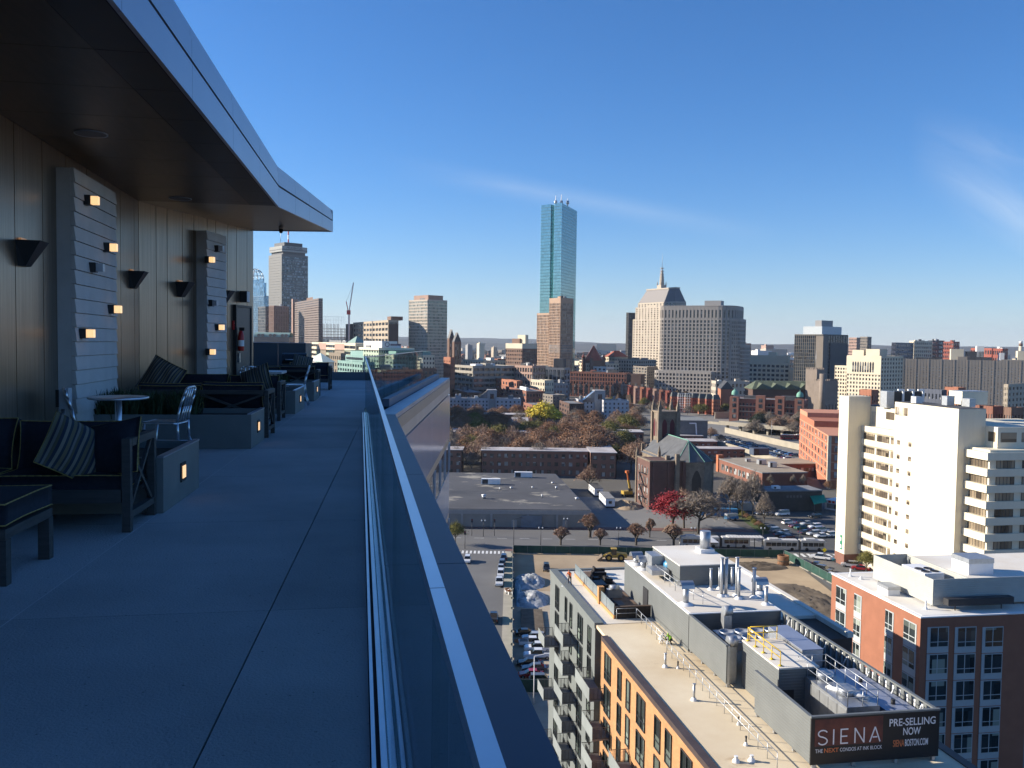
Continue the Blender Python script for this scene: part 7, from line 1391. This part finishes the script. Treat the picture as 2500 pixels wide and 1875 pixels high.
for (p, q, nn) in ((n1, A, 10), (A, C, 22), (B, n2, 14)):
    d_ = (q-p); nr = Vector((d_.y,-d_.x)).normalized(); nr = nr if nr.dot(p-cen) > 0 else -nr
    for i in range(1, nn): s = p+d_*i/nn; m.box(s.x+nr.x*.1-.08,s.x+nr.x*.1+.08,s.y+nr.y*.1-.08,s.y+nr.y*.1+.08,0,ZT)
m.build('mullions', M_hl_, hk, 'stuff')
m = MB(); q = [n1+inn*.0+u*.004, n2-u*.004, n2+inn*.98, n1+inn*.98]
for px, yt in ((1357,477),(1371,475),(1386,485)):
    X, Y, Z = at(px, yt, 1150); t_ = MB().cyl((X,Y,ZT),(X,Y,Z),1.0,.35,6).build('roof_aerial', M_white, hk); MB().cyl((X,Y,ZT+4),(X,Y,ZT+8),2.0,2.0,8).build('aerial_drum', M_galv, hk)
# --- bronze grid tower in front
gw = window_mat('g_warm', (.14,.15,.15), (.75,.68,.56), (2.4,2.4,3.4), .75, rough=.15, metal=.3)
b = bb('bronze_grid_tower', 'brown grid tower with window band standing before the mirrored skyscraper', 1369, 1341, 1400, 727, 1060, 40, 'bronze', gw, 11, 9, 33, .32, .2, .6, top=6); w, dd, h = b.w, b.d, b.h
b.box('glass_band', gp, .05, w-.05, .05, dd-.05, h-66, h-56); b.box('side_wing', W_['bronze'], .6, w-1, dd, dd+1, 0, h-20)
X, Y = BA(0,0); b2 = Bld('bronze_wing', 'lower brown grid wing left of the bronze tower', 1341, 1311, 1352, 764, 1081, 40, mn=24); b2.grid(W_['bronze'], gw, 4, 9, 28, .32, .2, .6, 2); b2.box('glass_band', gp, -.05, 4, .05, b2.d-.05, b2.h-74, b2.h-64)
b = bb('brick_hotel', 'brick and cream hotel left of the bronze tower', 1275, 1235, 1311, 850, 930, 38, 'brown', gd, 9, 9, 13, .45, .5, .35); b.box('cream_top', W_['cream'], -.4, b.w*.98, -.4, b.d, b.h-.5, b.h+5); b.box('roof_hut', W_['cream'], 8, b.w*.6, 5, 18, b.h+5.01, b.h+14); b.box('roof_hut', W_['brown'], 6, 16, b.d-16, b.d-3, b.h+5.01, b.h+10)
bb('parking_garage', 'long concrete parking garage with dark open decks', 1155, 1107, 1262, 893, 850, 30, mat('garage_concrete', (.34,.31,.26), rough=.9), gd, 8, 5, 7, .04, .5, 1.2, vert=False); b = bb('brick_loft', 'pinkish brick loft building with large windows', 1300, 1256, 1332, 893, 850, 40, 'pink', gd, 5, 7, 6, .3, .35, .5)
bb('tan_warehouse', 'dark tan block between the garage and the loft building', 1258, 1235, 1275, 895, 900, 30, 'dbrown', gd, 4, 4, 6, .6, .6)
b = bb('arched_loft', 'grey loft building with arched top windows', 1320, None, 1379, 897, 880, -20, 'grey', gd, 6, 4, 6, .3, .3, .6); b.box('roof_plant', W_['dark'], 12, b.w-3, 4, 14, b.h, b.h+9)
m = MB()
for i in range(6): lancet(m, (0,0), (1,0), (0,-1), b.w*(i+.5)/6, b.w/6*.62, b.h-9, b.h-2.2, .12)
m.build('arch_windows', gp, b.t, 'stuff')
b = bb('red_arcade_building', 'long red brick arcaded building below the grey tower', 1387, None, 1530, 907, 1010, -24, 'brick', gd, 22, 4, 6, .38, .3, .7); b.box('right_wing', W_['dbrown'], b.w+.01, b.w+16, 1, 17, 0, b.h-1); m = MB()
for i in range(11): lancet(m, (0,0), (1,0), (0,-1), b.w*(i+.5)/11, b.w/11*.6, 3, 15, .1)
m.build('arch_windows', gd, b.t, 'stuff')
for (xc, xl, xr, yt, Y, th, wl, nR, nL, nf, lb) in [(1437,1412,1512,887,1080,18,'cream',10,5,8,'cream low block behind the red arcaded building'),(1560,1510,1602,878,1100,35,'stone',8,8,9,'stone fronted block left of the big grey tower'),(1480,1400,1500,896,1050,25,'white',8,8,8,'white topped low block by the red pyramid church'),(1580,1545,1606,895,1010,20,'taupe',6,5,10,'dull brown block in the shade of the big grey tower'),(1180,1130,1235,880,1150,25,'cream',8,8,6,'cream block behind the parking garage'),(1215,1180,1250,876,1230,25,'brick',5,6,7,'brick block behind the parking garage'),(1345,1325,1390,870,1250,30,'dark',5,4,9,'dark block at the foot of the bronze tower')]: bb('city_block', lb, xc, xl, xr, yt, Y, th, wl, gd, nR, nL, nf, .45, .45, .35)
X, Y, Z = at(1449, 880, 1090); t = thing('pyramid_church', 'church with red pyramid tower roof below the skyline', 'church', (X,Y,0), .5); MB().box(-9,9,-9,9,0,Z).build('tower_wall', W_['brown'], t); zt = at(1449, 843, 1090)[2]; MB().cyl((0,0,Z),(0,0,zt),11.5,.3,8,smooth=False).build('tower_roof', W_['red'], t)
for s in (-1,1):
    for q in (-1,1): MB().cyl((s*9,q*9,0),(s*9,q*9,Z+3),2,2,8).build('turret', W_['brown'], t); MB().cyl((s*9,q*9,Z+3),(s*9,q*9,Z+8),2.4,.1,8).build('turret_cap', W_['red'], t)
b = bb('library', 'pale library with red hipped roof beside the dark slab', 1500, 1477, 1532, 871, 1180, 30, 'cream', gd, 8, 6, 8, .5, .5); MB().add([(-1,-1,b.h),(b.w+1,-1,b.h),(b.w+1,b.d+1,b.h),(-1,b.d+1,b.h),(b.w*.3,b.d/2,b.h+8),(b.w*.7,b.d/2,b.h+8)], [(0,1,5,4),(1,2,5),(2,3,4,5),(3,0,4)]).build('hip_roof', W_['red'], b.t)
bb('black_slab_tower', 'narrow black slab tower left of the spired tower', 1535, 1529, 1552, 763, 1260, 40, 'dark', gd, 8, 4, 26, .4, .3)
# --- spired tower with hip roof
def tier(label, xc, xl, xr, yt, Y, z0, z1=None): pass
b = Bld('spired_tower', 'cream stone tower with stepped top, grey hip roof and spire', 1648, 1545, 1682, 777, 1150, 28); wl = W_['stone']; w, dd = b.w, b.d
z1, z2, z3 = b.h, at(1660,746,1150)[2], at(1660,735,1150)[2]; b.grid(wl, gd, 8, 14, 26, .55, .5, .5, 1.5, z1=z1)
b.grid(wl, gd, 7, 13, 6, .55, .5, .5, 1.5, z0=z1-.5, z1=z2, x0=1.5, y0=2, y1=dd-3.5); b.grid(wl, gd, 6, 12, 2, .5, .45, .5, 1.5, z0=z2-.5, z1=z3, x0=3, y0=4, y1=dd-7, x1=w-2)
x0, x1_, y0, y1_ = 3.5, w-2.5, 4.5, dd-7.5; zr = at(1617,703,1160)[2]; k = 9
MB().add([(x0,y0,z3),(x1_,y0,z3),(x1_,y1_,z3),(x0,y1_,z3),(x0+4.5,y0+k*.8,zr),(x1_-4.5,y0+k*.8,zr),(x1_-4.5,y1_-k*1.4,zr),(x0+4.5,y1_-k*1.4,zr)], [(0,1,5,4),(1,2,6,5),(2,3,7,6),(3,0,4,7),(4,5,6,7)]).build('hip_roof', mat('lead_roof', (.17,.155,.155), rough=.6), b.t)
MB().box(x0+3.9,x1_-3.9,y0+k*.8-.6,y1_-k*1.4+.6,zr+.01,zr+1.6).build('roof_rim', wl, b.t); cx, cy_ = (x0+x1_)/2, (y0+y1_)/2
zsp = at(1617,657,1165)[2]; zan = at(1617,612,1165)[2]
MB().box(cx-4.5,cx+4.5,cy_-4.5,cy_+4.5,zr+1.61,zr+6).build('spire_base', wl, b.t); MB().cyl((cx,cy_,zr+6),(cx,cy_,zsp-6),3.4,2.2,8,smooth=False).build('spire', wl, b.t); MB().cyl((cx,cy_,zsp-6),(cx,cy_,zsp+3),2.2,.5,8,smooth=False).build('spire_cap', wl, b.t); MB().cyl((cx,cy_,zsp+3),(cx,cy_,zan),.35,.12,6).build('needle', M_galv, b.t)
for i in range(6): MB().cyl((cx,cy_,zr+8+i*4),(cx,cy_,zr+9+i*4),3.5-.18*i,3.5-.18*i,8,smooth=False).build('spire_ring', wl, b.t)
for s in (-1,1):
    for q in (-1,1): MB().cyl((cx+s*4,cy_+q*4,zr+6),(cx+s*4,cy_+q*4,zr+11),.9,.2,6).build('pinnacle', wl, b.t)
# --- broad bow-fronted tower
Yb = 985; bt = thing('bowed_tower', 'broad grey stone tower with rounded corners and tall window bays', 'building', (at(1609,850,Yb)[0],Yb,0), math.radians(-27))
OX = at(1609,850,Yb)[0]; Xl, Xr = 0., (at(1804,850,Yb)[0]-OX)*.915; zt = at(1700,748,Yb)[2]; zb1 = at(1700,777,Yb)[2]; zb0 = at(1700,905,Yb)[2]
def rounded(xl, xr, yf, depth, rl, rr, sag=0., n=6):
    P = [(xl, yf+depth), (xl, yf+rl)]
    for i in range(1, 4): a = PI/2*i/3; P.append((xl+rl-rl*math.cos(a), yf+rl-rl*math.sin(a)))
    P.append((xr-rr, yf+sag))
    for i in range(1, n+1): a = PI/2*i/n; P.append((xr-rr+rr*math.sin(a), yf+sag+rr-rr*math.cos(a)))
    P.append((xr, yf+depth)); return P
def polyfacade(t, P, z0, z1, bay, nf, wall, glass, pf, sf, d=.5, top=2., vert=True, capm=None):
    MB().prism([p for p in P][::1], z0, z1-.3).build('glazing', glass, t); mb = MB()
    for p, q in zip(P[:-1], P[1:]):
        p, q = Vector(p), Vector(q); L = (q-p).length; dd_ = (q-p)/L; facade(mb, p, dd_, (dd_.y,-dd_.x), L, z0, z1, max(1, round(L/bay)), nf, pf, sf, d, top, 0, vert, lo=-.1)
    mb.build('facade_grid', wall, t, 'stuff')
sw = mat('bowed_stone', (.37,.33,.29), rough=.85, var=.05, scale=.08)
P = rounded(Xl, Xr, 0, 45, 5, 17, 3); polyfacade(bt, P, 0, zb1, 3.9, 22, sw, gd, .42, .30, .7, 2); polyfacade(bt, [(x+.0, y+.2) for x, y in P], zb1-.5, zt-1, 3.9, 1, sw, gd, .55, .12, 1.0, 3)
MB().prism([(x+(-.8 if x < (Xl+Xr)/2 else .8), y-.9) for x, y in P], zt-.99, zt+.2).build('cornice', sw, bt); MB().box(46,64,15,28,zt+.21,zt+6).build('roof_plant', W_['grey'], bt)
Pb = rounded(-4, 62, -5, 30, 6, 2); polyfacade(bt, Pb, 0, zb0, 3.9, 7, sw, gd, .4, .4, .7, 2); MB().prism([(x,y) for x, y in Pb], zb0-.25, zb0+.01).build('podium_roof', MATS['roof_grey'], bt)
P2 = rounded(Xr-12, Xr+5, 8, 30, 1, 8); polyfacade(bt, P2, 0, zt-14, 3.6, 20, sw, gd, .4, .35, .5, 2); P3 = rounded(Xr-10, Xr+9, 14, 30, 1, 6); polyfacade(bt, P3, 0, zt-42, 3.6, 14, sw, gd, .4, .35, .5, 2)
b = bb('stone_podium', 'low stone block at the foot of the bowed tower', 1748, None, 1832, 930, 930, 3, 'stone', gd, 9, 4, 3, .5, .5); 
b = bb('cream_lowrise', 'long cream office block with rows of dark windows right of the bowed tower', 1806, None, 1927, 884, 1100, -34, 'cream', gd, 11, 5, 7, .32, .45, .4); b.box('blank_storey', W_['cream'], 1, b.w-4, 2, 16, b.h, b.h+9); b.box('right_wing', W_['cream'], b.w+.01, b.w+6, 1, 16, 0, b.h-8); b.box('roof_hut', W_['cream'], b.w*.55, b.w*.7, 6, 14, b.h+9.01, b.h+13)
# --- dark glass block with pale upper storeys
b = bb('dark_glass_block', 'dark glass office block with pale set-back top storeys', 2010, 1940, 2071, 816, 1000, 38, mat('dg_frame', (.10,.09,.08), rough=.6), window_mat('g_navy', (.025,.04,.06), (.06,.08,.10), (3,3,3.8), .3, rough=.06, metal=.3), 10, 14, 18, .22, .12, .4)
w, dd, h = b.w, b.d, b.h; b.box('tan_pier', W_['taupe'], -.3, 9, -.35, 9, 0, h-2); b.box('upper_storey', mat('pale_blue_panel', (.46,.50,.52), rough=.4), 5, w-6, 5, dd-8, h, h+9); b.box('roof_plant', W_['grey'], 10, w-18, 9, dd-20, h+9.01, h+16); b.box('dark_glass_wall', W_['dark'], 14, w-2, -.6, -.02, 2, h-10)
for (nm, xc, xl, xr, yt, Y, th, wl, gl, nR, nL, nf, lb) in [('brick_tower',2092,2072,2100,824,1900,30,'pink',gd,3,7,12,'pink brick tower far behind the cream arcaded block'),('concrete_tower',2118,2100,2128,822,1950,25,'taupe',gd,4,8,13,'grey brown tower far behind the cream arcaded block'),('dark_office',2187,2177,2231,836,1500,50,'navy',gd,10,3,9,'dark blue office slab on the right horizon'),('cream_tower',2232,None,2276,832,1600,3,'cream',gd,9,3,10,'cream tower with glass middle on the right horizon'),('glass_block',2277,None,2306,831,1750,4,'dark',gb,7,3,9,'blue glass block on the right horizon'),('red_office',2328,2303,2343,834,1700,40,'red',gd,3,6,9,'red brick office with dark flank on the right horizon'),('red_lowrise',2422,2370,2428,850,1500,25,'red',gd,3,9,5,'long low red building with pale bands on the right horizon'),('red_lowrise',2448,2424,2461,851,1480,35,'red',gd,4,5,5,'smaller red building with dark flank on the right horizon')]: bb(nm, lb, xc, xl, xr, yt, Y, th, wl, gl, nR, nL, nf, .4, .45, .4)
b = bb('cream_arcaded_block', 'cream stone block with a row of tall arches near its top', 2152, 2068, 2206, 869, 790, 33, 'cream', gd, 8, 11, 14, .5, .45, .4); w, dd, h = b.w, b.d, b.h; b.box('top_wall', W_['cream'], -.45, .3, -.1, dd, h-17, h-.2); b.box('roof_hut', W_['cream'], 2, 12, dd-16, dd-4, h, h+5); b.box('roof_hut', W_['cream'], 3, 14, 4, 18, h, h+6)
m = MB()
for i in range(9): lancet(m, (-.45,0), (0,1), (-1,0), dd*.22+dd*.58*i/8, dd*.045, h-15, h-5.5, .1)
m.build('arch_windows', gd, b.t, 'stuff')
b = bb('cream_annex', 'narrow cream wing left of the cream arcaded block', 2070, 2038, 2080, 893, 830, 33, 'cream', gd, 2, 5, 12, .4, .45); 
b = Bld('castle_armory', 'grey brown stone castle with battlements and square tower', 2008, 1988, 2046, 930, 740, 35, mn=20); ms_ = mat('armory_stone', (.25,.20,.16), rough=.9, var=.12, scale=.2); b.body(ms_)
def merlons(b, m_, x0, x1, y0, y1, z, s=1.2):
    mb = MB(); x = x0
    while x < x1-.5: mb.box(x,x+s,y0,y0+.6,z,z+1.4); mb.box(x,x+s,y1-.6,y1,z,z+1.4); x += 2*s
    y = y0+s
    while y < y1-1.5: mb.box(x0,x0+.6,y,y+s,z,z+1.4); mb.box(x1-.6,x1,y,y+s,z,z+1.4); y += 2*s
    mb.build('battlements', m_, b.t)
merlons(b, ms_, 0, b.w, 0, b.d, b.h+.002); tz = at(2034,902,760)[2]; b.box('tower_wall', ms_, b.w*.15, b.w*.15+11, b.d+.01, b.d+11, 0, tz); merlons(b, ms_, b.w*.15, b.w*.15+11, b.d+.01, b.d+11, tz+.002); m = MB()
for i in range(5): lancet(m, (0,0), (1,0), (0,-1), b.w*(i+.5)/5, 1.8, 4, 12, .08)
m.build('arch_windows', gd, b.t, 'stuff'); MB().cyl((0,0,0),(0,0,b.h+6),2.6,2.6,10).build('turret', ms_, b.t); MB().cyl((b.w*.15+5,b.d+5,tz),(b.w*.15+5,b.d+5,tz+16),.2,.1,6).build('flagpole', M_galv, b.t)
# --- long grey-brown slab
b = bb('long_slab_block', 'very long grey brown apartment slab with small regular windows', 2206, None, 2560, 876, 850, -21, mat('slab_taupe', (.32,.275,.225), rough=.9, var=.04, scale=.1), window_mat('g_slab', (.10,.10,.10), (.62,.62,.60), (1.9,1.9,3.0), .5, rough=.3), 44, 5, 15, .66, .66, .25, top=6)
for i in range(11): x = b.w*i/11; b.box('pilaster', MATS['slab_taupe'], x-.5, x+.5, -.15, .2, 0, b.h)
for i, (f, wd, hh, mm) in enumerate([(.34,.09,10,'cream'),(.45,.12,8,'dark'),(.52,.05,13,'white'),(.80,.05,9,'cream'),(.68,.03,7,'white')]): t = b.box('roof_hut', W_[mm], b.w*f, b.w*(f+wd), 4, 15, b.h-.6, b.h+hh)
X, Y, Z = at(2491, 870, 1500); t = thing('chimney_stack', 'tall pale chimney stack at the right edge of the skyline', 'chimney', (X,Y,0)); zc = at(2491, 833, 1500)[2]; MB().cyl((0,0,0),(0,0,zc-8),3.2,2.8,14).build('shaft', W_['cream'], t); MB().cyl((0,0,zc-8),(0,0,zc-4),3.1,3.1,14).build('collar', W_['brown'], t); MB().cyl((0,0,zc-4),(0,0,zc),2.8,2.7,14).build('top', W_['white'], t)
# --- right middle distance
b = bb('beige_block', 'beige block with small windows at the right edge', 2462, 2450, 2540, 938, 600, 40, mat('beige', (.45,.38,.29), rough=.85), gd, 9, 3, 9, .55, .5); 
for (xc, xl, xr, yt, Y, th, wl, nR, nL, nf, lb) in [(2300,2247,2312,952,560,22,'navy',3,6,5,'dark plum block behind the cream tower roof'),(2340,2306,2358,946,575,30,'orange',3,5,5,'orange brick stepped block behind the cream tower roof'),(2360,2350,2382,955,560,35,'dbrown',5,3,5,'dark brick block right of the orange stepped block'),(2128,2098,2145,952,520,30,'orange',3,4,4,'brick house with green roof behind the cream tower'),(2425,2400,2450,992,430,25,'brick',4,4,3,'low brick houses behind the right wing of the cream tower'),(2470,2450,2500,995,420,25,'brown',4,3,3,'low brown houses at the right edge behind the cream tower'),(2392,2370,2405,990,450,25,'brick',3,3,3,'small brick house behind the cream tower wing')]: bb('brick_block', lb, xc, xl, xr, yt, Y, th, wl, gd, nR, nL, nf, .55, .5, .3, mn=12)
# --- row houses, school, green roofed hall
for i in range(9):
    px = 1500+i*15.5; Y = 930-i*12; wl = W_[['orange','pink','red','pink','orange','red','pink','brick','red'][i]]
    b = Bld('row_house', 'red brick row house with bay front, %s from the left in the sunlit row' % ORD[i], px+10, px, px+16, 936+i*2.2, Y, 52, group='sunlit row houses', mn=14); b.grid(wl, gd, 2, 4, 5, .5, .5, .35, 1.); b.box('bay_front', wl, -1.6, .02, b.d*.3, b.d*.7, 0, b.h-2); b.box('chimney', W_['dark'], 3, 4.5, 3, 5, b.h, b.h+2.5)
for i in range(7):
    px = 1640+i*17; b = Bld('row_house', 'brick row house with dark mansard roof, %s from the left in the nearer row' % ORD[i], px, px-4, px+17, 968+i*1.2, 800-i*7, 12, group='nearer row houses', mn=14); b.grid(W_['red' if i % 2 else 'orange'], gd, 4, 3, 4, .5, .5, .35, 1.); h = b.h; MB().add([(-.2,-.2,h),(b.w+.2,-.2,h),(b.w+.2,b.d,h),(-.2,b.d,h),(1,1.6,h+4),(b.w-1,1.6,h+4),(b.w-1,b.d-1,h+4),(1,b.d-1,h+4)], [(0,1,5,4),(1,2,6,5),(2,3,7,6),(3,0,4,7),(4,5,6,7)]).build('mansard_roof', mat('mansard_slate', (.10,.11,.10)), b.t)
X, Y, Z = at(1655, 1000, 780); t = thing('scaffold', 'pale scaffolding around the left end of the nearer row houses', 'scaffold', (X,Y,0), .2); m = MB()
for i in range(8):
    for j in (0,1.2): m.box(i*2.2,i*2.2+.12,j,j+.12,0,17)
for k in range(8): m.box(0,15.5,-.05,1.35,k*2.2+1.5,k*2.2+1.65)
m.build('frame', M_white, t, 'stuff')
b = Bld('brick_school', 'big red brick school with projecting bays and green copper domes', 1785, None, 1965, 972, 700, -24, mn=26); sb = mat('school_red', (.26,.115,.08), rough=.9, var=.08, scale=.1); b.grid(sb, gd, 20, 6, 4, .5, .45, .45, 2.5)
for i, f in enumerate((.0,.36,.62,.88)): w_ = b.w*.12; o = b.box('bay_tower', sb, b.w*f-.3, b.w*f+w_, -5, .3, 0, b.h+ (1.5 if i in (0,3) else 3)); [MB().box(b.w*f+w_*.3,b.w*f+w_*.7,-5.12,-5.001,3+j*4.4,6+j*4.4).build('window', gd, o) for j in range(4)]
for z_ in (.45,.68): b.box('stone_band', W_['cream'], -.1, b.w+.1, -.52, .1, b.h*z_, b.h*z_+.5)
for f in (.06,.94): MB().lathe([(2.6,0),(2.6,1.4),(2.3,2.6),(1.4,3.6),(.3,4.2),(.1,5.5),(0,5.5)], (b.w*f,-2.5,b.h+3.0), 12).build('copper_dome', M_copper, b.t)
b = Bld('green_roof_hall', 'long hall with weathered green hipped roof and gables behind the school', 1838, None, 1992, 950, 760, 0, mn=26); b.body(W_['dbrown']); w, h = b.w, b.h; gm = mat('green_slate', (.10,.12,.075), rough=.8, var=.2, scale=.2); MB().add([(-1,-1,h),(w+1,-1,h),(w+1,27,h),(-1,27,h),(6,13,h+7),(w-6,13,h+7)], [(0,1,5,4),(1,2,5),(2,3,4,5),(3,0,4)]).build('hip_roof', gm, b.t)
for i in range(4): x = w*(i+.6)/4.4; MB().add([(x-5,-1.3,h+.3),(x+5,-1.3,h+.3),(x,-1.3,h+5),(x,9,h+5.6)], [(0,1,2),(1,3,2),(0,2,3)]).build('gable', gm, b.t)
b = Bld('brick_gable_house', 'brick gabled house with black roof left of the school', 1760, None, 1790, 950, 780, -8, mn=30); b.body(W_['orange']); w, h = b.w, b.h; MB().add([(-.5,-.5,h),(w+.5,-.5,h),(w+.5,30,h),(-.5,30,h),(w/2,-.5,h+7),(w/2,30,h+7)], [(0,1,4),(0,4,5,3),(1,2,5,4),(2,3,5)]).build('gable_roof', W_['dark'], b.t)
# --- pale grey apartment slabs
M_pg = mat('pale_render', (.50,.49,.50), rough=.8, var=.05, scale=.1)
for (x0, x1, yt, Y, th, n, lb) in [(1097,1142,972,705,4,5,'left pale grey apartment slab beside our tower'),(1141,1193,972,700,4,6,'pale grey apartment slab left of the stair tower'),(1210,1272,973,700,4,6,'pale grey apartment slab right of the stair tower'),(1412,1458,975,690,4,5,'pale grey apartment slab right of the willow'),(1474,1536,977,680,4,6,'pale grey apartment slab farthest right with blue roof edge')]:
    b = bb('grey_apartment_slab', lb, x0, None, x1, yt, Y, th, M_pg, gd, n, 3, 5, .62, .5, .3, group='pale grey apartment slabs', mn=16)
for (x0, x1, yt, Y, lb) in [(1190,1213,952,702,'grey stair tower with sloping glass roof between the left slabs'),(1452,1478,953,690,'grey stair tower with sloping glass roof between the right slabs')]:
    b = Bld('stair_tower', lb, x0, None, x1, yt, Y, 4, mn=12); b.body(mat('stair_grey', (.36,.35,.34))); MB().add([(-9,0,b.h-8),(0,0,b.h-.5),(0,8,b.h-.5),(-9,8,b.h-8),(-9,0,b.h-9),(0,0,b.h-9),(0,8,b.h-9),(-9,8,b.h-9)], [(0,1,2,3),(4,5,1,0),(7,3,2,6)]).build('sloping_glass', gp, b.t); b.box('window', gd, b.w*.3, b.w*.7, -.08, .1, b.h-7, b.h-3)
for (xc, xl, xr, yt, Y, th, wl, nR, nL, nf, lb) in [(1262,1200,1275,930,800,18,'orange',3,9,5,'orange brick block with white roof vents behind the grey slabs'),(1330,1295,1352,928,790,35,'cream',4,6,5,'cream stepped house block with gables'),(1345,1330,1388,935,800,25,'grey',6,3,5,'grey block right of the cream gabled house'),(1285,1212,1330,955,740,12,'brick',6,9,4,'low brick block behind the right grey slab'),(1350,1325,1382,964,700,22,'taupe',4,4,7,'taupe block beside the yellow willow'),(1300,1278,1336,988,640,12,'brick',6,3,4,'brick block just behind the yellow willow'),(1390,1366,1426,985,660,8,'dbrown',6,4,4,'dark brick block behind the bare trees right of the willow'),(1140,1100,1185,958,760,15,'dbrown',6,6,4,'dark mansard block behind the left grey slabs'),(1115,1096,1130,925,900,25,'orange',3,3,5,'small brick block right of our tower wing')]: bb('city_block', lb, xc, xl, xr, yt, Y, th, wl, gd, nR, nL, nf, .5, .5, .3, mn=14)
# --- far plain of small buildings before the hills
frng = random.Random(21); fm = [W_[k] for k in ('tan','cream','white','brick','pink','grey','stone','taupe','orange','white')]
FN = ['tan','cream','white','brick red','pink','grey','pale stone','taupe','orange brick','bright white']; FC = {}
fl_ = sorted(frng.uniform(960,2500) for _ in range(150))
for px in fl_:
    Y = frng.choice((1300,1450,1600,1800,2100,2500,3000,3600,4300,5200))*frng.uniform(.9,1.1); w = frng.uniform(18,60)*(1+Y/5000); h = frng.choice((10,12,14,16,18,22,28))*(1+Y/6000)*frng.uniform(.8,1.2); X = ray(px,850)[0]/ray(px,850)[1]*Y; d_ = frng.uniform(15,40); ci = frng.randrange(10); FC[ci] = FC.get(ci,-1)+1
    o = MB().box(-w/2,w/2,0,d_,0,h).box(-w*.2,w*.1,d_*.2,d_*.6,h+.01,h+frng.uniform(1.5,4)).build('far_building', fm[ci]); o.location = (X,Y,0); o.rotation_euler = (0,0,math.radians(frng.uniform(-10,45))); tag(o, 'small distant %s building, %s of that colour from the left on the plain' % (FN[ci], ORD[FC[ci]]), 'building', 'distant city buildings')
for i, (px, w, yt, Y) in enumerate([(1205,9,848,2600),(1170,14,838,2400),(1310,10,846,2300),(1820,16,838,3200),(1870,22,843,2600),(1142,12,842,2300),(1870,60,852,2200),(1560,20,835,3800),(1000,14,846,2000),(1850,40,856,1900)]):
    X0_, _, Z = at(px, yt, Y); X1_ = at(px+w, yt, Y)[0]; o = MB().box(0,X1_-X0_,0,25,0,Z).box(2,6,4,12,Z+.01,Z+3).build('far_tower', fm[i % len(fm)]); o.location = (X0_,Y,0); o.rotation_euler = (0,0,.3); tag(o, 'distant block on the horizon, %s of the taller ones listed from the left' % ORD[i], 'building', 'distant taller blocks')
M_fw = mat('far_woods', (.055,.042,.03), rough=1, c2=(.09,.06,.04), scale=.03); wr = random.Random(8); m = MB()
for i in range(2600):
    Y = wr.uniform(900,5200); px = wr.uniform(940,2520); X = ray(px,850)[0]/ray(px,850)[1]*Y; s = wr.uniform(5,9)*(1+Y/6000); z = s*.5
    m.add([(X-s,Y,0),(X+s*.2,Y-s,0),(X+s,Y,0),(X,Y+s,0),(X-s*.6,Y-s*.2,s*.9),(X+s*.1,Y-s*.5,s*1.25),(X+s*.6,Y+s*.1,s)], [(0,1,5,4),(1,2,6,5),(4,5,6),(2,3,6),(3,0,4),(3,4,6)])
o = m.build('distant_trees', M_fw); o['kind'] = 'stuff'
# ================================================================ air
mh = bpy.data.materials.new('haze'); mh.use_nodes = True; th_ = mh.node_tree; th_.nodes.clear(); oh = N(th_, 'ShaderNodeOutputMaterial'); pv = N(th_, 'ShaderNodeVolumePrincipled')
pv.inputs['Color'].default_value = (.70,.83,1.0,1); pv.inputs['Density'].default_value = 3.6e-5; pv.inputs['Anisotropy'].default_value = 0.2; th_.links.new(pv.outputs[0], oh.inputs['Volume'])
hz = MB().box(-12500,12500,-3200,13100,-3,330).build('haze', mh); hz['kind'] = 'stuff'
